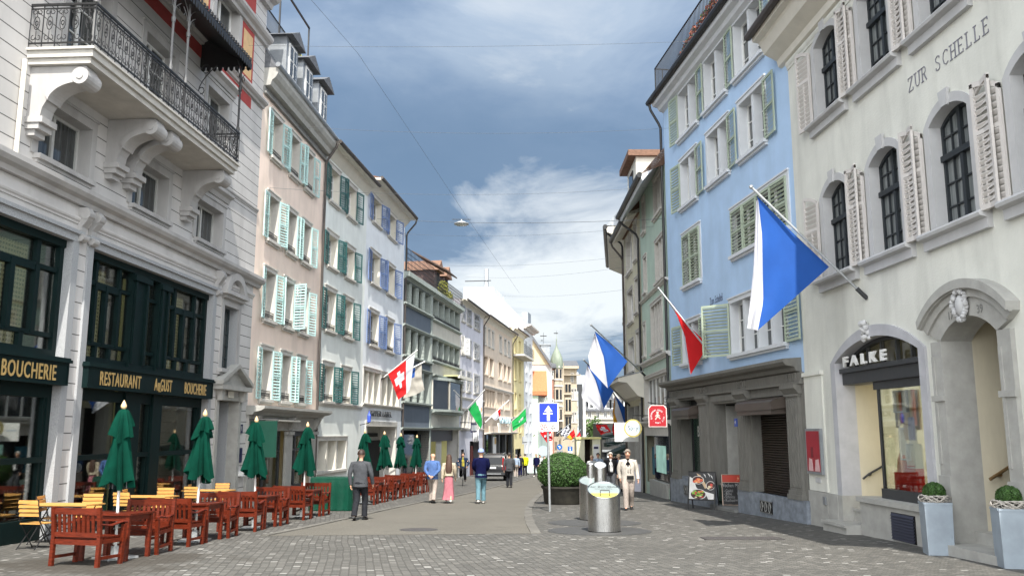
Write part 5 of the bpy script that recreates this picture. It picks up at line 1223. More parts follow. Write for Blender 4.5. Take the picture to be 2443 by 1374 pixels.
db = MB(); db.lathe([(r, Zp(py, Y)) for r, py in dp], (cx_, cy, 0), 12); tw.add(db, 'onion_dome', mat('verdigris_copper', (.17, .2, .155), .6, var=.25, vs=2, stretch=(1, 1, .3)), smooth=True)
tw.add(MB().box(cx_ - .02, cx_ + .02, cy, cy + .04, Zp(812, Y), Zp(792, Y)).box(cx_ - .4, cx_ + .25, cy, cy + .04, Zp(799, Y), Zp(797, Y)), 'weather_vane', M['black'])
tw.add(MB().box(-1.2, -1.15, 2, 2.05, Zp(868, Y), Zp(792, Y)).box(-1.7, -.7, 2, 2.05, Zp(801, Y), Zp(799, Y)).box(-1.6, -1.3, 2, 2.05, Zp(812, Y), Zp(810, Y)), 'roof_aerial', M['black'])
t2 = block('sandstone_bay_house', 'sandstone house with corbelled balconies and stacked bays beyond the dome', (1344, 1378), 138, Zp(880, 138), M['tb'], [(.6, .75, Zp(955, 138), Zp(930, 138)), (.82, .95, Zp(955, 138), Zp(930, 138)), (.6, .75, Zp(1008, 138), Zp(985, 138)), (.82, .95, Zp(1008, 138), Zp(985, 138)), (.6, .75, Zp(912, 138), Zp(893, 138))], roof=(1.6, 'slate'))
bb_ = MB()
for py0, py1, p in ((940, 915, .9), (986, 950, 1.0), (1025, 990, .7)): bb_.box(.2, 1.3, -p, 0, Zp(py0, 138), Zp(py1, 138)); bb_.box(.1, 1.45, -p - .15, 0, Zp(py0, 138) - .25, Zp(py0, 138))
bb_.box(-.3, t2.W + .3, -.7, .1, Zp(882, 138), Zp(876, 138)); bb_.box(-.3, t2.W + .6, -.9, .1, Zp(898, 138), Zp(896, 138))
t2.add(bb_, 'balcony', M['tb']); 
gl_ = MB()
for py0, py1 in ((937, 919), (982, 955), (1022, 995)): gl_.box(.35, .7, -1.03, -.98, Zp(py0, 138), Zp(py1, 138)); gl_.box(.85, 1.2, -1.03, -.98, Zp(py0, 138), Zp(py1, 138))
t2.add(gl_, 'bay_window', M['pane'])
block('white_office_block', 'plain white block rising above the far bay houses', (1358, 1382), 190, Zp(890, 190), plaster('distant_white_panel', (.42, .44, .46), .1), [])
block('white_office_block', 'narrow white block next to the dark glass tower far off', (1382, 1402), 200, Zp(897, 200), plaster('distant_white_panel', (.42, .44, .46), .1), [])
block('dark_tower', 'slim dark building edge far down the street', (1379, 1391), 150, Zp(918, 150), M['dgrey'], [])
block('glass_house', 'pale glazed narrow house beside the dark building edge', (1371, 1381), 142, Zp(935, 142), plaster('pale_blue_panel', (.4, .46, .5), .05), [(.2, .8, Zp(955, 142), Zp(942, 142)), (.2, .8, Zp(985, 142), Zp(970, 142)), (.2, .8, Zp(1015, 142), Zp(1000, 142))])
# building that closes the street
Y = 155
e1 = block('end_building', 'grey sandstone block with mansard roof closing the end of the street', (1388, 1520), Y, Zp(982, Y), plaster('far_sandstone', (.42, .39, .33), .15),
      [((px - 1388) / 132, (px + 7 - 1388) / 132, Zp(b_, Y), Zp(t_, Y)) for px in (1404, 1424, 1442, 1457, 1472, 1490) for b_, t_ in ((998, 984), (1022, 1010), (1048, 1032))])
e1.add(MB().prism([(-.4, Zp(982, Y)), (-.4, Zp(979, Y)), (2, Zp(952, Y)), (6, Zp(946, Y)), (12, Zp(946, Y)), (12, Zp(982, Y))][::-1], -.3, e1.W + .3, 0, 'x'), 'roof', M['slate'])
for py in (1003, 982): e1.band(Zp(py, Y), Zp(py, Y) + .3, .3, 'stone_w')
for px in (1405, 1444, 1456, 1490): e1.add(MB().box(0, 1.2, -.1, 3, 0, 1.4, 0).prism([(-.2, 1.4), (1.4, 1.4), (.6, 1.9)], -.3, 3, 1).box(.3, .9, -.15, -.1, .2, 1.2, 2), 'dormer', [M['white'], M['slate'], M['pane']], (px - 1388) / 132 * e1.W, 0, Zp(976, Y))
e1.add(MB().box(6, 8, 3, 5, Zp(950, Y), Zp(935, Y)), 'chimney', M['stone'])
# trees at the far end
M['bark'] = mat('tree_bark', (.08, .06, .045), .9, var=.3, vs=6)
def tree(label, px, py_base, Y, hgt, rx, n, leaf='leaf2'):
    c = atY(px, py_base, Y); c.z = gz(Y)
    t = thing('street_tree', label, 'tree', c)
    tk = MB(); tk.tube([(0, 0, 0), (.1, 0, hgt * .3), (0, .1, hgt * .6)], [.22, .16, .06], 7)
    for k in range(5): a = k * 1.3; tk.tube([(.05, 0, hgt * .3), (rx * .5 * cos(a), rx * .5 * sin(a), hgt * (.5 + .07 * k))], [.09, .03], 5)
    tk.obj('trunk', M['bark'], t)
    cw = MB()
    for k in range(9): a = random.uniform(0, 6.28); rr_ = rx * random.uniform(.1, .65); leafclump(cw, (rr_ * cos(a), rr_ * sin(a), hgt * random.uniform(.4, .92)), rx * .5, rx * .5, hgt * .16, n // 9, .22, 0, .2)
    cw.obj('crown', M[leaf], t)
    return t
tree('tall loose green tree in front of the end building', 1413, 1080, 128, 7.5, 1.5, 1100)
tree('low bushy tree behind the cream kiosk', 1428, 1090, 118, 4.2, 1.6, 800)
tree('small dark tree at the roots of the end building', 1446, 1090, 130, 4.6, 1.5, 700)
# ---------------------------------------------------------------- terrace furniture
TH = -math.atan(SLOPE)
ORD = ['first', 'second', 'third', 'fourth', 'fifth', 'sixth', 'seventh', 'eighth']
rowd = Fac(G(115, 1286), 1350).d; rowang = atan2(rowd.y, rowd.x) - pi / 2      # benches look along the street
def bench_proto():
    # faces +y; origin at the ground under the middle of the seat
    t = empty('garden_bench', (0, 0, 0)); w2, dp = .44, .27; m = M['red_wood']
    b = MB()
    for i in range(5): y = -dp + .03 + i * .115; b.box(-w2 + .06, w2 - .06, y, y + .095, .405, .43)
    b.box(-w2 + .06, w2 - .06, dp - .02, dp + .005, .33, .40); b.obj('seat', m, t)
    b = MB(); b.bar((-w2 + .05, -dp - .055, .82), (w2 - .05, -dp - .055, .82), .032, .1); b.bar((-w2 + .05, -dp - .012, .47), (w2 - .05, -dp - .012, .47), .03, .07)
    for i in range(8): x = -w2 + .14 + i * (2 * w2 - .28) / 7; b.bar((x, -dp - .012, .5), (x, -dp - .053, .78), .05, .018, 0, (0, 1, 0))
    b.obj('backrest', m, t)
    for s in (-1, 1):
        x = s * (w2 - .03); b = MB(); b.bar((x, -dp, 0), (x, -dp, .44), .06, .055, 0, (0, 1, 0)); b.bar((x, -dp + .002, .43), (x, -dp - .062, .88), .06, .05, 0, (0, 1, 0)); b.obj('leg', m, t)
        b = MB(); b.bar((x, dp - .03, 0), (x, dp, .6), .06, .055, 0, (0, 1, 0)); b.obj('leg', m, t)
        b = MB(); b.tube([(x, -dp - .03, .63), (x, -.05, .6), (x, dp - .06, .645), (x, dp + .05, .63)], .034, 6, 0, .55); b.obj('armrest', m, t)
        b = MB(); b.bar((x, -dp, .37), (x, dp - .02, .37), .032, .06); b.bar((x, -dp, .13), (x, dp - .03, .13), .03, .045); b.obj('side_rail', m, t)
    b = MB(); b.bar((-w2 + .04, -dp, .36), (w2 - .04, -dp, .36), .03, .08); b.obj('rear_rail', m, t)
    return t
def table_proto():
    t = empty('wooden_table', (0, 0, 0)); m = M['red_wood']; b = MB()
    for i in range(7): y = -.4 + i * .115; b.box(-.42, .42, y, y + .108, .705, .735)
    b.obj('table_top', m, t)
    for sx_ in (-1, 1):
        for sy in (-1, 1): MB().box(sx_ * .37 - .032, sx_ * .37 + .032, sy * .35 - .032, sy * .35 + .032, 0, .704).obj('leg', m, t)
    b = MB(); b.box(-.335, .335, -.365, -.335, .62, .7); b.box(-.335, .335, .335, .365, .62, .7); b.box(-.385, -.355, -.3, .3, .62, .7); b.box(.355, .385, -.3, .3, .62, .7); b.obj('apron', m, t)
    return t
def umbrella_proto(seed=2):
    t = empty('closed_umbrella', (0, 0, 0)); m = M['umb']
    b = MB(); b.tube([(0, 0, .04), (0, 0, 2.42)], .024, 10); b.obj('pole', mat('white_pole', (.62, .62, .6), .4, var=.05), t, smooth=True)
    MB().box(-.26, .26, -.26, .26, 0, .035).box(-.05, .05, -.05, .05, .035, .2).obj('base_plate', M['galv'], t)
    b = MB(); b.lathe([(.012, 0), (.045, .03), (.05, .06), (.03, .11), (.004, .16)], (0, 0, 2.42), 10); b.obj('finial', mat('turned_wood', (.72, .5, .27), .5, var=.1), t, smooth=True)
    r5 = random.Random(seed); ph = [r5.uniform(0, 6) for _ in range(4)]; fo = [r5.uniform(.75, 1.25) for _ in range(8)]
    def folds(k, amp):
        def f(a, i):
            g_ = i / k; x = a / (2 * pi) * 8; j = int(x) % 8; u = x - int(x)
            return 1 + amp * g_ * (abs(2 * u - 1) * 1.6 - .8) * fo[j] + .14 * g_ * sin(a + ph[0]) + .1 * g_ * sin(2 * a + ph[1])
        return f
    b = MB(); k = 12; n = 48; vs = []; F_ = folds(k, .62)
    for i in range(k + 1):
        g_ = i / k; r = .1 + .11 * g_ ** 1.1
        for j in range(n):
            a = 2 * pi * j / n; q_ = F_(a, i); low = .16 * g_ * (cos(4 * a + ph[2]) * .5 + .35 * sin(a + ph[3]))
            tw = .35 * g_
            vs.append((r * q_ * cos(a + tw), r * q_ * sin(a + tw), 2.22 - 1.0 * g_ + low * (1 if g_ > .3 else g_ / .3)))
    b.add(vs, [(i * n + j, i * n + (j + 1) % n, (i + 1) * n + (j + 1) % n, (i + 1) * n + j) for i in range(k) for j in range(n)])
    o = b.obj('canopy', m, t, smooth=True)
    b = MB(); k = 7; vs = []; F_ = folds(k, .55)
    for i in range(k + 1):
        g_ = i / k; r = .035 + .13 * g_ ** .6
        for j in range(n):
            a = 2 * pi * j / n + .4; q_ = F_(a, i)
            vs.append((r * q_ * cos(a), r * q_ * sin(a), 2.43 - .4 * g_ ** 1.4 + .13 * g_ * (sin(a + .6) + .35 * cos(4 * a))))
    b.add(vs, [(i * n + j, i * n + (j + 1) % n, (i + 1) * n + (j + 1) % n, (i + 1) * n + j) for i in range(k) for j in range(n)])
    b.obj('vent_flap', m, t, smooth=True)
    for j in range(8): a = j * pi / 4 + .35; MB().tube([(.06 * cos(a), .06 * sin(a), 2.1), (.12 * cos(a), .12 * sin(a), 1.6), (.15 * cos(a), .15 * sin(a), 1.12)], .008, 4).obj('rib', M['dgrey'], t)
    return t
PB, PT = bench_proto(), table_proto()
PUS = [umbrella_proto(s) for s in (2, 11, 23, 37)]
def first_or_dup(p, used={}):
    if p.name in used: return dup(p)
    used[p.name] = 1; return p
def put(p, loc, ang, label, cat, group=None, lean=True):
    o = first_or_dup(p); o.location = (loc[0], loc[1], gz(loc[1])); o.rotation_euler = (TH if lean else 0, 0, ang); return tag(o, label, cat, group)
E1 = V((rowd.x, rowd.y)); E2 = V((rowd.y, -rowd.x))                 # along the street, across towards the road
A0 = V(G(180, 1352)[:2]).to_2d()                                     # middle of the first bench's rear edge
rnd = random.Random(4)
sets = []
c0 = A0 + E1 * .3
umbx = [(285, 1345), (490, 1290), (607, 1258), (712, 1232)]
steps = [0, 2.95, 6.1, 9.6]
for i in range(4):
    base = c0 + E1 * steps[i] + E2 * (.02 * steps[i]); tilt = rnd.uniform(-.09, .09) + (-.13 if i == 0 else 0)
    put(PB, base, rowang + tilt, 'red bench with its back to us at the %s red table from the front' % ORD[i], 'bench', 'red benches of the terrace')
    tp = base + E1 * .82 + E2 * .02
    put(PT, tp, rowang + rnd.uniform(-.04, .04), '%s red wooden table from the front, umbrella pole through it' % ORD[i], 'table', 'red tables of the terrace')
    put(PB, base + E1 * 1.62 + E2 * .05, rowang + pi + rnd.uniform(-.06, .06), 'red bench facing us across the %s red table from the front' % ORD[i], 'bench', 'red benches of the terrace')
    put(PUS[i], tp, rnd.uniform(0, 6), 'closed green umbrella standing in the %s red table from the front' % ORD[i], 'umbrella', 'closed green umbrellas')
far = V(G(905, 1203)[:2]).to_2d(); f34 = Fac(G(115, 1286), 1430).d
E1b = (V(G(1000, 1180)[:2]).to_2d() - far); E1b.normalize(); E2b = V((E1b.y, -E1b.x)); angb = atan2(E1b.y, E1b.x) - pi / 2
for i in range(4):
    base = far + E1b * (i * 3.0) - E2b * .55
    put(PB, base, angb + rnd.uniform(-.05, .05), 'far red bench with its back to us, %s of four beyond the man in grey' % ORD[i], 'bench', 'red benches of the terrace')
    tp = base + E1b * .85
    put(PT, tp, angb, 'far red table, %s of four beyond the man in grey' % ORD[i], 'table', 'red tables of the terrace')
    put(PB, base + E1b * 1.65, angb + pi + rnd.uniform(-.05, .05), 'far red bench facing us, %s of four beyond the man in grey' % ORD[i], 'bench', 'red benches of the terrace')
for i, (px, py) in enumerate(((862, 1200), (915, 1192), (952, 1184), (990, 1176))):
    g_ = G(px, py); put(PUS[i], g_, rnd.uniform(0, 6), 'closed green umbrella, %s of the four beyond the man in grey' % ORD[i], 'umbrella', 'closed green umbrellas')
# folding chairs and tables of pale slats near the facade
def fchair_proto():
    t = empty('folding_chair', (0, 0, 0)); b = MB()
    for i in range(6): y = -.19 + i * .066; b.box(-.2, .2, y, y + .055, .44, .46)
    b.obj('seat', M['pine'], t); b = MB()
    for i in range(4): z = .58 + i * .075; b.box(-.2, .2, -.235 - i * .018, -.215 - i * .018, z, z + .06)
    b.obj('backrest', M['pine'], t)
    for s in (-1, 1): MB().tube([(s * .2, .2, 0), (s * .2, -.2, .5), (s * .2, -.29, .88)], .011, 5).obj('leg', M['black'], t)
    for s in (-1, 1): MB().tube([(s * .18, -.24, 0), (s * .18, .19, .44)], .011, 5).obj('leg', M['black'], t)
    b = MB(); b.tube([(-.2, .17, .03), (.2, .17, .03)], .009, 4); b.tube([(-.18, -.21, .03), (.18, -.21, .03)], .009, 4); b.obj('cross_bar', M['black'], t)
    return t
def ftable_proto():
    t = empty('folding_table', (0, 0, 0)); b = MB()
    for i in range(7): y = -.35 + i * .101; b.box(-.62, .62, y, y + .092, .715, .74)
    b.obj('table_top', M['pine'], t); b = MB(); b.box(-.61, .61, -.34, -.32, .69, .714); b.box(-.61, .61, .32, .34, .69, .714); b.obj('frame', M['black'], t)
    for s in (-1, 1):
        for q_ in (-1, 1): MB().tube([(s * .5, q_ * .3, 0), (s * .46, -q_ * .28, .7)], .012, 5).obj('leg', M['black'], t)
    b = MB(); b.tube([(-.5, .25, .1), (.46, .05, .42)], .009, 4); b.tube([(.5, .25, .1), (-.46, .05, .42)], .009, 4); b.obj('cross_bar', M['black'], t)
    return t
PC, PFT = fchair_proto(), ftable_proto()
Fx = lambda u, off: V((LC['L1'][0] + LC['L1'][1] * u + V((LC['L1'][1].y, -LC['L1'][1].x)) * off))
for i, u in enumerate((-.75, 2.55, 6.1)):
    nm = ('nearest', 'middle', 'farthest')[i]
    put(PFT, Fx(u, .72), rowang + pi / 2 * 0 + rnd.uniform(-.05, .05), '%s pale slatted folding table along the restaurant front' % nm, 'table', 'pale folding tables')
    put(PC, Fx(u - .95, .78), rowang - .1, 'pale folding chair with its back to us at the %s folding table' % nm, 'chair', 'pale folding chairs')
    put(PC, Fx(u + .95, .66), rowang + pi + .15, 'pale folding chair facing us beyond the %s folding table' % nm, 'chair', 'pale folding chairs')
    put(PC, Fx(u + .35, .3), rowang - pi / 2 + .2, 'pale folding chair by the wall side of the %s folding table' % nm, 'chair', 'pale folding chairs')
g_ = G(780, 1160); 
put(PC, (g_.x - .3, g_.y), rowang + 2.6, 'pale folding chair behind the green covered counter, left one', 'chair', 'pale folding chairs'); put(PC, (g_.x + .5, g_.y + .2), rowang - 2.6, 'pale folding chair behind the green covered counter, right one', 'chair', 'pale folding chairs')
# tarpaulin-covered counter
a, c = G(738, 1218), G(828, 1226); c = V((G(830, 1222).x, a.y - .1, 0))
t = thing('covered_counter', 'counter wrapped in a glossy dark green tarpaulin beside the red benches', 'counter', (a.x, a.y, gz(a.y)), rowang)
b = MB(); n = 40; vs = []; Wc, Dc, Hc = 1.25, .75, 1.0
def rr_pt(s):
    per = 2 * (Wc + Dc); q_ = s * per
    for L, p0, dx, dy in ((Wc, (0, 0), 1, 0), (Dc, (Wc, 0), 0, 1), (Wc, (Wc, Dc), -1, 0), (Dc, (0, Dc), 0, -1)):
        if q_ <= L: return p0[0] + dx * q_, p0[1] + dy * q_, dy, -dx
        q_ -= L
    return 0, 0, 0, -1
for zi, (z, fl_) in enumerate(((.02, .06), (.35, .035), (.7, .02), (.97, .0), (1.0, -.03))):
    for j in range(n):
        x, y, nx, ny = rr_pt(j / n); f = fl_ + (.022 * sin(j * 2.3) * (1 - zi / 4) if fl_ > 0 else fl_); vs.append((x + nx * f, y + ny * f, z))
b.add(vs, [(i * n + j, i * n + (j + 1) % n, (i + 1) * n + (j + 1) % n, (i + 1) * n + j) for i in range(4) for j in range(n)] + [tuple(range(4 * n, 5 * n))])
b.obj('tarpaulin', mat('green_tarpaulin', (.002, .045, .026), .35, var=.15, vs=3, bump=.4, bs=5), t, smooth=True)
# ---------------------------------------------------------------- steel refuse bins
def bin_(name, label, px, py, r, h0, h1, hop_r, hop_h, hop_off, sign=False):
    c = G(px, py); t = thing(name, label, 'waste bin', (c.x, c.y, c.z + .01), 0, 'steel underground bins')
    n = 48; b = MB(); vs = []
    zf = lambda y: h0 + (h1 - h0) * (y + r) / (2 * r)
    for z in (0, 1):
        for j in range(n):
            a = 2 * pi * j / n; x, y = r * cos(a), r * sin(a); vs.append((x, y, zf(y) if z else .0))
    b.add(vs, [(j, (j + 1) % n, n + (j + 1) % n, n + j) for j in range(n)] + [tuple(range(n))[::-1]]); b.obj('body', M['alu'], t, smooth=True)
    lid = MB(); lid.ngon([(r * cos(2 * pi * j / n), r * sin(2 * pi * j / n), zf(r * sin(2 * pi * j / n)) - .003) for j in range(n)]); lid.obj('lid', mat('pale_grey_lid', (.22, .26, .26), .35, var=.06, vs=8), t)
    rm = MB(); rm.tube([(r * 1.0 * cos(2 * pi * j / n), r * 1.0 * sin(2 * pi * j / n), zf(r * sin(2 * pi * j / n))) for j in range(n + 1)], .014, 6); rm.obj('rim', M['alu'], t, smooth=True)
    MB().lathe([(r * 1.01, 0), (r * 1.01, .03)], (0, 0, -.005), 40).obj('foot_ring', M['black'], t)
    if sign:
        sl_ = (h1 - h0) / (2 * r); L = sqrt(1 + sl_ * sl_)
        Mx = Matrix(((1, 0, 0, 0), (0, 1 / L, -sl_ / L, 0), (0, sl_ / L, 1 / L, (h0 + h1) / 2), (0, 0, 0, 1)))
        ye = MB(); pts = [(r * .93 * cos(a), r * .93 * L * sin(a)) for a in [R(205 + i * 130 / 16) for i in range(17)]]
        ye.add([Mx @ V((p[0], p[1], .001)) for p in pts], [tuple(range(len(pts)))]); ye.obj('yellow_notice', mat('yellow_print', (.75, .68, .1), .5, var=.1, vs=10), t)
        hd = MB(); hd.tube([Mx @ V(p) for p in ((-.1, -.3, 0), (-.1, -.22, .1), (.1, -.22, .1), (.1, -.3, 0))], .012, 6); hd.obj('handle', M['black'], t)
        for tx, sz, yy_ in (('Nur Züri-Säcke', .105, .13), ('Keine losen Abfälle', .05, .03)):
            me = text_mesh(tx, sz, M['dgrey'], .002)
            for v_ in me.vertices: v_.co = Mx @ V((v_.co.x, v_.co.z + yy_ + .02, .002 - v_.co.y * .5))
            place(me, 'lettering', t)
    if hop_r:
        hp = MB(); vs = []; y0 = hop_off
        for z in (0, 1):
            for j in range(n):
                a = 2 * pi * j / n; x, y = hop_r * cos(a), y0 + hop_r * sin(a); vs.append((x, y, (h1 + hop_h + .35 * (y - y0) / 1.) if z else .3))
        hp.add(vs, [(j, (j + 1) % n, n + (j + 1) % n, n + j) for j in range(n)]); hp.obj('chute', M['alu'], t, smooth=True)
        q_ = MB(); q_.ngon([(hop_r * .98 * cos(2 * pi * j / n), y0 + hop_r * .98 * sin(2 * pi * j / n), h1 + hop_h + .35 * hop_r * sin(2 * pi * j / n) - .002) for j in range(n)]); q_.obj('chute_lid', M['lidg'], t)
    return t
M['lidg'] = mat('grey_chute_lid', (.38, .4, .41), .35, var=.08)
bin_('refuse_bin', 'front steel bin with pale slanted lid, black handle and yellow notice', 1442, 1268, .36, .74, 1.05, 0, 0, 0, True)
bin_('refuse_bin', 'rear steel bin half hidden behind the front bin, next to the round bush', 1416, 1240, .36, .88, 1.1, 0, 0, 0)
def column_bin(label, px, py, r, h, sl_):
    c = G(px, py); t = thing('steel_chute_column', label, 'waste chute', (c.x, c.y, c.z), 0, 'steel chute columns'); n = 40; b = MB(); vs = []
    for z in (0, 1):
        for j in range(n): a = 2 * pi * j / n; vs.append((r * cos(a), r * sin(a), h + sl_ * r * sin(a) if z else 0))
    b.add(vs, [(j, (j + 1) % n, n + (j + 1) % n, n + j) for j in range(n)]); b.obj('body', M['alu'], t, smooth=True)
    q_ = MB(); q_.ngon([(r * cos(2 * pi * j / n), r * sin(2 * pi * j / n), h + sl_ * r * sin(2 * pi * j / n) - .003) for j in range(n)]); q_.obj('lid', M['lidg'], t)
    MB().tube([(r * cos(2 * pi * j / n), r * sin(2 * pi * j / n), h + sl_ * r * sin(2 * pi * j / n)) for j in range(n + 1)], .012, 5).obj('rim', M['alu'], t)
column_bin('slim steel chute with tilted round lid above the front bin', 1434, 1248, .15, 1.42, .5)
column_bin('slim steel chute with level top left of the tilted lid', 1411, 1238, .11, 1.44, .1)
# ---------------------------------------------------------------- round box bush in a bowl
c = G(1348, 1205)
t = thing('box_bush', 'large clipped round bush in a dark rusty bowl behind the sign post', 'bush', (c.x, c.y + .9, gz(c.y + .9)))
b = MB(); b.lathe([(.62, 0), (.68, .08), (.72, .5), (.78, .56), (.78, .62), (.7, .62), (.66, .5)], (0, 0, 0), 32); b.obj('bowl', mat('rusty_bowl', (.03, .028, .022), .75, var=.5, vs=4), t, smooth=True)
b = MB(); r8 = random.Random(8)
for i in range(15000):
    d_ = V((r8.gauss(0, 1), r8.gauss(0, 1), r8.gauss(0, 1))).normalized()
    if d_.z < -.6: continue
    k = .95 + .07 * mnoise.noise(d_ * 2.3) + r8.uniform(-.06, .025) + (r8.uniform(0, .07) if r8.random() < .04 else 0)
    q_ = V((d_.x * .93 * k, d_.y * .93 * k, 1.06 + d_.z * .72 * k)); nn = (d_ + V((r8.gauss(0, .6), r8.gauss(0, .6), r8.gauss(0, .6)))).normalized(); f = nn.orthogonal().normalized(); f.rotate(Matrix.Rotation(r8.uniform(0, 6.28), 3, nn)); g2 = nn.cross(f); s = r8.uniform(.018, .036)
    b.quad(q_ - f * s, q_ + g2 * s * .5, q_ + f * s, q_ - g2 * s * .5)
b.obj('foliage', M['leaf'], t)
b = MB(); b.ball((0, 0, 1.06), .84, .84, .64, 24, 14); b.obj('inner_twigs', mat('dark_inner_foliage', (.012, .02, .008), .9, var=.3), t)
# ---------------------------------------------------------------- road signs
c = G(1312, 1219)
t = thing('road_sign', 'one way sign with white arrow on blue, panel with bicycle below, on a grey post', 'road sign', (c.x, c.y, c.z))
MB().tube([(0, 0, 0), (-.06, 0, 3.22)], .038, 10).obj('post', M['galv'], t, smooth=True)
b = MB()
def rrect(x0, x1, z0, z1, r): return [(cx_ + r * cos(a), cz + r * sin(a)) for cx_, cz, a0 in ((x1 - r, z1 - r, 0), (x0 + r, z1 - r, 90), (x0 + r, z0 + r, 180), (x1 - r, z0 + r, 270)) for a in [R(a0 + k * 22.5) for k in range(5)]]
pan = MB().prism(rrect(-.34, .28, 2.38, 3.26, .05), -.065, -.045).obj('sign_panel', M['white'], t)
MB().prism(rrect(-.31, .25, 2.66, 3.23, .03), -.068, -.0655).obj('blue_field', mat('sign_blue', (.008, .035, .5), .4, var=.03), pan)
MB().prism([(-.03, 3.17), (.1, 2.98), (.02, 2.98), (.02, 2.94), (.1, 2.94), (.1, 2.9), (.015, 2.9), (.015, 2.7), (-.075, 2.7), (-.075, 2.9), (-.19, 2.9), (-.19, 2.94), (-.08, 2.94), (-.08, 2.98), (-.16, 2.98)][::-1], -.071, -.0685).obj('arrow', M['white'], pan)
b = MB()
for pts in ([(-.28, 2.52), (-.25, 2.6), (-.19, 2.57), (-.27, 2.45), (-.2, 2.44)],): b.curve2(pts, .02, -.069, -.0655)
b.curve2([(-.22, 2.43), (-.13, 2.61), (-.05, 2.43), (-.22, 2.43)], .016, -.07, -.0655)
b.obj('red_symbol', M['red'], pan)
b = MB(); b.box(-.16, -.14, -.0685, -.0655, 2.46, 2.53); b.box(-.12, -.1, -.0685, -.0655, 2.46, 2.53)
for zz in (2.5, 2.42):
    for x in (.06, .17): b.curve2([(x + .035 * cos(a), zz + .035 * sin(a) + .03) for a in [k * pi / 5 for k in range(11)]], .009, -.068, -.0655)
    b.curve2([(.06, zz + .03), (.1, zz + .075), (.15, zz + .075), (.11, zz + .03), (.06, zz + .03)], .009, -.068, -.0655)
b.obj('bicycle_symbol', M['black'], pan)
def roundsign(label, px, py, Y, r, col, post=True, square=False, white=False):
    c = atY(px, py, Y); t = thing('road_sign', label, 'road sign', (c.x, Y, gz(Y))); z = c.z - gz(Y)
    MB().tube([(0, 0, 0), (0, 0, z + r)], .035, 6).obj('post', M['galv'], t)
    if square: MB().box(-r, r, -.06, -.04, z - r, z + r).obj('sign_panel', M[col], t); MB().box(-.25 * r, .25 * r, -.065, -.0605, z - .7 * r, z + .2 * r).box(-.25 * r, .25 * r, -.065, -.0605, z + .4 * r, z + .75 * r).obj('symbol', M['white'], t); MB().box(-r, r, -.055, -.04, z - r * 2.0, z - r * 1.05).obj('lower_panel', M['white'], t)
    else:
        MB().prism([(r * cos(2 * pi * k / 24), z + r * sin(2 * pi * k / 24)) for k in range(24)], -.06, -.04).obj('sign_panel', M[col], t)
        if white: MB().curve2([(-.5 * r, z + .3 * r), (.45 * r, z + .05 * r), (-.1 * r, z - .4 * r)], r * .28, -.065, -.0605).obj('symbol', M['white'], t); MB().box(-r * 1.1, r * 1.1, -.055, -.04, z - r * 2.2, z - r * 1.1).obj('lower_panel', M['galv'], t)
M['sblue'] = mat('sign_blue_small', (.01, .12, .45), .4, var=.03); M['sback'] = mat('sign_back_grey', (.4, .47, .52), .5, var=.06)
roundsign('grey back of a round traffic sign left of the one way post', 1296, 1075, 50, .3, 'sback'); roundsign('round blue arrow sign above a grey panel down the street', 1335, 1066, 60, .19, 'sblue', white=True); roundsign('square blue sign with white mark down the street', 1360, 1070, 58, .15, 'sblue', square=True)
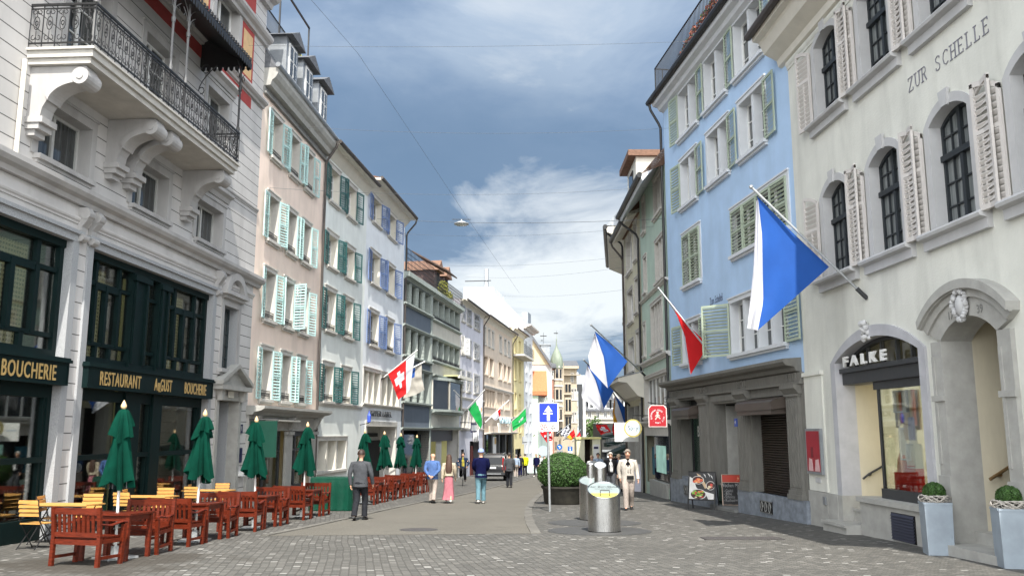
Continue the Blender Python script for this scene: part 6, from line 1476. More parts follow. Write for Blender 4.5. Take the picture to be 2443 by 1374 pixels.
# ---------------------------------------------------------------- advertising boards
M['photo'] = mat('food_photo_white', (.7, .69, .66), .4, var=.12, vs=12)
def aboard(label, pA, pB, h, fn, ang=None):
    a, c = G(*pA), G(*pB); d_ = V((c.x - a.x, c.y - a.y)); wd = d_.length; an = atan2(d_.y, d_.x)
    t = thing('advertising_board', label, 'sign board', (a.x, a.y, a.z), an)
    T = lambda x, z, o=0.: V((x, .0 + z * .22 + o, z))
    fr = MB()
    for x in (.02, wd - .02): fr.bar(T(x, 0), T(x, h), .04, .035, 0, (1, 0, 0)); fr.bar(V((x, .55, 0)), T(x, h), .035, .03, 0, (1, 0, 0))
    for z in (h - .02, .3): fr.bar(T(0, z), T(wd, z), .035, .04)
    fr.obj('frame', M['black'], t)
    fn(t, wd, h, T); return t
def food(t, wd, h, T):
    P_ = lambda x, z, o: T(x * wd, .32 + z * (h - .36), -o)
    b = MB(); b.quad(P_(.05, 0, .012), P_(.95, 0, .012), P_(.95, 1, .012), P_(.05, 1, .012)); b.obj('poster', mat('charcoal_print', (.03, .03, .032), .35, var=.4, vs=6), t)
    def blob_(pts, o, m, nm): MB().ngon([P_(x, z, o) for x, z in pts]).obj(nm, m, pst)
    pst = t.children[-1]
    el = lambda cx_, cz, rx, rz, r0=0, n=18: [(cx_ + rx * cos(2 * pi * k / n + r0), cz + rz * sin(2 * pi * k / n + r0)) for k in range(n)]
    blob_([(.05, .85), (.2, .75), (.3, .45), (.6, .1), (.5, .0), (.05, .0)], .014, M['photo'], 'printed_napkin'); blob_([(.3, .98), (.45, .9), (.72, .45), (.62, .4)], .014, mat('printed_wood', (.55, .4, .25), .5), 'printed_plank'); blob_([(.6, .3), (.95, .2), (.95, .0), (.75, .0)], .014, M['photo'], 'printed_napkin')
    for i_, (x, z) in enumerate(((.55, .92), (.7, .95), (.8, .88))): blob_([(x, z + .05), (x + .07, z), (x + .1, z - .12)], .014, M['photo'], 'printed_leaf')
    for cx_, cz, rx, rz in ((.38, .18, .3, .2), (.36, .72, .22, .16), (.82, .52, .16, .17)):
        blob_(el(cx_, cz, rx, rz), .016, M['photo'], 'printed_bowl'); blob_(el(cx_, cz, rx * .9, rz * .9), .018, mat('printed_bowl_dark', (.06, .02, .015), .4), 'printed_bowl')
    r_ = random.Random(3); cols = [mat('print_red', (.6, .06, .04), .4), mat('print_orange', (.75, .25, .08), .4), mat('print_cream', (.7, .6, .4), .4), mat('print_green', (.2, .45, .05), .4)]
    for k in range(26): blob_(el(.38 + r_.uniform(-.2, .2), .18 + r_.uniform(-.12, .12), .05, .03, r_.uniform(0, 3), 7), .02 + k * .0003, cols[3] if k % 2 else cols[k % 3], 'printed_food')
    for k in range(14): blob_(el(.36 + r_.uniform(-.13, .13), .72 + r_.uniform(-.1, .1), .07, .045, r_.uniform(0, 3), 7), .02 + k * .0003, cols[k % 3], 'printed_food')
    for k in range(8): blob_(el(.82 + r_.uniform(-.08, .08), .47 + r_.uniform(-.06, .1), .05, .035, 0, 7), .02 + k * .0003, cols[(0, 2)[k % 2]], 'printed_food')
aboard('black A-board with a poster of food bowls before the bakery window', (1640, 1214), (1706, 1216), 1.16, food)
def chalk(t, wd, h, T):
    P_ = lambda x, z, o: T(x * wd, .04 + z * (h - .05), -o)
    b = MB(); b.quad(P_(0, 0, .02), P_(1, 0, .02), P_(1, 1, .02), P_(0, 1, .02)); pn = b.obj('board', mat('chalk_board_black', (.012, .012, .013), .6, var=.2), t)
    MB().quad(P_(.02, .75, .023), P_(.98, .75, .023), P_(.98, .98, .023), P_(.02, .98, .023)).obj('red_header', mat('header_red', (.42, .03, .01), .45, var=.1), pn)
    M['hand'] = mat('chalk_white', (.6, .6, .6), .8)
    for q_ in ([(0, 0), (0, 1)], [(0, 1), (1, 1)], [(0, .74), (1, .74)], [(0, 0), (1, 0)]): MB().bar(P_(*q_[0], .022), P_(*q_[1], .022), .022, .012).obj('edging', mat('pale_edging', (.6, .45, .35), .5), pn)
    for tx, x, z, s in (('Wochen Menü', .48, .64, .17), ('- Gipfeli', .3, .46, .13), ('- Birne', .27, .36, .13), ('- Schnitte', .33, .26, .13), ('- Kuchen', .31, .15, .13), ('V', .75, .36, .14), ('gluschtig', .72, .16, .1)):
        me = text_mesh(tx, s, M['hand'], .002, .8)
        for v_ in me.vertices: q_ = T(v_.co.x + x * wd, v_.co.z + .04 + z * (h - .05), -.024); v_.co = q_
        place(me, 'lettering', pn)
    f = MB()
    for seg in ([(.78, .93), (.8, .9), (.8, .85), (.74, .8)], [(.8, .85), (.86, .8)], [(.74, .87), (.8, .885), (.86, .87)]): 
        for a_, c_ in zip(seg, seg[1:]): f.bar(P_(*a_, .026), P_(*c_, .026), .02, .004)
    f.obj('running_figure', mat('gold_print', (.7, .5, .25), .5), pn)
chalkb = aboard('chalk board with red header and handwritten menu in the bakery doorway', (1722, 1200), (1766, 1202), 1.02, chalk)
q0 = c2.world(U(5.9), -.12, -.62); chalkb.location = q0; chalkb.rotation_euler = (0, 0, c2.ang + 1.3); chalkb.scale = (.85, .5, .95)
# ---------------------------------------------------------------- zinc planters with box balls and twig wreaths
def planter(label, corner, wd, h, an, shared=[]):
    t = thing('zinc_planter', label, 'planter', (corner.x, corner.y, corner.z), an, 'tall zinc planters')
    b = MB(); w0, w1 = wd * .47, wd * .5
    b.add([(sx_ * (w0 if z == 0 else w1), sy * (w0 if z == 0 else w1), z * h) for z in (0, 1) for sx_, sy in ((-1, -1), (1, -1), (1, 1), (-1, 1))], [(0, 1, 5, 4), (1, 2, 6, 5), (2, 3, 7, 6), (3, 0, 4, 7), (4, 5, 6, 7), (3, 2, 1, 0)])
    for s in (-1, 1): b.box(-w1, w1, s * w1 - .012, s * w1 + .012, h - .02, h + .015); b.box(s * w1 - .012, s * w1 + .012, -w1 + .012, w1 - .012, h - .02, h + .015)
    b.obj('box', mat('blue_grey_zinc', (.31, .36, .41), .42, metal=.25, var=.16, vs=2.2, stain=.2), t)
    if not shared:
        wr = MB(); r_ = random.Random(6)
        for k in range(46):
            a0 = r_.uniform(0, 6.28); ln = r_.uniform(.8, 1.7); R0 = wd * .47; ph = r_.uniform(0, 6.28); tw = r_.uniform(2, 4) * r_.choice((-1, 1))
            wr.tube([((R0 + .055 * cos(ph + tw * s)) * cos(a0 + ln * s), (R0 + .055 * cos(ph + tw * s)) * sin(a0 + ln * s), .06 + .055 * sin(ph + tw * s)) for s in [j / 7 for j in range(8)]], r_.uniform(.006, .012), 4)
        fo = MB(); rad = wd * .42
        for i in range(3800):
            d_ = V((r_.gauss(0, 1), r_.gauss(0, 1), r_.gauss(0, 1))).normalized()
            if d_.z < -.3: continue
            k = r_.uniform(.86, 1.03); q_ = V((d_.x * rad * k, d_.y * rad * k, .13 + d_.z * rad * 1.0 * k)); nn = (d_ + V((r_.gauss(0, .6), r_.gauss(0, .6), r_.gauss(0, .6)))).normalized(); f = nn.orthogonal().normalized(); g2 = nn.cross(f); s = r_.uniform(.01, .018)
            fo.quad(q_ - f * s, q_ + g2 * s * .6, q_ + f * s, q_ - g2 * s * .6)
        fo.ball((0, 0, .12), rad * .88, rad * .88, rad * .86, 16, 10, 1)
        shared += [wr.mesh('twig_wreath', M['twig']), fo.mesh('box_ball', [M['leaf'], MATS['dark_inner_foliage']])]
    place(shared[0], 'twig_wreath', t, (0, 0, h + .01)); place(shared[1], 'box_ball', t, (0, 0, h + .03)); return t
ca, cb2 = G(2216, 1324), G(2397, 1356)
for lab, c_, px1, py1, off in (('zinc planter with box ball and twig wreath left of the portal', ca, 2271, 1306, 0), ('zinc planter with box ball and twig wreath nearest to us, right of the portal', cb2, 2462, 1341, 0)):
    an = R(-13); wd = .44
    q_ = V((c_.x, c_.y)) + V((cos(an), sin(an))) * wd * .47 - V((sin(an), -cos(an))) * wd * .47
    planter(lab, V((q_.x, q_.y, gz(q_.y))), wd, .86, an)
# ---------------------------------------------------------------- people
def cloth(name, rgb, var=.18, vs=9): return mat(name, tuple(x * .66 for x in rgb), .9, var=var, vs=vs, bump=.7, bs=11, spec=.1)
def skinned(name, V_, E_, R_, m, parent, sub=1):
    me = bpy.data.meshes.new('s'); me.from_pydata(V_, E_, []); o = bpy.data.objects.new('s', me); COL.objects.link(o)
    md = o.modifiers.new('skin', 'SKIN'); md.use_smooth_shade = True
    sv = me.skin_vertices[0].data
    for i, r in enumerate(R_): sv[i].radius = (r, r) if not isinstance(r, tuple) else r; sv[i].use_root = (i == 0)
    s2 = o.modifiers.new('sub', 'SUBSURF'); s2.levels = sub; s2.render_levels = sub
    dg = bpy.context.evaluated_depsgraph_get(); res = bpy.data.meshes.new_from_object(o.evaluated_get(dg))
    bpy.data.objects.remove(o); res.name = name; res.materials.clear(); res.materials.append(m)
    for p in res.polygons: p.use_smooth = True
    return place(res, name, parent)
def person(label, loc, H=1.76, heading=0., stride=.28, lead=1, top='', legs='', shoes='black', hair=(.03, .02, .015), hairlen=0, arms=None, jacket=True, inner=None, female=False, cap=None, skirt=False, bald=False, wide=1.1, pose=None, lod=0, extra=None, group=None, on=0.):
    t = thing('person', label, 'person', (loc[0], loc[1], gz(loc[1]) + on), heading, group); k = H / 1.76; t.scale = (k, k, k)
    hb = .84
    hip = [(-.09, 0, .9), (.09, 0, .9)]
    ft = []
    if pose and 'legs' in pose: ft = pose['legs']
    else:
        for s in (0, 1):
            f = stride * (1 if s == lead else -1)
            x = -.085 if s == 0 else .085
            if f >= 0: ft.append(((x, .12 + f * .35, .5), (x, f * .85, .09), (x + (x * .2), f * .85 + .17, .025)))
            else: ft.append(((x, .04 + f * .2, .49), (x, f * 1.05, .13), (x + (x * .2), f * 1.05 + .14, .03)))
    sw = .2 * (.9 if female else 1)
    if arms is None:
        arms = []
        for s in (0, 1):
            f = -stride * .55 * (1 if s == lead else -1); x = -sw if s == 0 else sw; q = 1.28
            arms.append(((x * q, f * .35 - .02, 1.14), (x * q * 1.05, f + .06, .9)))
    Vv = [(0, 0, .95), (0, .01, 1.12), (0, 0, 1.3), (0, -.01, 1.44), (0, .01, 1.51), (0, .03, 1.575), (0, .035, 1.655), (0, .01, 1.725), (0, .125, 1.62), (-.088, .02, 1.64), (.088, .02, 1.64)]
    Ee = [(0, 1), (1, 2), (2, 3), (3, 4), (4, 5), (5, 6), (6, 7), (6, 8), (6, 9), (6, 10)]
    Rr = [.11, .1, .11, .06, .05, .066, .083, .058, .014, .012, .012]
    for s in (0, 1):
        n0 = len(Vv); kn, an, to = ft[s]
        Vv += [hip[s], kn, an, to]; Ee += [(0, n0), (n0, n0 + 1), (n0 + 1, n0 + 2), (n0 + 2, n0 + 3)]; Rr += [.08, .055, .038, .03]
        n0 = len(Vv); el, wr = arms[s]; x = -sw if s == 0 else sw
        d_ = (V(wr) - V(el)).normalized(); pm = V(wr) + d_ * .075
        Vv += [(x, -.01, 1.4), el, wr, tuple(pm)]; Ee += [(2, n0), (n0, n0 + 1), (n0 + 1, n0 + 2), (n0 + 2, n0 + 3)]; Rr += [.05, .038, .026, (.034, .02)]
        sd = V((0, 1, 0)); sd = (sd - d_ * sd.dot(d_)); sd = sd.normalized() if sd.length > .1 else V((1, 0, 0))
        inn = V((1 if s == 0 else -1, 0, 0)); inn = (inn - d_ * inn.dot(d_)).normalized()
        for j, (off, ln) in enumerate(((.027, .068), (.009, .08), (-.01, .074), (-.027, .058))):
            b0 = pm + sd * off; m1 = b0 + d_ * ln * .55 + inn * .008; m2 = b0 + d_ * ln + inn * .028
            i0 = len(Vv); Vv += [tuple(m1), tuple(m2)]; Ee += [(n0 + 3, i0), (i0, i0 + 1)]; Rr += [.0095, .008]
        b0 = pm - d_ * .045 + sd * .042; i0 = len(Vv); Vv += [tuple(b0), tuple(b0 + d_ * .045 + sd * .012 + inn * .015)]; Ee += [(n0 + 3, i0), (i0, i0 + 1)]; Rr += [.011, .009]
    skinned('body', Vv, Ee, Rr, M['skin'], t)
    # trousers or skirt
    L = MB()
    if skirt:
        def fl_(a, i): return 1 + .05 * i * sin(7 * a) * .6
        L.rings([(1.02, 0, 0, .125, .1), (.9, 0, 0, .16, .13), (.6, 0, -.01, .175, .14), (.3, .0, -.02, .2, .17), (.14, -.02, -.05, .215, .2)], 22, 0, True, fl_)
    else:
        L.rings([(1.04, 0, 0, .15 * wide, .11 * wide), (.93, 0, -.01, .172 * wide, .13 * wide), (.82, 0, 0, .165 * wide, .12 * wide), (.78, 0, 0, .12, .09)], 16)
        for s in (0, 1):
            kn, an, to = ft[s]; h_ = V(hip[s]); kn, an = V(kn), V(an); an2 = an + (kn - an).normalized() * .03 - V((0, 0, .03))
            L.tube([h_ + V((0, 0, .03)), h_.lerp(kn, .5) + V((0, .012, 0)), kn, kn.lerp(an, .35) - V((0, .012, 0)), kn.lerp(an, .75), an2], [.1 * wide, .088 * wide, .074 * wide, .07 * wide, .066 * wide, .07 * wide], 12)
    L.obj('skirt' if skirt else 'trousers', legs, t, smooth=2)
    sh = MB()
    for s in (0, 1):
        kn, an, to = ft[s]; an, to = V(an), V(to); b_ = an - (to - an).normalized() * .05
        sh = MB(); sh.tube([V((b_.x, b_.y, b_.z - .05)), V((an.x, an.y, an.z - .035)), an.lerp(to, .5) - V((0, 0, .012)), to, to + (to - an).normalized() * .06 - V((0, 0, .006))], [.034, .045, .044, .04, .022], 10, 0, .85)
        sh.obj('shoe', M[shoes] if isinstance(shoes, str) else shoes, t, smooth=2)
    # top
    J = MB(); hem = hb if jacket else 1.0; wr_ = 1.0 if not female else .88
    rs = [(hem, 0, -.005, .185 * wr_ * wide, .132 * wide), (.95, 0, -.005, .178 * wr_ * wide, .128 * wide), (1.08, 0, 0, .162 * wr_ * wide, .118 * wide), (1.22, 0, 0, .178 * wr_ * wide, .125 * wide), (1.34, 0, -.008, .192 * wr_ * wide, .122), (1.41, 0, -.012, .17 * wr_, .105), (1.455, 0, -.012, .1, .08), (1.49, 0, -.008, .066, .062)]
    if not jacket: rs = [r for r in rs if r[0] >= .99 or r[0] == hem]
    rw = random.Random(hash(label) % 1000)
    def wob(a, i): return 1 + .018 * sin(5 * a + i) + (.02 * sin(3 * a) if i == 0 else 0)
    J.rings(rs, 20, 0, True, wob)
    for s in (0, 1):
        el, wr = arms[s]; x = -sw if s == 0 else sw; S = V((x * .86, -.01, 1.395)); el, wr = V(el), V(wr)
        e2 = wr + (wr - el).normalized() * .01
        J.tube([S + V((-x * .5, 0, .02)), S + V((x * .16, 0, 0)), V((x * 1.2, -.01, 1.3)).lerp(el, .35), el, el.lerp(wr, .5), e2], [.07, .08, .07, .058, .052, .046], 12)
    o = J.obj('jacket' if jacket else 'top', top, t, smooth=2)
    if inner:                                     # open jacket front: shirt panel and lapels
        P_ = MB(); P_.add([(-.075, .122, .98), (.075, .122, .98), (.085, .134, 1.2), (.06, .118, 1.36), (0, .1, 1.43), (-.06, .118, 1.36), (-.085, .134, 1.2)], [(0, 1, 2, 3, 4, 5, 6)])
        P_.rings([(1.0, 0, .02, .1, .115), (1.2, 0, .025, .1, .118), (1.36, 0, .02, .075, .1), (1.45, 0, .015, .06, .06), (1.5, 0, .012, .052, .052)], 14); P_.obj('shirt', inner, t, smooth=2)
    # hair and face
    if not bald or hairlen:
        Hh = MB(); n, kk = 16, 7
        def cut(a, i): return 1
        rs = []
        vs = []
        for i in range(kk + 1):
            th = (pi * .56) * i / kk
            for j in range(n):
                a = 2 * pi * j / n; fr = max(0, sin(a)); lim = 1 - .42 * fr ** 2 if not bald else 1
                tt = th * lim; r = 1.08 + .03 * mnoise.noise(V((cos(a) * 3, sin(a) * 3, i)))
                vs.append((.092 * r * sin(tt) * cos(a), .022 + .104 * r * sin(tt) * sin(a), 1.66 + .11 * r * cos(tt)))
        fs = [(i * n + j, i * n + (j + 1) % n, (i + 1) * n + (j + 1) % n, (i + 1) * n + j) for i in range(kk) for j in range(n)]
        if bald:
            lo = 4 * n; fs = [f for f in fs if min(f) >= lo and not (pi * .15 < 2 * pi * ((min(f) % n) + .5) / n < pi * .85)]
        Hh.add(vs, fs)
        if hairlen: Hh.rings([(1.7, 0, -.01, .09, .085), (1.6, 0, -.045, .1, .075), (1.45, 0, -.085, .12, .06), (1.45 - hairlen * .6, 0, -.115, .13, .05), (1.45 - hairlen, 0, -.12, .09, .03)], 14)
        Hh.obj('hair', mat('hair_%d' % int(hair[0] * 1000), hair, .6, var=.3, vs=30), t, smooth=2)
    if cap:
        c_ = MB(); c_.rings([(1.66, 0, .02, .103, .115), (1.72, 0, .015, .1, .11), (1.77, 0, .01, .07, .08), (1.785, 0, .01, .01, .01)], 16); c_.prism([(-.07, .1), (.07, .1), (.05, .2), (-.05, .2)], 1.665, 1.68, 0, 'xy'); c_.obj('cap', cap, t, smooth=2)
    if not lod:
        for s in (-1, 1): MB().ball((s * .034, .112, 1.655), .013, .008, .008, 8, 5).obj('eye', M['dark'], t)
        MB().box(-.026, .026, .112, .12, 1.572, 1.58).obj('mouth', mat('lip', (.3, .1, .08), .6), t)
        b_ = MB(); [b_.box(s * .034 - .02, s * .034 + .02, .11, .12, 1.676, 1.683) for s in (-1, 1)]; b_.obj('eyebrow', mat('brow', (.08, .06, .05), .8), t)
    if extra: extra(t)
    return t
m_grey = cloth('grey_suit_cloth', (.09, .095, .105)); m_blue = cloth('mid_blue_cloth', (.11, .2, .45)); m_navy = cloth('navy_cloth', (.006, .008, .05)); m_beige = cloth('beige_trouser_cloth', (.5, .43, .38)); m_white = cloth('offwhite_jacket_cloth', (.62, .57, .5)); m_blk = cloth('black_cloth', (.008, .008, .01)); m_pink = cloth('pink_skirt_cloth', (.55, .2, .24)); m_crm = cloth('cream_top_cloth', (.62, .53, .4)); m_jean = cloth('pale_teal_jeans', (.16, .3, .36)); m_dk = cloth('charcoal_cloth', (.03, .032, .038)); m_yel = cloth('signal_yellow_cloth', (.7, .75, .02)); m_lb = cloth('pale_blue_shirt', (.4, .5, .65)); m_wsh = cloth('white_shirt', (.7, .7, .7))
M['shoew'] = mat('white_shoe', (.6, .58, .55), .6, var=.08); M['shoeb'] = mat('black_shoe', (.015, .014, .014), .4, var=.1)
def at(px, py): g_ = G(px, py); return (g_.x, g_.y)
person('man in a dark grey suit walking away beside the red benches', at(857, 1241), 1.8, R(-6), .2, 1, m_grey, m_dk, 'shoeb', (.035, .02, .015), arms=[((-.27, -.05, 1.14), (-.25, -.02, .9)), ((.29, -.02, 1.15), (.3, .1, .92))])
person('man in a blue jacket and pale trousers with hands clasped behind his back', at(1031, 1200), 1.76, R(-8), .19, 0, m_blue, m_beige, 'shoeb', (.12, .09, .07), bald=True, arms=[((-.25, -.1, 1.14), (-.1, -.19, .98)), ((.25, -.1, 1.14), (.08, -.2, .95))])
person('woman with long brown hair in cream top and long pink skirt walking away', at(1070, 1200), 1.68, R(3), .2, 0, m_crm, m_pink, 'shoew', (.06, .03, .02), hairlen=.35, jacket=False, female=True, skirt=True)
person('man in a navy blazer, blue cap and pale jeans walking away', at(1147, 1201), 1.88, R(2), .17, 1, m_navy, m_jean, 'shoew', (.1, .07, .05), cap=mat('blue_cap', (.25, .33, .6), .8), arms=[((-.24, .04, 1.15), (-.16, .2, 1.05)), ((.24, .04, 1.15), (.16, .2, 1.05))])
def bag(t):
    MB().box(-.16, .04, .12, .19, .9, 1.0).obj('belt_bag', M['dark'], t)
person('grey haired man in an off white suit and black shirt walking towards us', at(1500, 1216), 1.84, R(176), .22, 1, m_white, m_beige, 'shoeb', (.2, .17, .14), inner=m_blk, hairlen=.0, arms=[((-.27, -.02, 1.14), (-.29, .08, .9)), ((.27, -.04, 1.14), (.24, -.02, .92))], extra=bag, wide=1.16)
person('man in a grey jacket walking away beside the black car', at(1215, 1163), 1.8, R(0), .14, 0, m_grey, m_dk, 'shoeb', (.03, .025, .02), lod=1)
person('person in a signal yellow jacket far down the street', at(1253, 1134), 1.8, R(20), .1, 0, m_yel, m_dk, 'shoeb', (.05, .04, .03), lod=1)
person('person in a pale shirt walking just left of the dark jacket far off', at(1231, 1139), 1.72, R(0), .15, 1, m_lb, m_beige, 'shoew', (.2, .12, .06), lod=1, jacket=False)
person('man in a dark jacket far off, left of the yellow jacket', at(1241, 1136), 1.76, R(0), .16, 0, m_dk, m_navy, 'shoeb', (.02, .02, .02), lod=1)
person('person in navy jacket far off, right of the street notice board', at(1280, 1136), 1.78, R(150), .15, 1, m_navy, m_dk, 'shoew', (.2, .15, .1), lod=1)
person('person in white top far off beside the navy jacket', at(1288, 1134), 1.7, R(170), .12, 0, m_wsh, m_beige, 'shoew', (.06, .04, .03), lod=1, jacket=False)
person('person in cream top far off behind the grey sign back', at(1299, 1131), 1.7, R(10), .12, 0, m_crm, m_dk, 'shoeb', (.1, .07, .05), lod=1, jacket=False)
person('person in pink top far off to the right of the sign post', at(1322, 1130), 1.72, R(170), .12, 0, cloth('rose_top', (.6, .3, .3)), m_dk, 'shoeb', (.1, .05, .03), lod=1, jacket=False)
person('grey haired man with glasses in a black jacket behind the steel chutes', at(1458, 1186), 1.78, R(180), .12, 0, m_blk, m_grey, 'shoeb', (.35, .33, .3), inner=m_wsh)
person('dark haired man in a pale blue shirt behind the steel chutes', at(1428, 1162), 1.78, R(178), .12, 0, m_lb, m_navy, 'shoeb', (.03, .02, .015), jacket=False)
person('fair haired person in a pale top behind the steel chutes', at(1413, 1166), 1.66, R(185), .1, 0, m_wsh, m_beige, 'shoew', (.5, .36, .24), jacket=False, female=True)
person('person in a blue denim jacket left of the man in off white', at(1478, 1172), 1.72, R(10), .12, 0, cloth('denim_jacket', (.06, .1, .2)), m_beige, 'shoeb', (.5, .45, .35), lod=1)
person('vendor in a yellow shirt standing in the cream kiosk', at(1407, 1142), 1.7, R(180), .02, 0, cloth('warm_yellow_shirt', (.7, .42, .02)), m_dk, 'shoeb', (.03, .02, .02), lod=1, jacket=False, on=.15)
person('person in dark clothes in front of the far awnings', at(1470, 1150), 1.74, R(190), .12, 0, m_dk, m_dk, 'shoeb', (.05, .04, .03), lod=1)
person('person in orange top in front of the far awnings', at(1464, 1144), 1.7, R(170), .12, 0, cloth('orange_top', (.55, .16, .04)), m_dk, 'shoeb', (.05, .04, .03), lod=1, jacket=False)
# ---------------------------------------------------------------- cyclist
g_ = G(1104, 1158); HD = R(183)
bk = thing('bicycle', 'black bicycle ridden towards us in front of the pink doorway', 'bicycle', (g_.x, g_.y, g_.z), HD)
for y in (-.5, .52):
    wl = MB(); wl.tube([(0, y + .33 * cos(a), .35 + .33 * sin(a)) for a in [k * pi / 14 for k in range(29)]], .018, 6); o = wl.obj('wheel', M['black'], bk, smooth=True)
    sp_ = MB(); [sp_.tube([(0, y, .35), (0, y + .32 * cos(a), .35 + .32 * sin(a))], .003, 3) for a in [k * pi / 7 for k in range(14)]]; sp_.obj('spokes', M['galv'], o)
fr = MB()
for a, c in (((0, -.5, .35), (0, -.1, .32)), ((0, -.1, .32), (0, -.22, .88)), ((0, -.5, .35), (0, -.19, .75)), ((0, -.1, .32), (0, .36, .78)), ((0, -.19, .8), (0, .34, .85)), ((0, .52, .35), (0, .33, .95))): fr.tube([a, c], .018, 6)
fr.obj('frame', M['black'], bk); MB().tube([(-.28, .3, .98), (-.1, .36, 1.0), (0, .33, .97), (.1, .36, 1.0), (.28, .3, .98)], .014, 6).obj('handlebar', M['black'], bk)
MB().ball((0, -.25, .92), .07, .13, .035, 10, 6).obj('saddle', M['black'], bk); MB().tube([(-.16, -.02, .2), (-.04, -.1, .32), (.04, -.1, .32), (.16, -.18, .44)], .014, 5).obj('pedals', M['galv'], bk)
person('cyclist in a dark blue jacket and black shorts riding towards us', (g_.x, g_.y), 1.78, HD, 0, 0, cloth('dark_blue_jacket', (.02, .035, .07)), m_blk, 'shoeb', (.04, .03, .025), inner=cloth('yellow_scarf', (.5, .42, .06)),
       arms=[((-.32, .14, 1.18), (-.24, .33, 1.02)), ((.32, .14, 1.18), (.24, .33, 1.02))], pose={'legs': [((-.12, .2, .62), (-.13, .02, .3), (-.13, .14, .23)), ((.12, .26, .82), (.13, -.1, .52), (.13, .02, .47))]}, on=.04)
# ---------------------------------------------------------------- black car seen from behind
g_ = G(1190, 1147); car = thing('parked_car', 'black estate car seen from behind in the middle of the street', 'car', (g_.x - .45, g_.y, gz(g_.y)), R(-4))
M['carp'] = mat('black_car_paint', (.005, .005, .006), .25, var=.1, spec=.35); M['carg'] = mat('dark_car_glass', (.008, .009, .01), .08, var=0, spec=.4)
prof = [(0, .35), (-.03, .62), (0, .95), (.1, 1.05), (.42, 1.66), (.62, 1.72), (2.3, 1.74), (3.0, 1.62), (3.65, 1.1), (4.6, .98), (4.85, .75), (4.85, .3), (3.9, .28), (.3, .28)]
b = MB(); n = len(prof); secs = [(-.95, .86), (-.9, .97), (-.6, 1.), (0, 1.), (.6, 1.), (.9, .97), (.95, .86)]
for i, (x, kz) in enumerate(secs):
    for y, z in prof:
        tw = 1 - .14 * max(0, z - .95) / .8; yy_ = y * (1 if abs(x) < .9 else .985) + (.03 if abs(x) > .9 else 0)
        b.v.append((x * tw, yy_, .28 + (z - .28) * (kz if z > 1.2 else 1)))
for i in range(len(secs) - 1):
    for j in range(n): b.f.append([i * n + j, (i + 1) * n + j, (i + 1) * n + (j + 1) % n, i * n + (j + 1) % n]); b.m.append(0)
b.f += [list(range(n)), list(range((len(secs) - 1) * n, len(secs) * n))[::-1]]; b.m += [0, 0]
b.obj('body', M['carp'], car, smooth=True)
MB().add([(-.72, .115, 1.1), (.72, .115, 1.1), (.64, .38, 1.58), (-.64, .38, 1.58)], [(0, 1, 2, 3)]).obj('rear_window', M['carg'], car)
for s in (-1, 1):
    x = s * .9; MB().prism([(.5, 1.12), (3.3, 1.12), (2.75, 1.6), (.7, 1.62)], x * 1.0 - .012, x * 1.0 + .012, 0, 'x').obj('side_window', M['carg'], car)
    MB().box(s * .8 - .09, s * .8 + .1, -.05, .1, .72, 1.0).box(s * .74 - .05, s * .74 + .06, .0, .3, 1.0, 1.5).obj('tail_light', mat('tail_light_red', (.35, .01, .01), .2, var=0), car)
    for y in (.85, 3.85):
        wh = MB(); wh.tube([(s * .93, y, .34), (s * .7, y, .34)], .34, 20); wo = wh.obj('wheel', M['dark'], car); MB().tube([(s * .945, y, .34), (s * .9, y, .34)], .22, 16).obj('rim', M['galv'], wo)
MB().box(-.27, .27, -.045, -.0, .8, .92).obj('number_plate', M['white'], car); MB().box(-.85, .85, -.07, .1, .4, .62).obj('bumper', M['dgrey'], car); MB().box(-.6, .6, -.08, -.02, .44, .5).obj('bumper_trim', M['galv'], car); MB().box(-.4, .4, -.045, .0, .97, 1.0).obj('trim', M['galv'], car)
MB().box(-.7, -.66, .7, 2.6, 1.75, 1.79).box(.66, .7, .7, 2.6, 1.75, 1.79).obj('roof_rails', M['galv'], car)
# ---------------------------------------------------------------- kiosk, notice board, far right awnings, hanging signs
g_ = G(1405, 1146); Yk = g_.y + 1; xk0, xk1 = atY(1376, 1100, Yk).x, atY(1433, 1100, Yk).x
kt = thing('kiosk', 'cream box kiosk with open front behind the round bush', 'kiosk', (xk0, Yk, gz(Yk)), 0); wk = xk1 - xk0; hk = 2.75
b = MB(); b.box(0, .55, 0, .08, .0, hk); b.box(wk - .55, wk, 0, .08, 0, hk); b.box(0, .06, .08, 2, 0, hk); b.box(wk - .06, wk, .08, 2, 0, hk); b.box(0, wk, 2, 2.06, 0, hk); b.obj('walls', mat('kiosk_cream', (.72, .7, .5), .5, var=.06), kt)
MB().box(-.05, wk + .05, -.08, 2.1, hk, hk + .14).obj('roof', mat('kiosk_trim', (.72, .66, .28), .5, var=.05), kt); MB().box(.55, wk - .55, .1, .5, 0, 1.0).obj('counter', M['dark'], kt); MB().box(.55, wk - .55, 1.9, 1.98, 0, hk - .02).obj('back_panel', mat('kiosk_brown', (.06, .045, .03), .8), kt)
MB().box(wk - .5, wk - .08, -.012, -.002, 1.2, 2.4).obj('notice', M['white'], kt); MB().box(wk - .45, wk - .15, -.016, -.0125, 2.1, 2.25).obj('notice_print', M['navy'], kt)
g_ = G(1267, 1132); nb_ = thing('notice_board', 'pale wheeled notice board standing in the street far off', 'board', (g_.x - .35, g_.y, g_.z), 0); MB().box(0, 1.1, 0, .06, .15, 1.35).obj('panel', mat('pale_green_board', (.5, .6, .58), .6, var=.1, vs=6, stretch=(.5, 1, 6)), nb_)
for x in (.1, 1.0): MB().box(x - .05, x + .05, -.25, .25, 0, .14).obj('foot', M['dark'], nb_)
Ya = 58
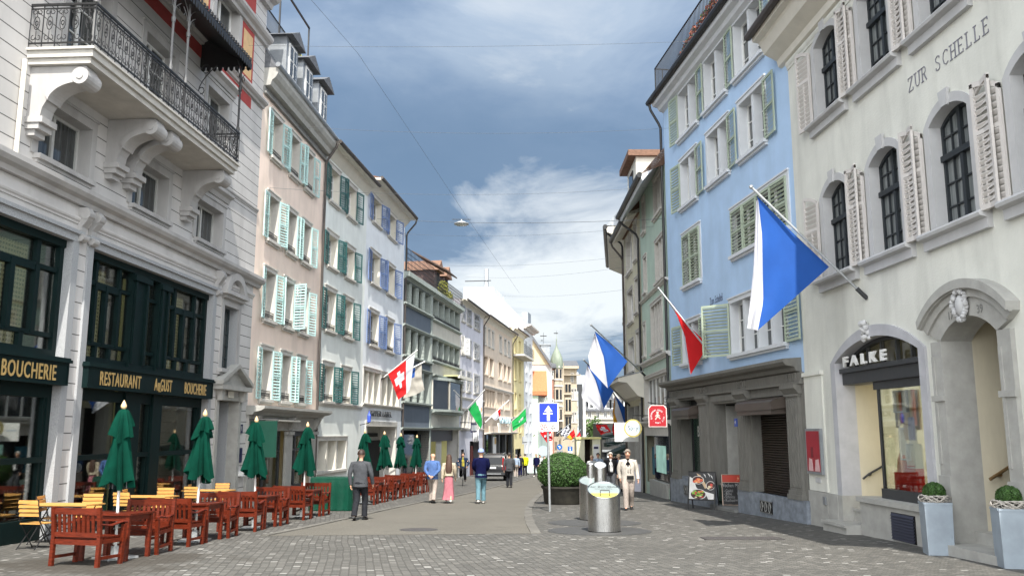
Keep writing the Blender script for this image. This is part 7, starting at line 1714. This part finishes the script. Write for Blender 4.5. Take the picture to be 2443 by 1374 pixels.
def awn(label, px0, px1, py_t, py_b, Y, m, pr=2.5):
    x0, x1 = atY(px0, py_t, Y).x, atY(px1, py_t, Y).x; zt, zb = Zp(py_t, Y), Zp(py_b, Y)
    t = thing('shop_awning', label, 'awning', (x1, Y, zt), 0); MB().prism([(0, 0), (-(x1 - x0), zb - zt), (-(x1 - x0), zb - zt - .25), (-(x1 - x0) + .06, zb - zt - .25), (0, -.1)][::-1], 0, pr).obj('cloth', m, t)
    MB().tube([(-(x1 - x0), .02, zb - zt - .05), (0, .02, zb - zt - .3)], .03, 5).obj('arm', M['galv'], t); return t
m_aw = mat('black_green_awning', (.012, .03, .024), .8, var=.15); 
fb = Bld('shop_row', 'low dark row of shops with white signs beyond the right hand houses', (atY(1436, 1060, 74).x, 74), (1, 0), 5.2)
fb.wall(mat('dark_shop_row', (.03, .03, .028), .7, var=.3), Zp(1010, 74), depth=8)
si = MB()
for k in range(5): si.box(.2 + k * 1., 1.05 + k * 1., -.03, .003, Zp(1096, 74), Zp(1078, 74), 0); si.box(.3 + k, .9 + k, -.03, .003, Zp(1060, 74), Zp(1044, 74), 1)
fb.add(si, 'shop_windows', [M['pane'], M['pane_c']]); fb.add(MB().box(0, 5.2, -.3, .0, Zp(1076, 74), Zp(1071, 74)), 'canopy_edge', M['galv'])
for tx, x in (('ror', .9), ('CS', 2.4), ('ror', 3.5)): fb.put(text_mesh(tx, .75, mat('shop_sign_white', (.8, .8, .75), .5), .05, 1., 'CENTER', .03), 'lettering', x, -.06, Zp(1082, 74))  # letters in plain white paint
awn('upper dark green awning over the right pavement, far off', 1437, 1508, 1028, 1040, 62, m_aw); awn('lower dark green awning over the right pavement, nearer one', 1462, 1512, 1058, 1078, 52, m_aw, 3); awn('long black awning above the far crowd on the right', 1448, 1508, 1046, 1056, 58, m_aw, 2)
# red octagonal bakery sign on its bracket
def onF(bl, px, py, off): x, z = bl.q(px, py, -off); return bl.world(x, -off, z)
hs = 1.05; P0 = onF(c3, 1569, 992, 1.0); t = thing('hanging_sign', 'red bakery sign with white ring of letters and running baker on an iron bracket', 'sign', (P0.x, P0.y, P0.z), R(-12))
wS, hS = .42, .5; oc = [(-wS, -hS), (wS, -hS), (wS, hS * .72), (wS * .7, hS), (-wS * .7, hS), (-wS, hS * .72)]
t.scale = (.76, 1, .76)
MB().prism(oc, -.05, .05).obj('edge', mat('rose_white_edge', (.7, .55, .52), .5), t); MB().prism([(x * .91, z * .93) for x, z in oc], -.056, .056).obj('red_field', mat('bakery_red', (.35, .005, .012), .4, var=.05), t)
ring = 'BUCHMANN BECK · SEIT 1906 · '
for i, ch in enumerate(ring):
    if ch == ' ': continue
    a = R(200) - 2 * pi * i / len(ring); me = text_mesh(ch, .105, M['fwhite'], .004)
    for v_ in me.vertices: x, z = v_.co.x, v_.co.z; c_, s_ = cos(a - pi / 2), sin(a - pi / 2); v_.co = (x * c_ - z * s_ + .29 * cos(a), v_.co.y - .06, x * s_ + z * c_ + .29 * sin(a) - .02)
    place(me, 'lettering', t)
fg = MB(); fg.curve2([(0, .07), (.0, -.03)], .09, -.062, -.0565); fg.curve2([(-.0, -.03), (-.07, -.1), (-.1, -.16)], .045, -.062, -.0565); fg.curve2([(.0, -.03), (.07, -.07), (.11, -.12)], .045, -.062, -.0565); fg.curve2([(-.1, -.02), (-.05, .05), (.05, .04), (.1, .0)], .035, -.062, -.0565); fg.prism([(.045 * cos(a), .12 + .045 * sin(a)) for a in [k * pi / 6 for k in range(12)]], -.062, -.0565); fg.prism([(-.06, .15), (.06, .15), (.045, .2), (-.045, .2)], -.0625, -.0568)
fg.obj('running_figure', mat('pale_rose_print', (.7, .5, .45), .5), t)
ib = MB(); wl_ = onF(c3, 1596, 948, 0); lp = lambda q_: (Matrix.Rotation(R(12), 4, 'Z') @ V((q_.x - P0.x, q_.y - P0.y, q_.z - P0.z, 1)).to_3d().to_4d()).to_3d()
br0, br1 = lp(wl_), V((-.42, 0, .62)); br0.z = .62
ib.tube([br0, br1], .022, 6); [ib.tube([(x, 0, .5), (x, 0, .62)], .012, 4) for x in (-.25, .25)]
for k in range(3): c_ = br0.lerp(br1, .1) + V((0, 0, .25 - .5 * k)); ib.tube([c_ + V((.13 * cos(a) * (1 - a / 14), 0, .16 * sin(a) * (1 - a / 14))) for a in [j * pi / 4 for j in range(12)]], .016, 5)
ib.tube([br0 + V((0, 0, .5)), br0 + V((0, 0, -1.1))], .02, 5); ib.obj('bracket', M['black'], t)
# round gilt sign further on
P0 = onF(c4, 1510, 1021, 1.2); t = thing('hanging_sign', 'round white sign with gilt rim and script lettering over the pavement', 'sign', (P0.x, P0.y, P0.z), R(-8)); rS = .36
MB().prism([(rS * cos(2 * pi * k / 28), rS * sin(2 * pi * k / 28)) for k in range(28)], -.09, .09).obj('rim', mat('gilt_rim', (.5, .42, .15), .3, metal=.6), t); MB().prism([(rS * .82 * cos(2 * pi * k / 28), rS * .82 * sin(2 * pi * k / 28)) for k in range(28)], -.1, .1).obj('face', mat('pale_blue_face', (.6, .68, .72), .4), t)
me = text_mesh('Spry', .26, M['dgrey'], .004, .9); [setattr(v_.co, 'y', v_.co.y - .104) for v_ in me.vertices]; place(me, 'lettering', t); MB().tube([(0, 0, .36), (0, 0, .5), (1.3, .1, .5)], .02, 5).obj('bracket', M['black'], t)
t = thing('shop_sign', 'white rectangular panel hanging just behind the round gilt sign', 'sign', (P0.x - .12, P0.y + .6, P0.z - .22), R(-8)); MB().box(-.55, .42, -.03, .03, -.32, .45).obj('panel', M['white'], t); MB().box(-.45, -.0, -.034, -.031, .1, .16).obj('print', M['sback'], t)
# small easel board by the pillar
g_ = G(1520, 1172); t = thing('easel_board', 'pale narrow standing board against the pillar left of the shop window', 'sign board', (g_.x, g_.y, g_.z), R(-20)); MB().bar((0, 0, 0), (0, .25, 1.25), .5, .03, 0, (0, 1, 0)).obj('board', mat('pale_lilac_board', (.55, .55, .62), .6, var=.05), t)
# ---------------------------------------------------------------- flags and poles
M['tblue'] = M['flag_t'] = None
def tcloth(name, rgb, tr=.35):
    m = mat(name, rgb, .8, var=.08, vs=2); b = enter(m); o_ = N['Material Output']; t = nd('ShaderNodeBsdfTranslucent'); t.inputs[0].default_value = (*rgb, 1); mx = nd('ShaderNodeMixShader'); mx.inputs[0].default_value = tr
    LK.new(b.outputs[0], mx.inputs[1]); LK.new(t.outputs[0], mx.inputs[2]); LK.new(mx.outputs[0], o_.inputs[0]); return m
FM = dict(blue=tcloth('flag_cloth_blue', (.012, .085, .36), .25), white=tcloth('flag_cloth_white', (.66, .67, .72)), red=tcloth('flag_cloth_red', (.62, .012, .015)), green=tcloth('flag_cloth_green', (.01, .36, .08)), grey=tcloth('flag_cloth_beige', (.5, .48, .43)), yel=tcloth('flag_cloth_yellow', (.75, .4, .02)), dk=tcloth('flag_cloth_dark', (.04, .04, .06)))
def resample(pts, n):
    pts = [V(p) for p in pts]; d_ = [0]
    for a, c in zip(pts, pts[1:]): d_.append(d_[-1] + (c - a).length)
    out = []; j = 0
    for i in range(n + 1):
        s = d_[-1] * i / n
        while j < len(pts) - 2 and s > d_[j + 1]: j += 1
        out.append(pts[j].lerp(pts[j + 1], (s - d_[j]) / max(d_[j + 1] - d_[j], 1e-6)))
    return out
def flag(label, Y, cols, mats, base, tip, nr=14, rip=.05, cross=None, fn=None, group=None, nc=8, dY=0., pole_m='galv', baseY=None):
    # cols: pixel polylines (from the pole edge outwards); mats: colour of each band between two of them
    t0 = atY(*tip, Y); b0 = atY(*base, baseY or Y)
    t = thing('flag', label, 'flag', tuple(b0), 0, group)
    pm = MB(); L = V(t0) - V(b0); pm.tube([(0, 0, 0), tuple(L * 1.02)], .028 if Y < 40 else .035, 8); pm.obj('pole', M[pole_m], t, smooth=True)
    MB().ball(tuple(L * 1.03), .05, .05, .05, 8, 6).obj('finial', M[pole_m], t); MB().tube([(0, 0, 0), tuple(L * .09)], .05, 8).obj('socket', M['dgrey'], t)
    C_ = [resample([(*p, 0) for p in c], nr) for c in cols]
    P = []; idx = []
    ncols = (len(cols) - 1) * nc + 1
    for i in range(nr + 1):
        for k in range(ncols):
            a = min(k // nc, len(cols) - 2); f = (k - a * nc) / nc; p = C_[a][i].lerp(C_[a + 1][i], f)
            s = k / (ncols - 1); v = i / nr; yo = rip * (sin(s * 9 + v * 2.2) * .7 + .5 * sin(s * 17 - v * 3) + .9 * mnoise.noise(V((s * 7, v * 3.5, Y)))) * (.3 + .9 * s) + dY * s + .02
            q_ = atY(p.x, p.y, Y + yo); P.append(q_ - V(b0))
    # two faces a few millimetres apart so the cloth has thickness
    me = MB(); off = V((0, .006, 0)); n_ = len(P)
    me.v = [tuple(p) for p in P] + [tuple(p + off) for p in P]; names = []
    for i in range(nr):
        for k in range(ncols - 1):
            mi = mats[min(k // nc, len(mats) - 1)] if not fn else fn(k / (ncols - 1), i / nr, min(k // nc, len(mats) - 1), mats)
            if mi not in names: names.append(mi)
            a = i * ncols + k; f = [a, a + 1, a + 1 + ncols, a + ncols]
            me.f.append(f); me.m.append(names.index(mi)); me.f.append([x + n_ for x in f[::-1]]); me.m.append(names.index(mi))
    me.obj('cloth', [FM[x] for x in names], t, smooth=2)
    return t
# big blue and white cantonal flag on the cream house
Pb = onF(c1, 2069, 712, 0.); Yt = Pb.y + .0
flag('large blue and white flag on the pole of the cream corner house', Pb.y + .25, [[(1806, 468), (1892, 556), (1978, 637)], [(1809, 478), (1818, 560), (1821, 720), (1808, 788)], [(1804, 478), (1798, 640), (1783, 783)]], ['blue', 'white'], (2069, 712), (1800, 454), 16, .05, nc=10, baseY=Pb.y, group='blue and white flags')
# red flag on the blue house
Pb = onF(c2, 1700, 860, 0.)
flag('hanging red flag with white edge on the blue house', atY(1640, 800, 29).y, [[(1582, 700), (1612, 735), (1640, 775), (1662, 795), (1690, 822)], [(1582, 700), (1606, 732), (1634, 800), (1641, 850), (1648, 893)], [(1581, 700), (1603, 735), (1628, 770), (1636, 840), (1646, 892)]], ['red', 'white'], (1738, 898), (1576, 694), 16, .04, nc=8, baseY=Pb.y)
flag('upper blue and white flag beyond the blue house', 36, [[(1419, 790), (1458, 822), (1497, 862)], [(1420, 795), (1440, 850), (1450, 926)], [(1419, 795), (1403, 850), (1408, 880)]], ['blue', 'white'], (1541, 898), (1414, 779), 14, .06, nc=9, baseY=onF(c3, 1541, 898, 0).y, group='blue and white flags')
flag('lower blue and white flag beyond the blue house', 41, [[(1400, 868), (1432, 898), (1464, 932)], [(1402, 872), (1420, 905), (1441, 975)], [(1401, 870), (1394, 905), (1386, 948), (1440, 985)]], ['blue', 'white'], (1503, 968), (1396, 862), 14, .06, nc=9, baseY=onF(c4, 1503, 968, 0).y, group='blue and white flags')
flag('white, blue and yellow city flags hanging together beside the round sign', 47, [[(1466, 940), (1478, 955), (1496, 978)], [(1468, 945), (1482, 985), (1490, 1012)], [(1467, 945), (1466, 985), (1474, 1010)], [(1466, 945), (1462, 980), (1463, 1005)]], ['blue', 'white', 'yel'], (1500, 990), (1462, 936), 12, .05, nc=6, baseY=50)
flag('flag with small red and dark stars low beside the round sign', 49, [[(1468, 1002), (1480, 1010), (1494, 1016)], [(1466, 1004), (1470, 1020), (1478, 1030)], [(1465, 1004), (1460, 1022), (1463, 1038)]], ['white', 'red'], (1505, 1030), (1466, 1000), 12, .05, nc=6, baseY=52, fn=lambda s, v, b_, m_: 'red' if (int(s * 9) * 7 + int(v * 9) * 5) % 4 == 0 or b_ else 'white')
def swiss(s, v, b_, m_): return 'white' if (abs(s - .5) < .13 and abs(v - .5) < .33) or (abs(v - .5) < .13 and abs(s - .5) < .33) else 'red'
flag('red flag with white cross far down the street above the kiosk', 62, [[(1421, 1012), (1434, 1013), (1447, 1012)], [(1424, 1022), (1440, 1024), (1458, 1030)], [(1434, 1037), (1444, 1032), (1456, 1030)]], ['red', 'red'], (1470, 1036), (1419, 1010), 18, .05, nc=10, fn=swiss, baseY=63)
# left side
Yl = atY(920, 905, 45).y
def sw2(s, v, b_, m_): return ('white' if (abs(s * 3 / 2 - .5) < .12 and abs(v - .5) < .33) or (abs(v - .5) < .12 and abs(s * 3 / 2 - .5) < .33) else 'red') if b_ < 2 else 'white'
lf = lambda bl, px, py: bl.world(*((lambda r_: (r_[0], 0, r_[1]))(bl.q(px, py, 0.))))
Pb = lf(b4, 908, 906)
def swv(s, v, b_, m_):
    if v > .66: return 'white'
    u_ = v / .66; return 'white' if (abs(u_ - .5) < .12 and abs(s - .45) < .3) or (abs(s - .45) < .12 and abs(u_ - .5) < .33) else 'red'
flag('red flag with white cross and white end on the bluish white house', Pb.y - .4, [[(926, 892), (958, 868), (990, 843)], [(938, 920), (958, 900), (985, 880)], [(950, 953), (968, 940), (978, 930)]], ['red', 'red'], (908, 906), (992, 838), 24, .05, nc=10, fn=swv, baseY=Pb.y, pole_m='white')
flag('blue, white and beige flag just behind the white cross flag', Pb.y + 1.6, [[(974, 884), (990, 878), (1006, 868)], [(972, 915), (990, 905), (1006, 900)], [(962, 950), (990, 942), (1013, 930)]], ['grey', 'grey'], (930, 905), (1010, 864), 14, .05, nc=8, fn=lambda s, v, b_, m_: 'blue' if s < .35 and v < .5 else 'grey', baseY=Pb.y + 1.2, pole_m='white')
Pb = lf(b7, 1100, 985)
flag('green and white flag with small crest over the lavender house', Pb.y - .6, [[(1117, 976), (1134, 958), (1152, 938)], [(1132, 1000), (1146, 985), (1151, 970)], [(1147, 1023), (1150, 1012), (1150, 1000)]], ['green', 'green'], (1098, 992), (1154, 932), 16, .05, nc=8, fn=lambda s, v, b_, m_: 'green' if v < .45 + .3 * s else ('yel' if .4 < s < .6 and .72 < v < .85 else 'white'), baseY=Pb.y, pole_m='white')
Pb = lf(b8, 1152, 1015)
flag('small white and red flag furled on its pole at the beige house', Pb.y + 1, [[(1172, 992), (1182, 982), (1193, 972)], [(1176, 998), (1186, 992), (1194, 982)], [(1182, 1003), (1190, 997), (1194, 990)]], ['white', 'red'], (1152, 1012), (1212, 956), 10, .05, nc=5, fn=lambda s, v, b_, m_: 'red' if v > .6 else 'white', baseY=Pb.y, pole_m='white')
Pb = lf(b8, 1208, 1030)
flag('green flag with white letters at the far end of the beige house', Pb.y - 1, [[(1221, 1005), (1237, 992), (1254, 974)], [(1222, 1016), (1240, 1005), (1255, 990)], [(1224, 1028), (1242, 1015), (1256, 1005)]], ['green', 'green'], (1206, 1020), (1256, 970), 18, .05, nc=10, fn=lambda s, v, b_, m_: 'white' if .35 < s < .6 and .35 < v < .8 and (int(v * 24) % 3) else 'green', baseY=Pb.y, pole_m='white')
for i, (lab, cols, nm, fnn, bs, tp, Y) in enumerate((
    ('red flag with large white ornament behind the one way sign post', [[(1283, 1020), (1297, 1018), (1313, 1018)], [(1290, 1035), (1300, 1036), (1318, 1046)], [(1305, 1056), (1306, 1050), (1316, 1052)]], ['red', 'red'], lambda s, v, b_, m_: 'white' if abs(sin(s * 9 + v * 4)) < .38 and .1 < v < .9 else 'red', (1272, 1040), (1316, 1014), 84),
    ('grey and dark flag hanging right of the one way sign far off', [[(1336, 1030), (1345, 1022), (1356, 1016)], [(1340, 1038), (1350, 1032), (1360, 1026)], [(1346, 1042), (1354, 1040), (1361, 1034)]], ['white', 'dk'], lambda s, v, b_, m_: 'dk' if (int(s * 6) + int(v * 5)) % 3 == 0 else 'white', (1326, 1036), (1358, 1012), 95),
    ('orange and yellow flag right of the grey one far off', [[(1352, 1042), (1360, 1034), (1369, 1024)], [(1358, 1046), (1366, 1040), (1372, 1034)], [(1362, 1050), (1369, 1046), (1372, 1042)]], ['yel', 'red'], lambda s, v, b_, m_: 'yel' if v < .35 else ('red' if s < .85 else 'dk'), (1344, 1050), (1370, 1020), 92),
    ('red flag with white mark next to the white flag pole far off', [[(1372, 1042), (1378, 1034), (1383, 1030)], [(1374, 1050), (1380, 1044), (1386, 1040)], [(1376, 1056), (1382, 1052), (1386, 1048)]], ['red', 'red'], lambda s, v, b_, m_: 'white' if .3 < s < .7 and .4 < v < .85 and int(v * 14) % 2 else 'red', (1366, 1054), (1384, 1026), 88),
    ('white flag with dark strokes at the foot of the white pole far off', [[(1386, 1044), (1393, 1036), (1400, 1042)], [(1384, 1054), (1394, 1050), (1402, 1054)], [(1388, 1060), (1394, 1060), (1400, 1062)]], ['white', 'dk'], lambda s, v, b_, m_: 'dk' if int(s * 11 + v * 4) % 4 == 0 else 'white', (1380, 1062), (1402, 1034), 86))):
    flag(lab, Y, cols, nm, bs, tp, 14, .08, fn=fnn, nc=7)
g_ = atY(1395, 1080, 80); t = thing('white_flagpole', 'thick white flag mast standing in front of the end building', 'flag pole', (g_.x, 80, gz(80))); MB().tube([(0, 0, 0), (0, 0, Zp(945, 80) - gz(80))], [.14, .12], 12).obj('mast', M['white'], t, smooth=True)
# ---------------------------------------------------------------- overhead wires and the hanging lamp
M['wire'] = mat('steel_wire', (.16, .17, .18), .5, metal=.4, var=0)
def wire(label, A, B_, sag, r=.011):
    A, B_ = V(A), V(B_); b = MB(); b.tube([A.lerp(B_, k / 24) - V((0, 0, sag * 4 * (k / 24) * (1 - k / 24))) for k in range(25)], r, 4); o = b.obj('overhead_wire', M['wire']); return tag(o, label, 'wire', 'wires spanning the street')
q_ = lambda bl, px, py: bl.world(bl.q(px, py)[0], 0, bl.q(px, py)[1])
wires = []
for lab, A, B_, sg in (('topmost wire across the street, from the frieze corner to the blue house', q_(b1, 592, 109), q_(c2, 1692, 98), .12), ('second wire from the top, ending at the pink house and the blue gable', q_(b2, 700, 302), q_(c2, 1600, 306), .25), ('third wire from the top, starting between pink house windows', q_(b2, 640, 448), q_(c3, 1560, 446), .3),
                       ('wire carrying the hanging street lamp', q_(b4, 900, 522), q_(c3, 1586, 522), .2), ('wire just below the lamp wire', q_(b4, 940, 556), q_(c3, 1560, 540), .3), ('fine wire level with the white cloud', q_(b5, 1000, 630), q_(c4, 1505, 610), .3), ('fine wire under the white cloud', q_(b7, 1110, 660), q_(c4, 1500, 636), .3), ('wire above the copper dome', q_(b10, 1262, 812), q_(c3, 1540, 790), .3), ('faint wire over the beige house', q_(b8, 1160, 702), q_(c4, 1500, 690), .3)):
    wires.append(wire(lab, A, B_, sg, .01 if 'carrying' in lab else .005)); wires[-1]['ends'] = 0; del wires[-1]['ends']
pA = atY(742, 0, 16); pts = [atY(742, 0, 21), atY(853, 127, 26), atY(985, 324, 33), atY(1132, 545, 44), atY(1240, 700, 62)]
b = MB(); b.tube(pts, .006, 4); tag(b.obj('overhead_wire', M['wire']), 'long wire running lengthwise above the street through the cross wires', 'wire', 'wires spanning the street')
Pl = atY(1101, 524, 44.5); t = thing('street_lamp', 'flat round street lamp hanging from a cross wire above the road', 'lamp', tuple(Pl))
MB().lathe([(.04, .0), (.05, -.08), (.2, -.12), (.38, -.2), (.4, -.26), (.36, -.27)], (0, 0, 0), 24).obj('lamp_shade', M['galv'], t, smooth=True); MB().lathe([(.35, -.275), (.33, -.3), (.05, -.31)], (0, 0, 0), 20).obj('diffuser', mat('lamp_glass', (.35, .36, .36), .2), t); MB().tube([(0, 0, .02), (0, 0, -.1)], .03, 6).box(-.5, .5, -.015, .015, -.01, .02).obj('hanger', M['dgrey'], t)
# name board of the quarter, wall things
